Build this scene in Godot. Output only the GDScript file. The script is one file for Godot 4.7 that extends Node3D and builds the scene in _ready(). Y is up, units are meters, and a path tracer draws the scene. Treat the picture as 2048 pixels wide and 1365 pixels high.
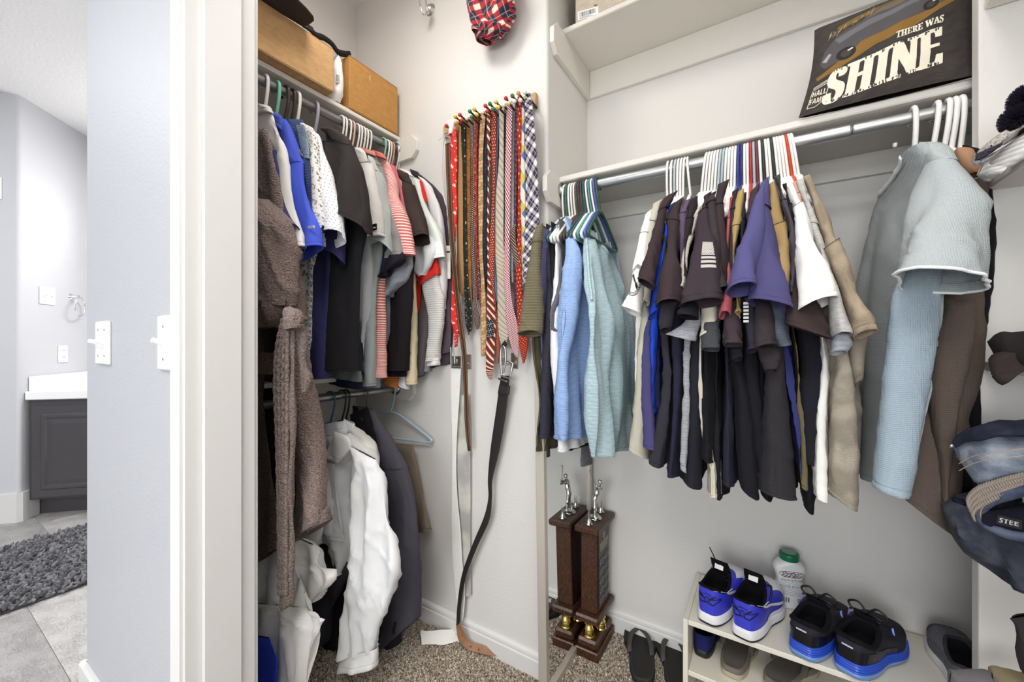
extends Node3D

# the lens, solved from the photograph's vanishing lines (pixels of a 2048 x 1365 frame)
const FOCAL := 805.0
const YAW := 32.15
const CAM := Vector3(0, 1.22, 0)
const Y_CEIL := 2.88
var FW := Vector3(-sin(deg_to_rad(YAW)), 0, -cos(deg_to_rad(YAW)))
var RT := Vector3(cos(deg_to_rad(YAW)), 0, -sin(deg_to_rad(YAW)))
var rng := RandomNumberGenerator.new()
var noise := FastNoiseLite.new()
var counts := {}
var M := {}
var T := {}
var lathe_cache := {}


func _ready() -> void:
	rng.seed = 7
	noise.seed = 11
	noise.noise_type = FastNoiseLite.TYPE_SIMPLEX_SMOOTH
	noise.frequency = 1.0
	noise.fractal_type = FastNoiseLite.FRACTAL_NONE
	# camera
	var cam := Camera3D.new()
	cam.name = "camera"
	cam.fov = rad_to_deg(2.0 * atan(682.5 / FOCAL))
	cam.position = CAM
	cam.rotation.y = deg_to_rad(YAW)
	cam.near = 0.05
	cam.current = true
	add_child(cam)
	# environment
	var we := WorldEnvironment.new()
	we.name = "environment"
	var env := Environment.new()
	env.background_mode = Environment.BG_COLOR
	env.background_color = Color(0.6, 0.7, 0.85)
	env.tonemap_mode = Environment.TONE_MAPPER_LINEAR
	env.tonemap_exposure = 0.89
	env.sdfgi_enabled = true
	env.ssao_enabled = true
	env.ssil_enabled = true
	we.environment = env
	add_child(we)
	make_materials()
	lights()
	structure()
	bathroom()
	closet_fittings()
	right_rod_clothes()
	left_rod_clothes()
	low_rod_clothes()
	ties_and_belts()
	boxes_and_bags()
	floor_things()
	right_shelves()


func lights() -> void:
	# closet ceiling domes, out of view; the alcove's one is added fill
	unseen_ceiling_light(Vector3(-1.0, Y_CEIL, -0.66), 0.17, Color(1.0, 0.975, 0.945), 0.84, "unseen glass dome ceiling light in front of the tie wall")
	unseen_ceiling_light(Vector3(0.1, Y_CEIL, -0.74), 0.17, Color(1.0, 0.975, 0.945), 0.58, "added fill dome ceiling light in front of the shelf alcove")
	# bathroom: ceiling panels out of view, and an added fill window behind the camera
	unseen_panel_light(Vector3(-3.2, Y_CEIL, 1.1), Vector2(1.0, 1.0), Color(0.97, 0.98, 1.0), 4.2, "unseen square ceiling light panel above the shaggy rug")
	unseen_panel_light(Vector3(0.1, Y_CEIL, 0.9), Vector2(1.1, 1.1), Color(1.0, 0.985, 0.97), 4.6, "unseen square ceiling light panel outside the closet doorway")  # out of view, lights the closet through the doorway
	unseen_panel_light(Vector3(-3.1, Y_CEIL, -1.75), Vector2(0.9, 0.9), Color(1.0, 0.99, 0.98), 5.0, "unseen square ceiling light panel in front of the vanity")  # out of view, placed to light the wall beside the vanity
	added_fill_window(Vector3(-0.3, 1.45, 3.3), Vector2(1.8, 1.3), 5.8)
	unseen_vanity_light()


func added_fill_window(at: Vector3, size: Vector2, energy: float) -> void:  # added glowing pane and area light, soft frontal fill for the closet
	var w := struct("added_window_1", box(Vector3(size.x, size.y, 0.012)), mat(Color(0.9, 0.93, 0.96), 0.6), at - Vector3(0, 0, 0.02), "added fill window of frosted glass behind the camera")
	var glow: StandardMaterial3D = w.material_override
	glow.emission_enabled = true
	glow.emission = Color(0.96, 0.98, 1.0)
	glow.emission_energy_multiplier = 1.8
	for q in [[Vector3(size.x + 0.16, 0.08, 0.05), Vector3(0, size.y / 2 + 0.04, -0.03)], [Vector3(size.x + 0.16, 0.08, 0.05), Vector3(0, -size.y / 2 - 0.04, -0.03)], [Vector3(0.08, size.y, 0.05), Vector3(size.x / 2 + 0.04, 0, -0.03)], [Vector3(0.08, size.y, 0.05), Vector3(-size.x / 2 - 0.04, 0, -0.03)]]:
		part(w, "added_window_frame", box(q[0], 0.004), M.trim, at + q[1])
	var l := AreaLight3D.new()
	l.name = "added_window_fill"
	l.light_color = Color(0.98, 0.99, 1.0)
	l.light_energy = energy
	l.area_size = size
	l.area_range = 14.0
	l.area_attenuation = 2.0
	l.shadow_enabled = true
	l.position = at - Vector3(0, 0, 0.06)
	add_child(l)


func unseen_vanity_light() -> void:
	# a bar of frosted glass over the vanity, out of sight behind the closet's corner
	var e1 := Vector3(sqrt(0.5), 0, -sqrt(0.5))
	var e2 := Vector3(-sqrt(0.5), 0, -sqrt(0.5))
	var at := Vector3(-4.255, 2.1, -0.53) + e2 * 0.53 + e1 * 0.75
	var t = thing("unseen_vanity_light", "unseen light bar above the bathroom vanity, lighting the wall beside it", "vanity light", "", at)
	t.rotation.y = PI / 4
	var glow := StandardMaterial3D.new()
	glow.albedo_color = Color(0.95, 0.95, 0.95)
	glow.emission_enabled = true
	glow.emission = Color(1, 0.98, 0.96)
	glow.emission_energy_multiplier = 2.0
	for q in [["backplate", Vector3(0.8, 0.1, 0.03), Vector3(0, 0, -0.045), M.chrome], ["glass_bar", Vector3(0.76, 0.12, 0.05), Vector3(0, 0, 0), glow]]:
		var o := MeshInstance3D.new()
		o.name = q[0]
		o.mesh = box(q[1], 0.008)
		o.position = q[2]
		o.material_override = q[3]
		t.add_child(o)
	var l := AreaLight3D.new()
	l.name = "unseen_vanity_lamp"
	l.light_color = Color(1, 0.98, 0.96)
	l.light_energy = 0.75
	l.area_size = Vector2(0.76, 0.12)
	l.area_range = 10.0
	l.area_attenuation = 2.0
	l.shadow_enabled = true
	l.position = at - e2 * 0.035
	l.rotation.y = PI / 4 + PI
	add_child(l)


func unseen_ceiling_light(at: Vector3, r: float, c: Color, energy: float, label: String) -> void:
	var t = thing("unseen_ceiling_light", label, "ceiling light", "", at)
	part(t, "base", lathe([[0.0, 0.0], [r + 0.012, 0.0], [r + 0.012, -0.02], [r, -0.026], [0.0, -0.026]], 40), M.white_metal, at)
	var glow := StandardMaterial3D.new()
	glow.albedo_color = Color(0.95, 0.93, 0.9)
	glow.emission_enabled = true
	glow.emission = c
	glow.emission_energy_multiplier = 2.0
	part(t, "glass_dome", lathe([[r, -0.026], [r * 0.96, -0.05], [r * 0.8, -0.075], [r * 0.5, -0.092], [0.0, -0.1]], 40), glow, at)
	var l := AreaLight3D.new()
	l.name = "unseen_dome_lamp"
	l.light_color = c
	l.light_energy = energy
	l.area_size = Vector2(r * 1.9, r * 1.9)
	l.area_range = 8.0
	l.area_attenuation = 2.0
	l.shadow_enabled = true
	l.position = at - Vector3(0, 0.108, 0)
	l.rotation.x = -PI / 2
	add_child(l)


func unseen_panel_light(at: Vector3, size: Vector2, c: Color, energy: float, label: String) -> void:
	var t = thing("unseen_ceiling_panel", label, "ceiling light", "", at)
	part(t, "frame", box(Vector3(size.x + 0.06, 0.03, size.y + 0.06)), M.white_metal, at + Vector3(0, -0.015, 0))
	var glow := StandardMaterial3D.new()
	glow.albedo_color = Color(0.95, 0.95, 0.95)
	glow.emission_enabled = true
	glow.emission = c
	glow.emission_energy_multiplier = 1.6
	part(t, "diffuser", box(Vector3(size.x, 0.006, size.y)), glow, at + Vector3(0, -0.033, 0))
	var l := AreaLight3D.new()
	l.name = "unseen_panel_lamp"
	l.light_color = c
	l.light_energy = energy
	l.area_size = size
	l.area_range = 12.0
	l.area_attenuation = 2.0
	l.shadow_enabled = true
	l.position = at - Vector3(0, 0.045, 0)
	l.rotation.x = -PI / 2
	add_child(l)


# ---------------------------------------------------------------- places
func ray(px: float, py: float) -> Vector3:
	return FW + RT * ((px - 1024.0) / FOCAL) + Vector3.UP * ((682.5 - py) / FOCAL)


func pz(px: float, py: float, z: float) -> Vector3:
	var d := ray(px, py)
	return CAM + d * (z / d.z)


func pxx(px: float, py: float, x: float) -> Vector3:
	var d := ray(px, py)
	return CAM + d * (x / d.x)


func pyy(px: float, py: float, y: float) -> Vector3:
	var d := ray(px, py)
	return CAM + d * ((y - CAM.y) / d.y)


# ---------------------------------------------------------------- things
func numbered(called: String) -> String:
	var n: int = counts.get(called, 0)
	counts[called] = n + 1
	return called if n == 0 else "%s_%03d" % [called, n]


func tag(o: Node, label: String, category: String, group := "", kind := "") -> Node:
	if label:
		o.set_meta("label", label)
	if category:
		o.set_meta("category", category)
	if group:
		o.set_meta("group", group)
	if kind:
		o.set_meta("kind", kind)
	return o


func thing(called: String, label: String, category: String, group := "", at := Vector3.ZERO) -> Node3D:
	var o := Node3D.new()
	o.name = numbered(called)
	o.position = at
	add_child(o)
	tag(o, label, category, group)
	return o


# a part whose mesh is given in world axes around «at»
func part(parent: Node3D, called: String, mesh: Mesh, m: Material, at := Vector3.ZERO, turn := Vector3.ZERO) -> MeshInstance3D:
	var o := MeshInstance3D.new()
	o.name = called
	o.mesh = mesh
	o.material_override = m
	var base := Vector3.ZERO
	var p: Node = parent
	while p != self:
		base += (p as Node3D).position
		p = p.get_parent()
	o.position = at - base
	o.rotation = turn
	o.cast_shadow = GeometryInstance3D.SHADOW_CASTING_SETTING_ON
	parent.add_child(o, true)
	return o


func struct(called: String, mesh: Mesh, m: Material, at := Vector3.ZERO, label := "") -> MeshInstance3D:
	var o := MeshInstance3D.new()
	o.name = numbered(called)
	o.mesh = mesh
	o.material_override = m
	o.position = at
	add_child(o)
	o.set_meta("kind", "structure")
	o.set_meta("label", label if label else called.replace("_", " "))
	return o


# ---------------------------------------------------------------- meshes
func grid(rows: Array, uvs: Array, wrap: bool, inside := Vector3.INF) -> ArrayMesh:
	var nr := rows.size()
	var nc: int = rows[0].size()
	var vs := PackedVector3Array()
	var ns := PackedVector3Array()
	var tx := PackedVector2Array()
	var ix := PackedInt32Array()
	var s := 0.0
	for r in nr:
		var row: PackedVector3Array = rows[r]
		var up: PackedVector3Array = rows[maxi(r - 1, 0)]
		var dn: PackedVector3Array = rows[mini(r + 1, nr - 1)]
		for c in nc:
			var l: Vector3 = row[(c - 1 + nc - 1) % (nc - 1)] if wrap else row[maxi(c - 1, 0)]
			var q: Vector3 = row[(c + 1) % (nc - 1)] if wrap else row[mini(c + 1, nc - 1)]
			var n := (dn[c] - up[c]).cross(q - l)
			if n.length_squared() < 1e-18:
				n = (rows[mini(r + 2, nr - 1)][c] - rows[maxi(r - 2, 0)][c]).cross(rows[mini(r + 1, nr - 1)][mini(c + 1, nc - 1)] - rows[mini(r + 1, nr - 1)][maxi(c - 1, 0)])
			n = n.normalized() if n.length_squared() > 1e-20 else Vector3.UP
			vs.append(row[c])
			ns.append(n)
			if inside != Vector3.INF:
				s += n.dot(row[c] - inside)
	if uvs.size():
		for r in nr:
			tx.append_array(uvs[r])
	var flip := s < 0.0
	if flip:
		for i in ns.size():
			ns[i] = -ns[i]
	for r in nr - 1:
		for c in nc - 1:
			var a := r * nc + c
			var b := a + 1
			var d := a + nc
			var e := d + 1
			if flip:
				ix.append_array(PackedInt32Array([a, d, b, b, d, e]))
			else:
				ix.append_array(PackedInt32Array([a, b, d, b, e, d]))
	var arr := []
	arr.resize(Mesh.ARRAY_MAX)
	arr[Mesh.ARRAY_VERTEX] = vs
	arr[Mesh.ARRAY_NORMAL] = ns
	if uvs.size():
		arr[Mesh.ARRAY_TEX_UV] = tx
	arr[Mesh.ARRAY_INDEX] = ix
	var m := ArrayMesh.new()
	m.add_surface_from_arrays(Mesh.PRIMITIVE_TRIANGLES, arr)
	return m


func joined(meshes: Array, places := []) -> ArrayMesh:
	var st := SurfaceTool.new()
	st.begin(Mesh.PRIMITIVE_TRIANGLES)
	for i in meshes.size():
		var t := Transform3D.IDENTITY
		if i < places.size():
			if places[i] is Transform3D:
				t = places[i]
			else:
				t.origin = places[i]
		for k in (meshes[i] as Mesh).get_surface_count():
			st.append_from(meshes[i], k, t)
	return st.commit()


func face(st: SurfaceTool, pts: Array, out: Vector3) -> void:
	# a flat convex face, turned so that it looks along «out»
	var n: Vector3 = (pts[2] - pts[0]).cross(pts[1] - pts[0])
	if n.length_squared() < 1e-16 and pts.size() > 3:
		n = (pts[3] - pts[0]).cross(pts[2] - pts[0])
	var p := pts
	if n.dot(out) < 0:
		p = pts.duplicate()
		p.reverse()
		n = -n
	n = n.normalized()
	for i in range(1, p.size() - 1):
		for q in [p[0], p[i], p[i + 1]]:
			st.set_normal(n)
			var an := n.abs()
			st.set_uv(Vector2(q.z, q.y) if an.x > an.y and an.x > an.z else Vector2(q.x, q.z) if an.y > an.z else Vector2(q.x, q.y))
			st.add_vertex(q)


func box(size: Vector3, b := 0.0) -> ArrayMesh:
	# a box centred on its place, its edges chamfered by b
	var st := SurfaceTool.new()
	st.begin(Mesh.PRIMITIVE_TRIANGLES)
	var h := size / 2
	var ax := [Vector3.RIGHT, Vector3.UP, Vector3.BACK]
	for i in 3:
		var u: Vector3 = ax[(i + 1) % 3]
		var v: Vector3 = ax[(i + 2) % 3]
		var hu := h[(i + 1) % 3] - b
		var hv := h[(i + 2) % 3] - b
		for s in [-1.0, 1.0]:
			var c: Vector3 = ax[i] * h[i] * s
			face(st, [c - u * hu - v * hv, c + u * hu - v * hv, c + u * hu + v * hv, c - u * hu + v * hv], ax[i] * s)
	if b > 0.0:
		for i in 3:
			var w: Vector3 = ax[i]
			var u: Vector3 = ax[(i + 1) % 3]
			var v: Vector3 = ax[(i + 2) % 3]
			var hw := h[i] - b
			for su in [-1.0, 1.0]:
				for sv in [-1.0, 1.0]:
					var p: Vector3 = u * su * h[(i + 1) % 3] + v * sv * (h[(i + 2) % 3] - b)
					var q: Vector3 = u * su * (h[(i + 1) % 3] - b) + v * sv * h[(i + 2) % 3]
					face(st, [p - w * hw, p + w * hw, q + w * hw, q - w * hw], u * su + v * sv)
		for sx in [-1.0, 1.0]:
			for sy in [-1.0, 1.0]:
				for sz in [-1.0, 1.0]:
					face(st, [Vector3(sx * h.x, sy * (h.y - b), sz * (h.z - b)), Vector3(sx * (h.x - b), sy * h.y, sz * (h.z - b)), Vector3(sx * (h.x - b), sy * (h.y - b), sz * h.z)], Vector3(sx, sy, sz))
	return st.commit()


func slab(lo: Vector3, hi: Vector3, b := 0.0) -> Array:
	return [box((hi - lo).abs(), b), (lo + hi) / 2]


func prism(poly: PackedVector2Array, d: float, b := 0.0) -> ArrayMesh:
	# an outline in x and y, extruded from z = 0 to z = d, its rims chamfered by b
	var st := SurfaceTool.new()
	st.begin(Mesh.PRIMITIVE_TRIANGLES)
	if not Geometry2D.is_polygon_clockwise(poly):
		poly = poly.duplicate()
		poly.reverse()
	var small := poly
	if b > 0.0:
		var got := Geometry2D.offset_polygon(poly, -b, Geometry2D.JOIN_MITER)
		small = got[0] if got.size() and got[0].size() == poly.size() else poly
		if small != poly:
			var k := 0
			for i in small.size():
				if small[i].distance_to(poly[0]) < small[k].distance_to(poly[0]):
					k = i
			var r := PackedVector2Array()
			if Geometry2D.is_polygon_clockwise(small) != Geometry2D.is_polygon_clockwise(poly):
				small.reverse()
				k = small.size() - 1 - k
			for i in small.size():
				r.append(small[(i + k) % small.size()])
			small = r
	var tri := Geometry2D.triangulate_polygon(small)
	for z in [0.0, d]:
		for i in range(0, tri.size(), 3):
			var p := []
			for k in 3:
				var q := small[tri[i + k]]
				p.append(Vector3(q.x, q.y, z))
			face(st, p, Vector3(0, 0, -1 if z == 0.0 else 1))
	for i in poly.size():
		var p := poly[i]
		var q := poly[(i + 1) % poly.size()]
		var e := q - p
		var out := Vector3(-e.y, e.x, 0)
		face(st, [Vector3(p.x, p.y, b), Vector3(q.x, q.y, b), Vector3(q.x, q.y, d - b), Vector3(p.x, p.y, d - b)], out)
		if b > 0.0:
			var ps := small[i]
			var qs := small[(i + 1) % poly.size()]
			face(st, [Vector3(p.x, p.y, b), Vector3(q.x, q.y, b), Vector3(qs.x, qs.y, 0), Vector3(ps.x, ps.y, 0)], out - Vector3(0, 0, e.length()))
			face(st, [Vector3(p.x, p.y, d - b), Vector3(q.x, q.y, d - b), Vector3(qs.x, qs.y, d), Vector3(ps.x, ps.y, d)], out + Vector3(0, 0, e.length()))
	return st.commit()


func lathe(profile: Array, seg := 24) -> ArrayMesh:
	# smooth rings round y; profile of [radius, height]
	var rows := []
	var uvs := []
	var mid := Vector3.ZERO
	for p in profile:
		var row := PackedVector3Array()
		var uv := PackedVector2Array()
		for c in seg + 1:
			var a := TAU * c / seg
			row.append(Vector3(cos(a) * p[0], p[1], sin(a) * p[0]))
			uv.append(Vector2(float(c) / seg, p[1]))
		rows.append(row)
		uvs.append(uv)
		mid += Vector3(0, p[1] / profile.size(), 0)
	return grid(rows, uvs, true, mid)


func smooth_path(pts: Array, n: int) -> Array:
	if pts.size() < 3:
		var out2 := []
		for i in n + 1:
			out2.append(pts[0].lerp(pts[1], float(i) / n))
		return out2
	var out := []
	var segs := pts.size() - 1
	for i in n + 1:
		var f := float(i) / n * segs
		var k := mini(int(f), segs - 1)
		out.append(pts[k].cubic_interpolate(pts[k + 1], pts[maxi(k - 1, 0)], pts[mini(k + 2, segs)], f - k))
	return out


func rope(pts: Array, r: float, seg := 8, r_end := -1.0, flat := 1.0, flat_dir := Vector3.ZERO) -> ArrayMesh:
	# a round (or flattened) tube along points
	var n := pts.size()
	var rows := []
	var uvs := []
	var side := Vector3.ZERO
	var run := 0.0
	var sum := Vector3.ZERO
	for i in n:
		var t: Vector3 = (pts[mini(i + 1, n - 1)] - pts[maxi(i - 1, 0)]).normalized()
		if side == Vector3.ZERO:
			side = flat_dir if flat_dir != Vector3.ZERO else (Vector3.UP if absf(t.y) < 0.9 else Vector3.RIGHT)
		side = (side - t * side.dot(t)).normalized()
		var other := t.cross(side)
		var rr := r if r_end < 0.0 else lerpf(r, r_end, float(i) / (n - 1))
		if i > 0:
			run += pts[i].distance_to(pts[i - 1])
		var rings := [[rr, 0.0]]
		if i == 0:
			rings = [[0.0, 0.0], [rr * 0.75, 0.0], [rr, rr * 0.35]]
		elif i == n - 1:
			rings = [[rr, -rr * 0.35], [rr * 0.75, 0.0], [0.0, 0.0]]
		for g in rings:
			var row := PackedVector3Array()
			var uv := PackedVector2Array()
			for c in seg + 1:
				var a := TAU * c / seg
				row.append(pts[i] + t * g[1] + (side * cos(a) + other * sin(a) * flat) * g[0])
				uv.append(Vector2(float(c) / seg * rr * TAU, run))
			rows.append(row)
			uvs.append(uv)
		sum += pts[i]
	var m := grid(rows, uvs, true)
	# outward test on the middle ring
	var k := rows.size() / 2
	var arr := m.surface_get_arrays(0)
	var v: Vector3 = arr[Mesh.ARRAY_VERTEX][k * (seg + 1)]
	var nn: Vector3 = arr[Mesh.ARRAY_NORMAL][k * (seg + 1)]
	var centre := Vector3.ZERO
	for c in seg:
		centre += arr[Mesh.ARRAY_VERTEX][k * (seg + 1) + c] / seg
	if nn.dot(v - centre) < 0.0:
		return grid_flipped(rows, uvs)
	return m


func grid_flipped(rows: Array, uvs: Array) -> ArrayMesh:
	var rs := rows.duplicate()
	var us := uvs.duplicate()
	rs.reverse()
	us.reverse()
	return grid(rs, us, true)


# ---------------------------------------------------------------- cloth
# A hanging piece of cloth: a flat tube between a left and a right edge.
# stations: [L, R, half thickness]; options: amp, fine (fold depths), freq, n (how boxy the section is), deep (a vector through the cloth:
# the section then runs from the edges back along it), scoop [half width, front drop, back drop] as shares of the length, pinch, hem
func drape_table(stations: Array, o: Dictionary) -> Dictionary:
	var ls := []
	var rs := []
	var th := []
	var length := 0.0
	for i in stations.size():
		ls.append(stations[i][0])
		rs.append(stations[i][1])
		th.append(stations[i][2])
	var K := 72
	var tl := smooth_path(ls, K)
	var tr := smooth_path(rs, K)
	var tt := []
	for i in K + 1:
		var f := float(i) / K * (th.size() - 1)
		var k := mini(int(f), th.size() - 2)
		tt.append(lerpf(th[k], th[k + 1], smoothstep(0, 1, f - k)))
		if i > 0:
			length += ((tl[i] + tr[i]) * 0.5).distance_to((tl[i - 1] + tr[i - 1]) * 0.5)
	var d := o.duplicate()
	d.merge({"l": tl, "r": tr, "t": tt, "k": K, "length": length, "amp": 0.006, "fine": 0.0012, "freq": 14.0, "n": 2.3, "deep": Vector3.ZERO, "scoop": [], "pinch": true, "hem": true, "seed": 0.0, "hang": 0.25, "bot": 0.0, "tilt": 0.0, "crease": 0.0035})
	return d


func drape_at(d: Dictionary, X: float, Y: float, v: float, off: float) -> Vector3:
	var vv := v
	if d.scoop.size():
		var w: float = absf(X) / d.scoop[0]
		if w < 1.0:
			var drop: float = (d.scoop[1] if Y >= 0.0 else d.scoop[2]) * sqrt(1.0 - w * w)
			vv = v + drop * (1.0 - v)
	if d.bot != 0.0:
		vv *= 1.0 - d.bot * (1.0 - X) * 0.5
	var f: float = clampf(vv, 0.0, 1.0) * d.k
	var k := mini(int(f), d.k - 1)
	f -= k
	var L: Vector3 = d.l[k].lerp(d.l[k + 1], f)
	var R: Vector3 = d.r[k].lerp(d.r[k + 1], f)
	var th: float = lerpf(d.t[k], d.t[k + 1], f)
	var mid := (L + R) * 0.5
	var side := (R - L) * 0.5
	var dep: Vector3
	if d.deep != Vector3.ZERO:
		dep = -d.deep * 0.5
		mid += d.deep * 0.5
	else:
		dep = side.cross(Vector3.UP) if absf(side.normalized().y) < 0.995 else Vector3(0, 0, 1)
		dep.y = 0
		dep = dep.normalized()
		if dep.dot(CAM - mid) < 0.0:
			dep = -dep
		dep *= th
	if d.pinch and vv < 0.1:
		dep *= lerpf(0.15, 1.0, sqrt(clampf(vv / 0.1, 0, 1)))
	var base := mid + side * X + dep * Y
	var sl := side.length()
	var dl := dep.length()
	var nrm := (side / maxf(sl, 1e-5) * X * dl + dep / maxf(dl, 1e-5) * Y * sl)
	nrm = nrm.normalized() if nrm.length_squared() > 1e-14 else Vector3.ZERO
	var fr: float = d.freq
	var e: float = smoothstep(0.0, d.hang, vv)
	var q := Vector3(base.x * fr, base.y * fr * 0.16, base.z * fr) + Vector3(d.seed, d.seed * 0.7, d.seed * 1.3)
	var w1: float = noise.get_noise_3dv(q) * 1.6
	w1 = signf(w1) * pow(absf(w1), 0.8)
	var amp: float = minf(d.amp, 0.9 * minf(sl, dl))
	if d.tilt != 0.0:
		base.y += d.tilt * Y * vv * vv * vv
	var w3: float = 0.0
	if d.crease > 0.0:
		var q3 := Vector3(base.x * 11.0 + base.y * 3.0, base.y * 5.0, base.z * 11.0 - base.y * 2.0) + Vector3(d.seed * 1.7, 0, d.seed)
		w3 = pow(1.0 - absf(noise.get_noise_3dv(q3)), 8.0) - 0.3
	var w2: float = noise.get_noise_3dv(base * 26.0 + Vector3(d.seed, 0, 0)) + 0.5 * noise.get_noise_3dv(base * 58.0 + Vector3(0, d.seed, 0))
	return base + nrm * (amp * w1 * e + minf(d.crease, 0.35 * minf(sl, dl)) * w3 * e + d.fine * w2 + off)


func drape(stations: Array, o := {}) -> ArrayMesh:
	return drape_mesh(drape_table(stations, o))


func drape_mesh(d: Dictionary) -> ArrayMesh:
	var mid: int = d.k / 2
	var width: float = d.l[d.k].distance_to(d.r[d.k]) + d.l[mid].distance_to(d.r[mid])
	var per: float = width + (d.deep as Vector3).length() * 1.6
	var nc := clampi(int(per / 0.0085), 22, 72)
	var nv := clampi(int(d.length / 0.014), 8, 64)
	var vs := []
	for i in nv + 1:
		var v := float(i) / nv
		if d.hem and (1.0 - v) * d.length < 0.026:
			continue
		vs.append([v, 0.0])
	if d.hem:
		var q: float = 1.0 / d.length
		for g in [[0.024, 0.0], [0.0205, 0.0], [0.019, -0.0016], [0.0175, 0.0], [0.008, 0.0006], [0.0, 0.0], [0.0005, -0.0025], [0.012, -0.003], [0.035, -0.0035]]:
			vs.append([1.0 - g[0] * q, g[1]])
	else:
		vs.append([1.0, -0.002])
		vs.append([1.0 - 0.03 / d.length, -0.003])
	var rows := []
	var uvs := []
	var ex: float = 2.0 / d.n
	for g in vs:
		var row := PackedVector3Array()
		var uv := PackedVector2Array()
		var s := 0.0
		for c in nc + 1:
			var a := TAU * (c % nc) / nc
			var ca := cos(a)
			var sa := sin(a)
			var X := signf(ca) * pow(absf(ca), ex)
			var Y := signf(sa) * pow(absf(sa), ex)
			var p := drape_at(d, X, Y, g[0], g[1])
			if c > 0:
				s += p.distance_to(row[c - 1])
			row.append(p)
			uv.append(Vector2(s, g[0] * d.length))
		rows.append(row)
		uvs.append(uv)
	var inside: Vector3 = (d.l[mid] + d.r[mid]) * 0.5 + d.deep * 0.5
	return grid(rows, uvs, true, inside)


# a print that lies on the near face of a piece of cloth
func drape_patch(d: Dictionary, x0: float, x1: float, v0: float, v1: float, off := 0.0012, skew := 0.0) -> ArrayMesh:
	var rows := []
	var uvs := []
	for r in 17:
		var row := PackedVector3Array()
		var uv := PackedVector2Array()
		for c in 17:
			var fx := c / 16.0
			var fy := r / 16.0
			var X := lerpf(x0, x1, fx)
			var Y: float = pow(maxf(0.0, 1.0 - pow(absf(X), d.n)), 1.0 / d.n)
			row.append(drape_at(d, X, Y, lerpf(v0, v1, fy) + skew * (fx - 0.5), off))
			uv.append(Vector2(fx, fy))
		rows.append(row)
		uvs.append(uv)
	var k: int = d.k / 2
	return grid(rows, uvs, false, (d.l[k] + d.r[k]) * 0.5 - ((CAM - d.l[k]).normalized()) * 0.3)


# stations from pixels: rows of [left x, left y, right x, right y], on planes z from z0 (top) to z1 (hem), half thickness from t0 to t1
func on_z(rows: Array, z0: float, z1: float, t0 := 0.008, t1 := 0.02) -> Array:
	var out := []
	for i in rows.size():
		var r: Array = rows[i]
		var f := float(i) / maxi(rows.size() - 1, 1)
		var z := lerpf(z0, z1, f)
		out.append([pz(r[0], r[1], z), pz(r[2], r[3], z), lerpf(t0, t1, f)])
	return out


func on_x(rows: Array, x0: float, x1: float, t0 := 0.008, t1 := 0.02) -> Array:
	var out := []
	for i in rows.size():
		var r: Array = rows[i]
		var f := float(i) / maxi(rows.size() - 1, 1)
		var x := lerpf(x0, x1, f)
		out.append([pxx(r[0], r[1], x), pxx(r[2], r[3], x), lerpf(t0, t1, f)])
	return out


# ---------------------------------------------------------------- materials
func tex(w: int, h: int, fn: Callable) -> ImageTexture:
	var im := Image.create(w, h, false, Image.FORMAT_RGB8)
	for y in h:
		for x in w:
			im.set_pixel(x, y, fn.call(x, y))
	return ImageTexture.create_from_image(im)


func seamless(size: int, freq: float, seed_: int, octaves := 3) -> Image:
	var n := FastNoiseLite.new()
	n.seed = seed_
	n.noise_type = FastNoiseLite.TYPE_SIMPLEX_SMOOTH
	n.frequency = freq
	n.fractal_octaves = octaves
	return n.get_seamless_image(size, size)


func bump_of(im: Image, scale: float) -> ImageTexture:
	var b: Image = im.duplicate()
	b.convert(Image.FORMAT_RGBA8)
	b.bump_map_to_normal_map(scale)
	b.convert(Image.FORMAT_RGB8)
	return ImageTexture.create_from_image(b)


func mat(c: Color, rough := 0.8, o := {}) -> StandardMaterial3D:
	var m := StandardMaterial3D.new()
	m.albedo_color = c
	m.roughness = rough
	m.metallic_specular = o.get("spec", 0.5)
	m.metallic = o.get("metal", 0.0)
	if o.has("tex"):
		m.albedo_texture = o.tex
	if o.has("normal"):
		m.normal_enabled = true
		m.normal_texture = o.normal
		m.normal_scale = o.get("nscale", 1.0)
	if o.has("scale"):
		m.uv1_scale = o.scale if o.scale is Vector3 else Vector3.ONE * o.scale
	if o.get("tri", false):
		m.uv1_triplanar = true
	if o.get("sheen", 0.0) > 0.0:
		m.rim_enabled = true
		m.rim = o.sheen
		m.rim_tint = o.get("tint", 0.6)
	if o.has("scissor"):
		m.transparency = BaseMaterial3D.TRANSPARENCY_ALPHA_SCISSOR
		m.alpha_scissor_threshold = 0.5
	if o.has("coat"):
		m.clearcoat_enabled = true
		m.clearcoat = o.coat
		m.clearcoat_roughness = 0.15
	return m


# woven or knitted cloth: kind picks the weave
func cloth(hex: String, kind := "jersey", sheen := 0.12) -> StandardMaterial3D:
	var key := "cloth" + hex + kind
	if M.has(key):
		return M[key]
	var o := {"tri": true, "normal": T.grain, "nscale": 0.5, "scale": 9.0, "spec": 0.25, "sheen": sheen}
	if kind == "heather":
		o.tex = T.heather
		o.scale = Vector3(7, 44, 7)
	elif kind == "terry":
		o.tex = T.terry
		o.normal = T.terry_n
		o.nscale = 1.4
		o.scale = 5.0
		o.sheen = 0.5
	elif kind == "waffle":
		o.normal = T.waffle_n
		o.nscale = 0.7
		o.scale = 13.0
	elif kind == "ripple":
		o.tex = T.ripple
		o.normal = T.ripple_n
		o.scale = 14.0
	elif kind == "faded":
		o.tex = T.mottle
		o.scale = 3.0
	elif kind == "denim":
		o.tex = T.denim
		o.scale = 5.0
	M[key] = mat(Color.html(hex), 0.88, o)
	return M[key]


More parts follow.
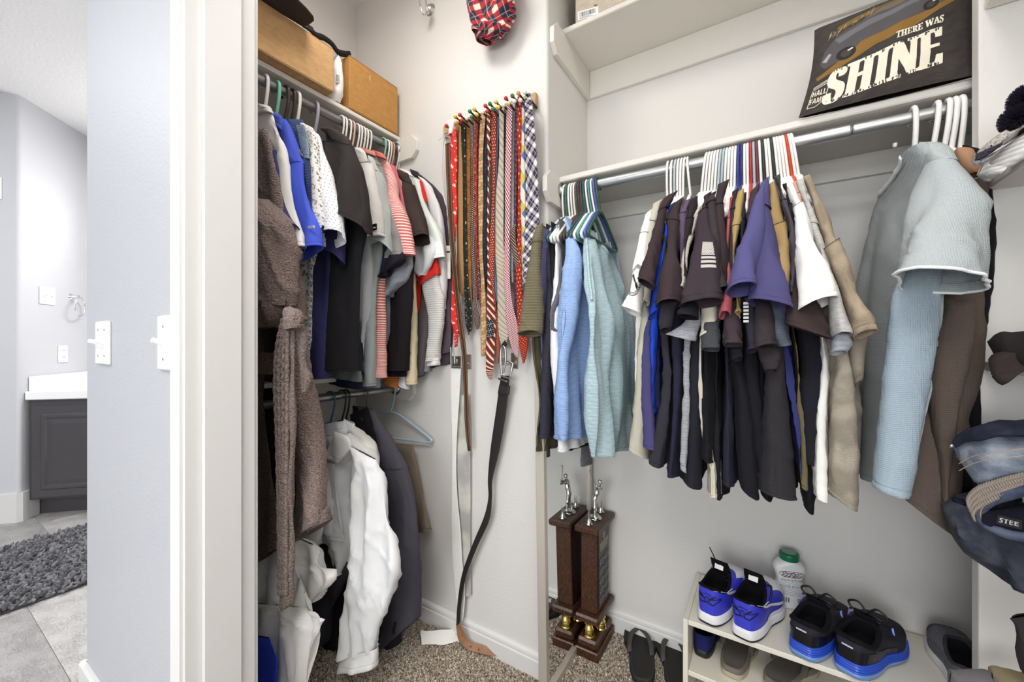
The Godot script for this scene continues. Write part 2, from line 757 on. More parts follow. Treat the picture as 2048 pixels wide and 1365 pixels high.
func make_materials() -> void:
	T.grain = bump_of(seamless(256, 0.3, 3, 2), 2.5)
	T.terry_n = bump_of(seamless(256, 0.12, 5, 3), 7.0)
	var ti := seamless(256, 0.09, 9, 4)
	T.terry = tex(256, 256, func(x, y):
		var g: float = ti.get_pixel(x, y).r
		return Color(1, 1, 1) * lerpf(0.78, 1.0, smoothstep(0.2, 0.8, g)))
	var hi := seamless(256, 0.02, 21, 4)
	T.heather = tex(256, 256, func(x, y):
		var g: float = hi.get_pixel(x, y).r
		return Color(1, 1, 1) * lerpf(0.86, 1.0, smoothstep(0.2, 0.75, g)))
	var mo := seamless(256, 0.012, 31, 5)
	T.mottle = tex(256, 256, func(x, y):
		return Color(1, 1, 1) * lerpf(0.82, 1.0, smoothstep(0.25, 0.7, mo.get_pixel(x, y).r)))
	var wf := Image.create(128, 128, false, Image.FORMAT_RGB8)
	for y in 128:
		for x in 128:
			var g := minf(absf(sin(PI * x / 6.4)), absf(sin(PI * y / 6.4)))
			wf.set_pixel(x, y, Color(g, g, g))
	T.waffle_n = bump_of(wf, 2.0)
	var rp := Image.create(64, 64, false, Image.FORMAT_RGB8)
	for y in 64:
		for x in 64:
			var g := 0.5 + 0.5 * sin(TAU * y / 8.0)
			rp.set_pixel(x, y, Color(g, g, g))
	T.ripple_n = bump_of(rp, 2.0)
	T.ripple = tex(64, 64, func(_x, y): return Color(1, 1, 1) * (0.82 + 0.18 * (0.5 + 0.5 * sin(TAU * y / 8.0))))
	var dn := seamless(256, 0.016, 41, 4)
	var df := seamless(256, 0.2, 43, 2)
	T.denim = tex(256, 256, func(x, y):
		var g: float = smoothstep(0.25, 0.75, dn.get_pixel(x, y).r)
		var w: float = df.get_pixel(x, (y * 3) % 256).r
		return Color(0.66 + 0.34 * g, 0.69 + 0.31 * g, 0.74 + 0.26 * g) * (0.82 + 0.18 * w))
	# rooms
	T.peel = bump_of(seamless(512, 0.045, 51, 3), 2.2)
	M.wall = mat(Color.html("dddbd7"), 0.62, {"tri": true, "normal": T.peel, "nscale": 0.22, "scale": 3.2, "spec": 0.4})
	M.wall_bath = mat(Color.html("cdced2"), 0.6, {"tri": true, "normal": T.peel, "nscale": 0.3, "scale": 3.2, "spec": 0.5})
	M.wall_bath_shaded = mat(Color.html("bcbec3"), 0.5, {"tri": true, "normal": T.peel, "nscale": 0.3, "scale": 3.2, "spec": 0.45})  # same grey paint as the bath wall, darkened to stand in for weaker light
	M.ceiling = mat(Color.html("eeeeee"), 0.9, {"tri": true, "normal": T.peel, "nscale": 0.9, "scale": 1.6})
	M.trim = mat(Color.html("dfdedc"), 0.4, {"spec": 0.5})
	M.shelf = mat(Color.html("e2ded6"), 0.5, {"tri": true, "normal": T.grain, "nscale": 0.12, "scale": 2.0})
	M.white_plastic = mat(Color.html("f4f2ee"), 0.32)
	M.white_metal = mat(Color.html("efefef"), 0.4)
	M.steel = mat(Color.html("b9babb"), 0.3, {"metal": 1.0})
	M.rod = mat(Color.html("c3c5c6"), 0.34, {"metal": 0.9})
	M.rod_dark = mat(Color.html("9fa1a3"), 0.38, {"metal": 0.9})
	M.chrome = mat(Color.html("e6e6e6"), 0.12, {"metal": 1.0})
	M.nickel = mat(Color.html("c9c4ba"), 0.28, {"metal": 1.0})
	M.gold = mat(Color.html("e8cf7a"), 0.16, {"metal": 1.0})
	M.champagne = mat(Color.html("d8d2c6"), 0.35, {"metal": 0.55})
	M.mirror = mat(Color.html("f2f4f3"), 0.015, {"metal": 1.0})
	M.black = mat(Color.html("141416"), 0.5)
	M.black_leather = mat(Color.html("232120"), 0.45, {"tri": true, "normal": T.grain, "nscale": 0.5, "scale": 6.0})
	M.brown_leather = mat(Color.html("4a2e1f"), 0.42, {"tri": true, "normal": T.grain, "nscale": 0.4, "scale": 6.0})
	M.tan_leather = mat(Color.html("a87a58"), 0.6, {"tri": true, "tex": T.mottle, "scale": 5.0})
	M.thread = mat(Color.html("a98f6c"), 0.8)
	M.web = mat(Color.html("f1f1ec"), 0.85, {"tri": true, "normal": T.ripple_n, "nscale": 0.5, "scale": 30.0})
	var cb := seamless(256, 0.02, 61, 4)
	var cf := seamless(256, 0.12, 62, 2)
	T.card = tex(256, 256, func(x, y):
		var g: float = cb.get_pixel(x, (y * 2) % 256).r
		var q: float = cf.get_pixel(x, y).r
		return Color(1, 1, 1) * (0.86 + 0.1 * g + 0.06 * (q - 0.5)))
	M.cardboard = mat(Color.html("d5ab76"), 0.85, {"tri": true, "tex": T.card, "scale": 4.0})
	M.cardboard_deep = mat(Color.html("c99450"), 0.85, {"tri": true, "tex": T.card, "scale": 4.0})
	M.cardboard_pale = mat(Color.html("d9cdbb"), 0.85, {"tri": true, "tex": T.card, "scale": 4.0})
	var wn := seamless(512, 0.006, 71, 5)
	T.walnut = tex(256, 256, func(x, y):
		var g: float = wn.get_pixel((x * 6) % 512, y).r
		var k := 0.5 + 0.5 * sin(g * 34.0 + x * 0.02)
		return Color(0.36, 0.22, 0.14).lerp(Color(0.14, 0.075, 0.05), k * 0.85))
	M.walnut = mat(Color(1, 1, 1), 0.42, {"tri": true, "tex": T.walnut, "scale": 4.0, "coat": 0.1})
	T.oak = tex(512, 256, func(x, y):
		var g: float = wn.get_pixel(x % 512, (y * 5) % 512).r
		var q: float = wn.get_pixel((x * 2 + 90) % 512, (y * 2 + 40) % 512).r
		var k := 0.5 + 0.5 * sin(g * 46.0 + q * 14.0)
		return Color(0.90, 0.89, 0.88).lerp(Color(0.66, 0.65, 0.64), clampf(k * 0.5 + (q - 0.5) * 0.7, 0, 1)))
	for i in 4:
		M["plank%d" % i] = mat(Color(1, 1, 1) * [0.80, 0.75, 0.83, 0.72][i], 0.45, {"tex": T.oak, "scale": Vector3(0.9, 2.6, 1)})
		M["plank%d" % i].uv1_offset = Vector3(0.23 * i, 0.37 * i, 0)
	M.carpet = mat(Color.html("a0917f"), 0.98, {"tri": true, "normal": T.terry_n, "nscale": 1.5, "scale": 6.0})
	M.tuft = mat(Color(1, 1, 1), 0.98)
	M.tuft.vertex_color_use_as_albedo = true
	M.vanity = mat(Color.html("4a484b"), 0.24, {"spec": 0.5})
	M.counter = mat(Color.html("fafafa"), 0.2)


func hanger_mat(hex: String) -> StandardMaterial3D:
	var key := "hanger" + hex
	if not M.has(key):
		M[key] = mat(Color.html(hex), 0.3, {"spec": 0.5})
	return M[key]


# ---------------------------------------------------------------- the rooms
const ZT := -1.285   # the tie wall
const ZB := -1.665   # the back of the alcove
const XL := -1.73    # the closet's left wall
const XS := -0.658   # the alcove's left side
const XP := 0.3945   # the free edge of the panel right of the alcove
const XR := 0.72     # the closet's right wall
const ZF := -0.367   # the bathroom face of the door wall
const ZI := -0.505   # its closet face
const XJ := -1.075   # the door jamb


func vprism(poly: Array, y0: float, y1: float, b := 0.0) -> ArrayMesh:
	var p := PackedVector2Array()
	for q in poly:
		p.append(Vector2(q.x, -q.y))
	var m := prism(p, y1 - y0, b)
	return joined([m], [Transform3D(Basis(Vector3(1, 0, 0), Vector3(0, 0, -1), Vector3(0, 1, 0)), Vector3(0, y0, 0))])


func round_corner(at: Vector2, from_dir: Vector2, to_dir: Vector2, r: float) -> Array:
	# points of a rounded corner, walked from the side of from_dir to the side of to_dir
	var out := []
	var c := at + from_dir * r + to_dir * r
	for i in 7:
		var a := PI / 2 * i / 6.0
		out.append(c - to_dir * r * cos(a) - from_dir * r * sin(a))
	return out


func skirting(called: String, p: Vector3, out: Vector3, length: float, h: float, t: float, m: Material) -> void:
	# runs from p along out x up
	var dir := out.cross(Vector3.UP)
	var prof := PackedVector2Array([Vector2(0, 0), Vector2(t, 0), Vector2(t, h * 0.70), Vector2(t * 0.72, h * 0.74), Vector2(t * 0.72, h * 0.80), Vector2(t * 0.9, h * 0.83), Vector2(t * 0.8, h * 0.92), Vector2(t * 0.35, h), Vector2(0, h)])
	if h > 0.15:
		prof = PackedVector2Array([Vector2(0, 0), Vector2(t, 0), Vector2(t, h - 0.008), Vector2(t - 0.006, h), Vector2(0, h)])
	var mesh := joined([prism(prof, length)], [Transform3D(Basis(out, Vector3.UP, dir), Vector3.ZERO)])
	struct(called, mesh, m, p)


func structure() -> void:
	var h := Y_CEIL
	# closet walls
	var s := slab(Vector3(-1.85, 0, -1.8), Vector3(XL, h, ZI))
	struct("wall_left", s[0], M.wall, s[1], "white closet wall behind the crowded left rods")
	var chase := [Vector2(-1.85, -1.8), Vector2(-1.85, ZT)] + round_corner(Vector2(XS, ZT), Vector2(-1, 0), Vector2(0, -1), 0.012) + [Vector2(XS, -1.8)]
	struct("wall_rear", vprism(chase, 0, h), M.wall, Vector3.ZERO, "white closet wall on which the ties and belts hang")
	s = slab(Vector3(XS, 0, -1.8), Vector3(XR, h, ZB))
	struct("wall_alcove", s[0], M.wall, s[1], "white rear wall of the shelf alcove")
	var ret := [Vector2(XR, -1.318), Vector2(XP, -1.318)] + round_corner(Vector2(XP, ZT), Vector2(0, -1), Vector2(1, 0), 0.004) + [Vector2(XR, ZT)]
	struct("wall_right", vprism(ret, 0, h), M.wall, Vector3.ZERO, "textured white wall panel right of the alcove")
	s = slab(Vector3(0.72, 0, -1.8), Vector3(1.0, h, 3.4))
	struct("wall_side", s[0], M.wall, s[1], "white wall behind the right-hand shelves")
	# the door wall
	var front := [Vector2(XJ - 0.02, ZI), Vector2(-1.85, ZI)] + round_corner(Vector2(-1.85, ZF), Vector2(0, -1), Vector2(1, 0), 0.015) + [Vector2(XJ - 0.02, ZF)]
	struct("wall_front", vprism(front, 0, h), M.wall_bath_shaded, Vector3.ZERO, "pale grey wall with light switches beside the closet doorway")
	s = slab(Vector3(XJ - 0.02, 2.25, ZI), Vector3(0.72, h, ZF))
	struct("wall_header", s[0], M.wall_bath, s[1], "wall above the closet doorway")
	# jamb, stop and casing
	s = slab(Vector3(XJ - 0.02, 0, ZI - 0.004), Vector3(XJ, 2.25, ZF + 0.004), 0.002)
	struct("trim_1", s[0], M.trim, s[1], "white door jamb board")
	s = slab(Vector3(XJ, 0, -0.474), Vector3(XJ + 0.011, 2.24, -0.396), 0.002)
	struct("trim_2", s[0], M.trim, s[1], "white door stop strip on the jamb")
	var cas := [Vector2(XJ - 0.036, ZF), Vector2(XJ - 0.036, ZF + 0.015), Vector2(XJ - 0.028, ZF + 0.019), Vector2(XJ - 0.012, ZF + 0.013), Vector2(XJ - 0.005, ZF + 0.010), Vector2(XJ - 0.004, ZF)]
	struct("trim_3", vprism(cas, 0, 2.3, 0.0), M.trim, Vector3.ZERO, "white casing on the bathroom side of the doorway")
	s = slab(Vector3(XJ - 0.075, 0, ZI - 0.014), Vector3(XJ - 0.006, 2.3, ZI), 0.003)
	struct("trim_4", s[0], M.trim, s[1], "white casing on the closet side of the doorway")
	# floors and ceiling
	s = slab(Vector3(-6.6, -0.12, -3.4), Vector3(1.0, -0.012, 3.4))
	var fl := struct("floor", s[0], M.plank1, s[1], "pale grey wood plank floor of the bathroom")
	s = slab(Vector3(-1.85, -0.012, -1.8), Vector3(0.72, 0.0, ZF - 0.06))
	struct("floor_closet", s[0], M.carpet, s[1], "beige carpeted closet floor")
	s = slab(Vector3(-6.6, h, -3.4), Vector3(1.0, h + 0.12, 3.4))
	struct("ceiling", s[0], M.ceiling, s[1], "white textured ceiling")
	planks(fl)
	carpet()
	# baseboards
	skirting("baseboard_rear", Vector3(XS, 0, ZT), Vector3(0, 0, 1), XS - XL, 0.092, 0.014, M.trim)
	skirting("baseboard_alcove", Vector3(XR, 0, ZB), Vector3(0, 0, 1), XR - XS, 0.092, 0.014, M.trim)
	skirting("baseboard_left", Vector3(XL, 0, ZT), Vector3(1, 0, 0), ZI - ZT, 0.092, 0.014, M.trim)
	skirting("baseboard_front", Vector3(XJ - 0.036, 0, ZF), Vector3(0, 0, 1), XJ - 0.036 + 1.864, 0.19, 0.014, M.trim)
	skirting("baseboard_corner", Vector3(-1.85, 0, ZF), Vector3(-1, 0, 0), 1.4, 0.19, 0.014, M.trim)
	# switch plates
	switch_plate("light_switch", Vector3(pz(210, 686, ZF).x, pz(210, 686, ZF).y, ZF), 0.125, 0.127, 2, "double white switch plate on the grey wall near its left corner")
	switch_plate("light_switch", Vector3(pz(335, 686, ZF).x, pz(335, 686, ZF).y, ZF), 0.078, 0.127, 1, "single white switch plate tight beside the closet door casing")


func switch_plate(called: String, at: Vector3, w: float, h: float, gangs: int, label: String, turn := 0.0, lever := true) -> void:
	var t = thing(called, label, "light switch", "", at)
	t.rotation.y = turn
	var add := func(n: String, mesh: Mesh, m: Material, p: Vector3, r := Vector3.ZERO):
		var o := MeshInstance3D.new()
		o.name = n
		o.mesh = mesh
		o.material_override = m
		o.position = p
		o.rotation = r
		t.add_child(o, true)
	add.call("plate", box(Vector3(w, h, 0.008), 0.003), M.white_plastic, Vector3(0, 0, 0.004))
	for g in gangs:
		var x := (g - (gangs - 1) * 0.5) * w / maxf(gangs, 1.6) * 0.95
		if lever:
			add.call("toggle_slot", box(Vector3(0.011, 0.026, 0.003), 0.001), M.white_metal, Vector3(x, 0, 0.0085))
			add.call("toggle", box(Vector3(0.009, 0.012, 0.024), 0.002), M.white_plastic, Vector3(x, 0.003, 0.018), Vector3(-0.35, 0, 0))
			for sy in [-1, 1]:
				add.call("screw", lathe([[0.0032, 0.0], [0.003, 0.001], [0.0, 0.0013]], 10), M.nickel, Vector3(x, sy * h * 0.3, 0.008), Vector3(PI / 2, 0, 0))
		else:
			for sy in [-1, 1]:
				add.call("socket", box(Vector3(0.03, 0.034, 0.003), 0.0012), M.white_metal, Vector3(x, sy * h * 0.19, 0.0085))
				for sx in [-1, 1]:
					add.call("socket_slot", box(Vector3(0.0025, 0.01, 0.001)), M.black, Vector3(x + sx * 0.006, sy * h * 0.19 + 0.003, 0.0102))


func planks(fl: Node3D) -> void:
	# boards run along x; those that the photograph shows lie left of the closet
	var meshes := {}
	var k := 0
	for row in 9:
		var z := -1.59 + row * 0.22
		var x := -6.5 + fmod(row * 0.57, 1.2)
		while x < -1.0:
			var x1 := minf(x + 1.32, -0.9)
			var w := x1 - x - 0.0015
			if w > 0.05:
				var key := snappedf(w, 0.001)
				if not meshes.has(key):
					meshes[key] = box(Vector3(w, 0.012, 0.2188), 0.0008)
				if not (x > -1.95 and z < ZF - 0.2):
					part(fl, "plank", meshes[key], M["plank%d" % ((k * 7 + row) % 4)], Vector3((x + x1) / 2, -0.006, z))
				k += 1
			x += 1.32


func carpet() -> void:
	# the pile: one tuft per few millimetres where the photograph shows the floor
	var st := SurfaceTool.new()
	st.begin(Mesh.PRIMITIVE_TRIANGLES)
	var pts := [Vector3(-0.0026, 0, -0.0013), Vector3(0.0026, 0, -0.0013), Vector3(0, 0, 0.003)]
	var tops := [Vector3(-0.0014, 0.008, -0.0007), Vector3(0.0014, 0.008, -0.0007), Vector3(0, 0.008, 0.0016)]
	for i in 3:
		var a: Vector3 = pts[i]
		var b: Vector3 = pts[(i + 1) % 3]
		face(st, [a, b, tops[(i + 1) % 3], tops[i]], (a + b))
	face(st, tops, Vector3.UP)
	var mm := MultiMesh.new()
	mm.transform_format = MultiMesh.TRANSFORM_3D
	mm.use_colors = true
	mm.mesh = st.commit()
	var xf := []
	var cols := []
	var tones := [Color.html("cfc3b3"), Color.html("b4a591"), Color.html("93826f"), Color.html("ded6cb"), Color.html("75665a"), Color.html("c0b3a1")]
	for p in 230000:
		var x := rng.randf_range(-1.72, 0.36)
		var z := rng.randf_range(-1.65, -0.72)
		if x < XS and z < ZT + 0.012:
			continue
		if x > 0.0 and z > -1.0:
			continue
		var b := Basis.from_euler(Vector3(rng.randf_range(-0.7, 0.7), rng.randf_range(0, TAU), rng.randf_range(-0.7, 0.7))).scaled(Vector3.ONE * rng.randf_range(0.7, 1.35))
		xf.append(Transform3D(b, Vector3(x, -0.001, z)))
		var c: Color = tones[rng.randi() % 6]
		cols.append((c * rng.randf_range(0.85, 1.1)).srgb_to_linear())
	mm.instance_count = xf.size()
	for i in xf.size():
		mm.set_instance_transform(i, xf[i])
		mm.set_instance_color(i, cols[i])
	var o := MultiMeshInstance3D.new()
	o.name = "carpet_pile"
	o.multimesh = mm
	o.material_override = M.tuft
	add_child(o)
	tag(o, "flecked beige carpet pile on the closet floor", "carpet", "", "stuff")


func bathroom() -> void:
	var h := Y_CEIL
	var e1 := Vector3(sqrt(0.5), 0, -sqrt(0.5))
	var e2 := Vector3(-sqrt(0.5), 0, -sqrt(0.5))
	var B0 := Vector3(-4.255, 0, -0.53)
	var v2 := func(p: Vector3): return Vector2(p.x, p.z)
	# the outside corner left of the vanity: a wall block whose right face is the vanity's side
	var blk := [v2.call(B0 + e2 * 1.9), v2.call(B0 + e2 * 1.9 - e1 * 1.7), v2.call(B0 - e1 * 1.7)]
	blk += round_corner(v2.call(B0), v2.call(-e1), v2.call(e2), 0.02)
	struct("wall_bathroom", vprism(blk, 0, h), M.wall_bath, Vector3.ZERO, "pale grey bathroom wall with a rounded corner beside the vanity")
	var s := [box(Vector3(3.2, h, 0.12)), B0 + e2 * 0.66 + e1 * 1.6 + Vector3(0, h / 2, 0)]
	var bw := struct("wall_vanity", s[0], M.wall_bath, s[1], "bathroom wall behind the vanity")
	bw.rotation.y = PI / 4
	for q in [["wall_far", Vector3(-6.6, 0, -3.5), Vector3(1.0, h, -3.4)], ["wall_behind", Vector3(-6.6, 0, 3.3), Vector3(1.0, h, 3.4)], ["wall_west", Vector3(-6.7, 0, -3.4), Vector3(-6.6, h, 3.4)]]:
		var w := slab(q[1], q[2])
		struct(q[0], w[0], M.wall_bath, w[1], "bathroom wall")
	# tall baseboard round the corner
	skirting("baseboard_bathroom", B0 - e1 * 1.2, -e2, 1.2, 0.19, 0.014, M.trim) if false else null
	var bb := [v2.call(B0 - e2 * 0.014 - e1 * 1.5), v2.call(B0 - e2 * 0.014 - e1 * 0.006), v2.call(B0 + e1 * 0.014 + e2 * 0.008), v2.call(B0 + e1 * 0.014 + e2 * 0.13), v2.call(B0 + e2 * 0.13), v2.call(B0), v2.call(B0 - e1 * 1.5)]
	struct("baseboard_bathroom", vprism(bb, 0, 0.195, 0.003), M.trim, Vector3.ZERO, "tall white baseboard round the bathroom corner")
	# vanity: local x along e1, z out of the front
	var t = thing("bathroom_vanity", "charcoal bathroom vanity cabinet with a raised panel door", "vanity", "", B0 + e2 * 0.055 + e1 * 0.012)
	t.rotation.y = PI / 4
	var put := func(n: String, mesh: Mesh, m: Material, p: Vector3, to: Node3D = t):
		var o := MeshInstance3D.new()
		o.name = n
		o.mesh = mesh
		o.material_override = m
		o.position = p
		to.add_child(o, true)
		return o
	put.call("body", box(Vector3(1.5, 0.69, 0.5), 0.002), M.vanity, Vector3(0.75, 0.47, -0.25))
	put.call("toe_kick", box(Vector3(1.5, 0.125, 0.4)), M.vanity, Vector3(0.75, 0.0625, -0.28))
	for k in 3:
		var door := Node3D.new()
		door.name = "door"
		door.position = Vector3(0.025 + 0.225 + k * 0.47, 0.455, 0.0)
		t.add_child(door, true)
		put.call("slab", box(Vector3(0.45, 0.63, 0.02), 0.004), M.vanity, Vector3(0, 0, 0.01), door)
		# raised panel: a frame of bevels and a field
		var fr := []
		var w := 0.45
		var hh := 0.63
		for ring in [[0.052, 0.02, 0.062, 0.0285], [0.062, 0.0285, 0.078, 0.0285], [0.078, 0.0285, 0.09, 0.0215], [0.09, 0.0215, 0.12, 0.0265]]:
			var st := SurfaceTool.new()
			st.begin(Mesh.PRIMITIVE_TRIANGLES)
			var a := Vector2(w / 2 - ring[0], hh / 2 - ring[0])
			var b := Vector2(w / 2 - ring[2], hh / 2 - ring[2])
			var ca := [Vector3(-a.x, -a.y, ring[1]), Vector3(a.x, -a.y, ring[1]), Vector3(a.x, a.y, ring[1]), Vector3(-a.x, a.y, ring[1])]
			var cb := [Vector3(-b.x, -b.y, ring[3]), Vector3(b.x, -b.y, ring[3]), Vector3(b.x, b.y, ring[3]), Vector3(-b.x, b.y, ring[3])]
			for i in 4:
				face(st, [ca[i], ca[(i + 1) % 4], cb[(i + 1) % 4], cb[i]], Vector3(0, 0, 1))
			fr.append(st.commit())
		put.call("molding", joined(fr), M.vanity, Vector3.ZERO, door)
		put.call("panel", box(Vector3(w - 0.24, hh - 0.24, 0.0265)), M.vanity, Vector3(0, 0, 0.01325), door)
		put.call("knob", lathe([[0.0, 0.034], [0.01, 0.033], [0.0165, 0.027], [0.0165, 0.02], [0.007, 0.012], [0.006, 0.0], [0.012, -0.001]], 20), M.nickel, Vector3(0.2 if k % 2 == 0 else -0.2, 0.14, 0.022), door).rotation.x = PI / 2
	var ct = thing("vanity_countertop", "white vanity countertop with a low side splash", "countertop", "", B0 + e2 * 0.03 + e1 * 0.003 + Vector3(0, 0.815, 0))
	ct.rotation.y = PI / 4
	put.call("top", box(Vector3(1.56, 0.06, 0.56), 0.006), M.counter, Vector3(0.78, 0.03, -0.28), ct)
	put.call("side_splash", box(Vector3(0.018, 0.1, 0.53), 0.003), M.counter, Vector3(0.009, 0.11, -0.295), ct)
	put.call("back_splash", box(Vector3(1.5, 0.1, 0.018), 0.003), M.counter, Vector3(0.79, 0.11, -0.555), ct)
	# on the side wall; its plane faces e1
	var on_side := func(px: float, py: float) -> Vector3:
		var d := ray(px, py)
		return CAM + d * ((B0 - CAM).dot(e1) / d.dot(e1))
	switch_plate("light_switch", on_side.call(93.5, 592), 0.125, 0.127, 2, "double white switch plate on the bright wall above the vanity", 3 * PI / 4)
	switch_plate("power_outlet", on_side.call(124.5, 708.5), 0.08, 0.127, 1, "white power outlet low on the wall above the countertop", 3 * PI / 4, false)
	var lp: Vector3 = CAM + ray(-1, 377) * ((B0 - CAM).dot(e2) / ray(-1, 377).dot(e2))
	switch_plate("light_switch", lp, 0.03, 0.15, 1, "narrow white wall plate at the left edge", PI / 4)
	var rp: Vector3 = on_side.call(142, 594)
	var tr = thing("towel_ring", "chrome towel ring on the bathroom wall beside the switch plate", "towel ring", "", rp)
	tr.rotation.y = 3 * PI / 4
	put.call("wall_post", lathe([[0.0, 0.05], [0.012, 0.049], [0.013, 0.02], [0.022, 0.008], [0.026, 0.0]], 20), M.chrome, Vector3.ZERO, tr).rotation.x = PI / 2
	var ring := []
	for i in 49:
		var a := TAU * i / 48.0
		ring.append(Vector3(sin(a) * 0.075, -0.075 + cos(a) * 0.075, 0.05))
	put.call("ring", rope(ring, 0.005, 8), M.chrome, Vector3.ZERO, tr).rotation.y = 0.25
	# shaggy rug
	var rg = thing("bath_rug", "dark grey shaggy chenille bath rug on the plank floor", "rug", "", Vector3(-3.3, 0, -0.30))
	part(rg, "backing", box(Vector3(0.86, 0.012, 1.3), 0.004), cloth("4d4d50"), Vector3(-3.3, 0.006, -0.30))
	var nub := lathe([[0.0, 0.0], [0.006, 0.004], [0.0075, 0.014], [0.0065, 0.026], [0.004, 0.033], [0.0, 0.036]], 6)
	var mm := MultiMesh.new()
	mm.transform_format = MultiMesh.TRANSFORM_3D
	mm.use_colors = true
	mm.mesh = nub
	mm.instance_count = 10500
	for i in 10500:
		var x := -3.3 + rng.randf_range(-0.43, 0.43)
		var z := -0.30 + rng.randf_range(-0.64, 0.64)
		var b := Basis.from_euler(Vector3(rng.randf_range(-1.35, 1.35), rng.randf_range(0, TAU), rng.randf_range(-1.35, 1.35))).scaled(Vector3.ONE * rng.randf_range(0.8, 1.25))
		mm.set_instance_transform(i, Transform3D(b, Vector3(x, 0.012, z) - rg.position))
		mm.set_instance_color(i, (Color.html("7a7a7e") * rng.randf_range(0.62, 1.08)).srgb_to_linear())
	var pile := MultiMeshInstance3D.new()
	pile.name = "pile"
	pile.multimesh = mm
	pile.material_override = M.tuft
	pile.set_meta("kind", "stuff")
	rg.add_child(pile)


func octo(depth: float, h: float, cut: float) -> PackedVector2Array:
	# the end cleat's outline: a board whose free end has clipped corners
	return PackedVector2Array([Vector2(0, 0), Vector2(depth - cut, 0), Vector2(depth, cut), Vector2(depth, h - cut), Vector2(depth - cut, h), Vector2(0, h)])


func socket(called: String, label: String, at: Vector3, out: Vector3, group := "rod end sockets") -> void:
	var t = thing(called, label, "rod socket", group, at)
	var rot := Transform3D(Basis(Quaternion(Vector3.UP, out)), Vector3.ZERO)
	part(t, "flange", joined([lathe([[0.0, 0.0], [0.031, 0.0], [0.031, 0.003], [0.021, 0.004], [0.021, 0.018], [0.019, 0.018], [0.0188, 0.004], [0, 0.004]], 24)], [rot]), M.steel, at)
	for k in 2:
		part(t, "screw", joined([lathe([[0.004, 0.003], [0.0035, 0.0045], [0, 0.005]], 10)], [rot]), M.nickel, at + Vector3(0, 0.025 * (1 - 2 * k), 0))


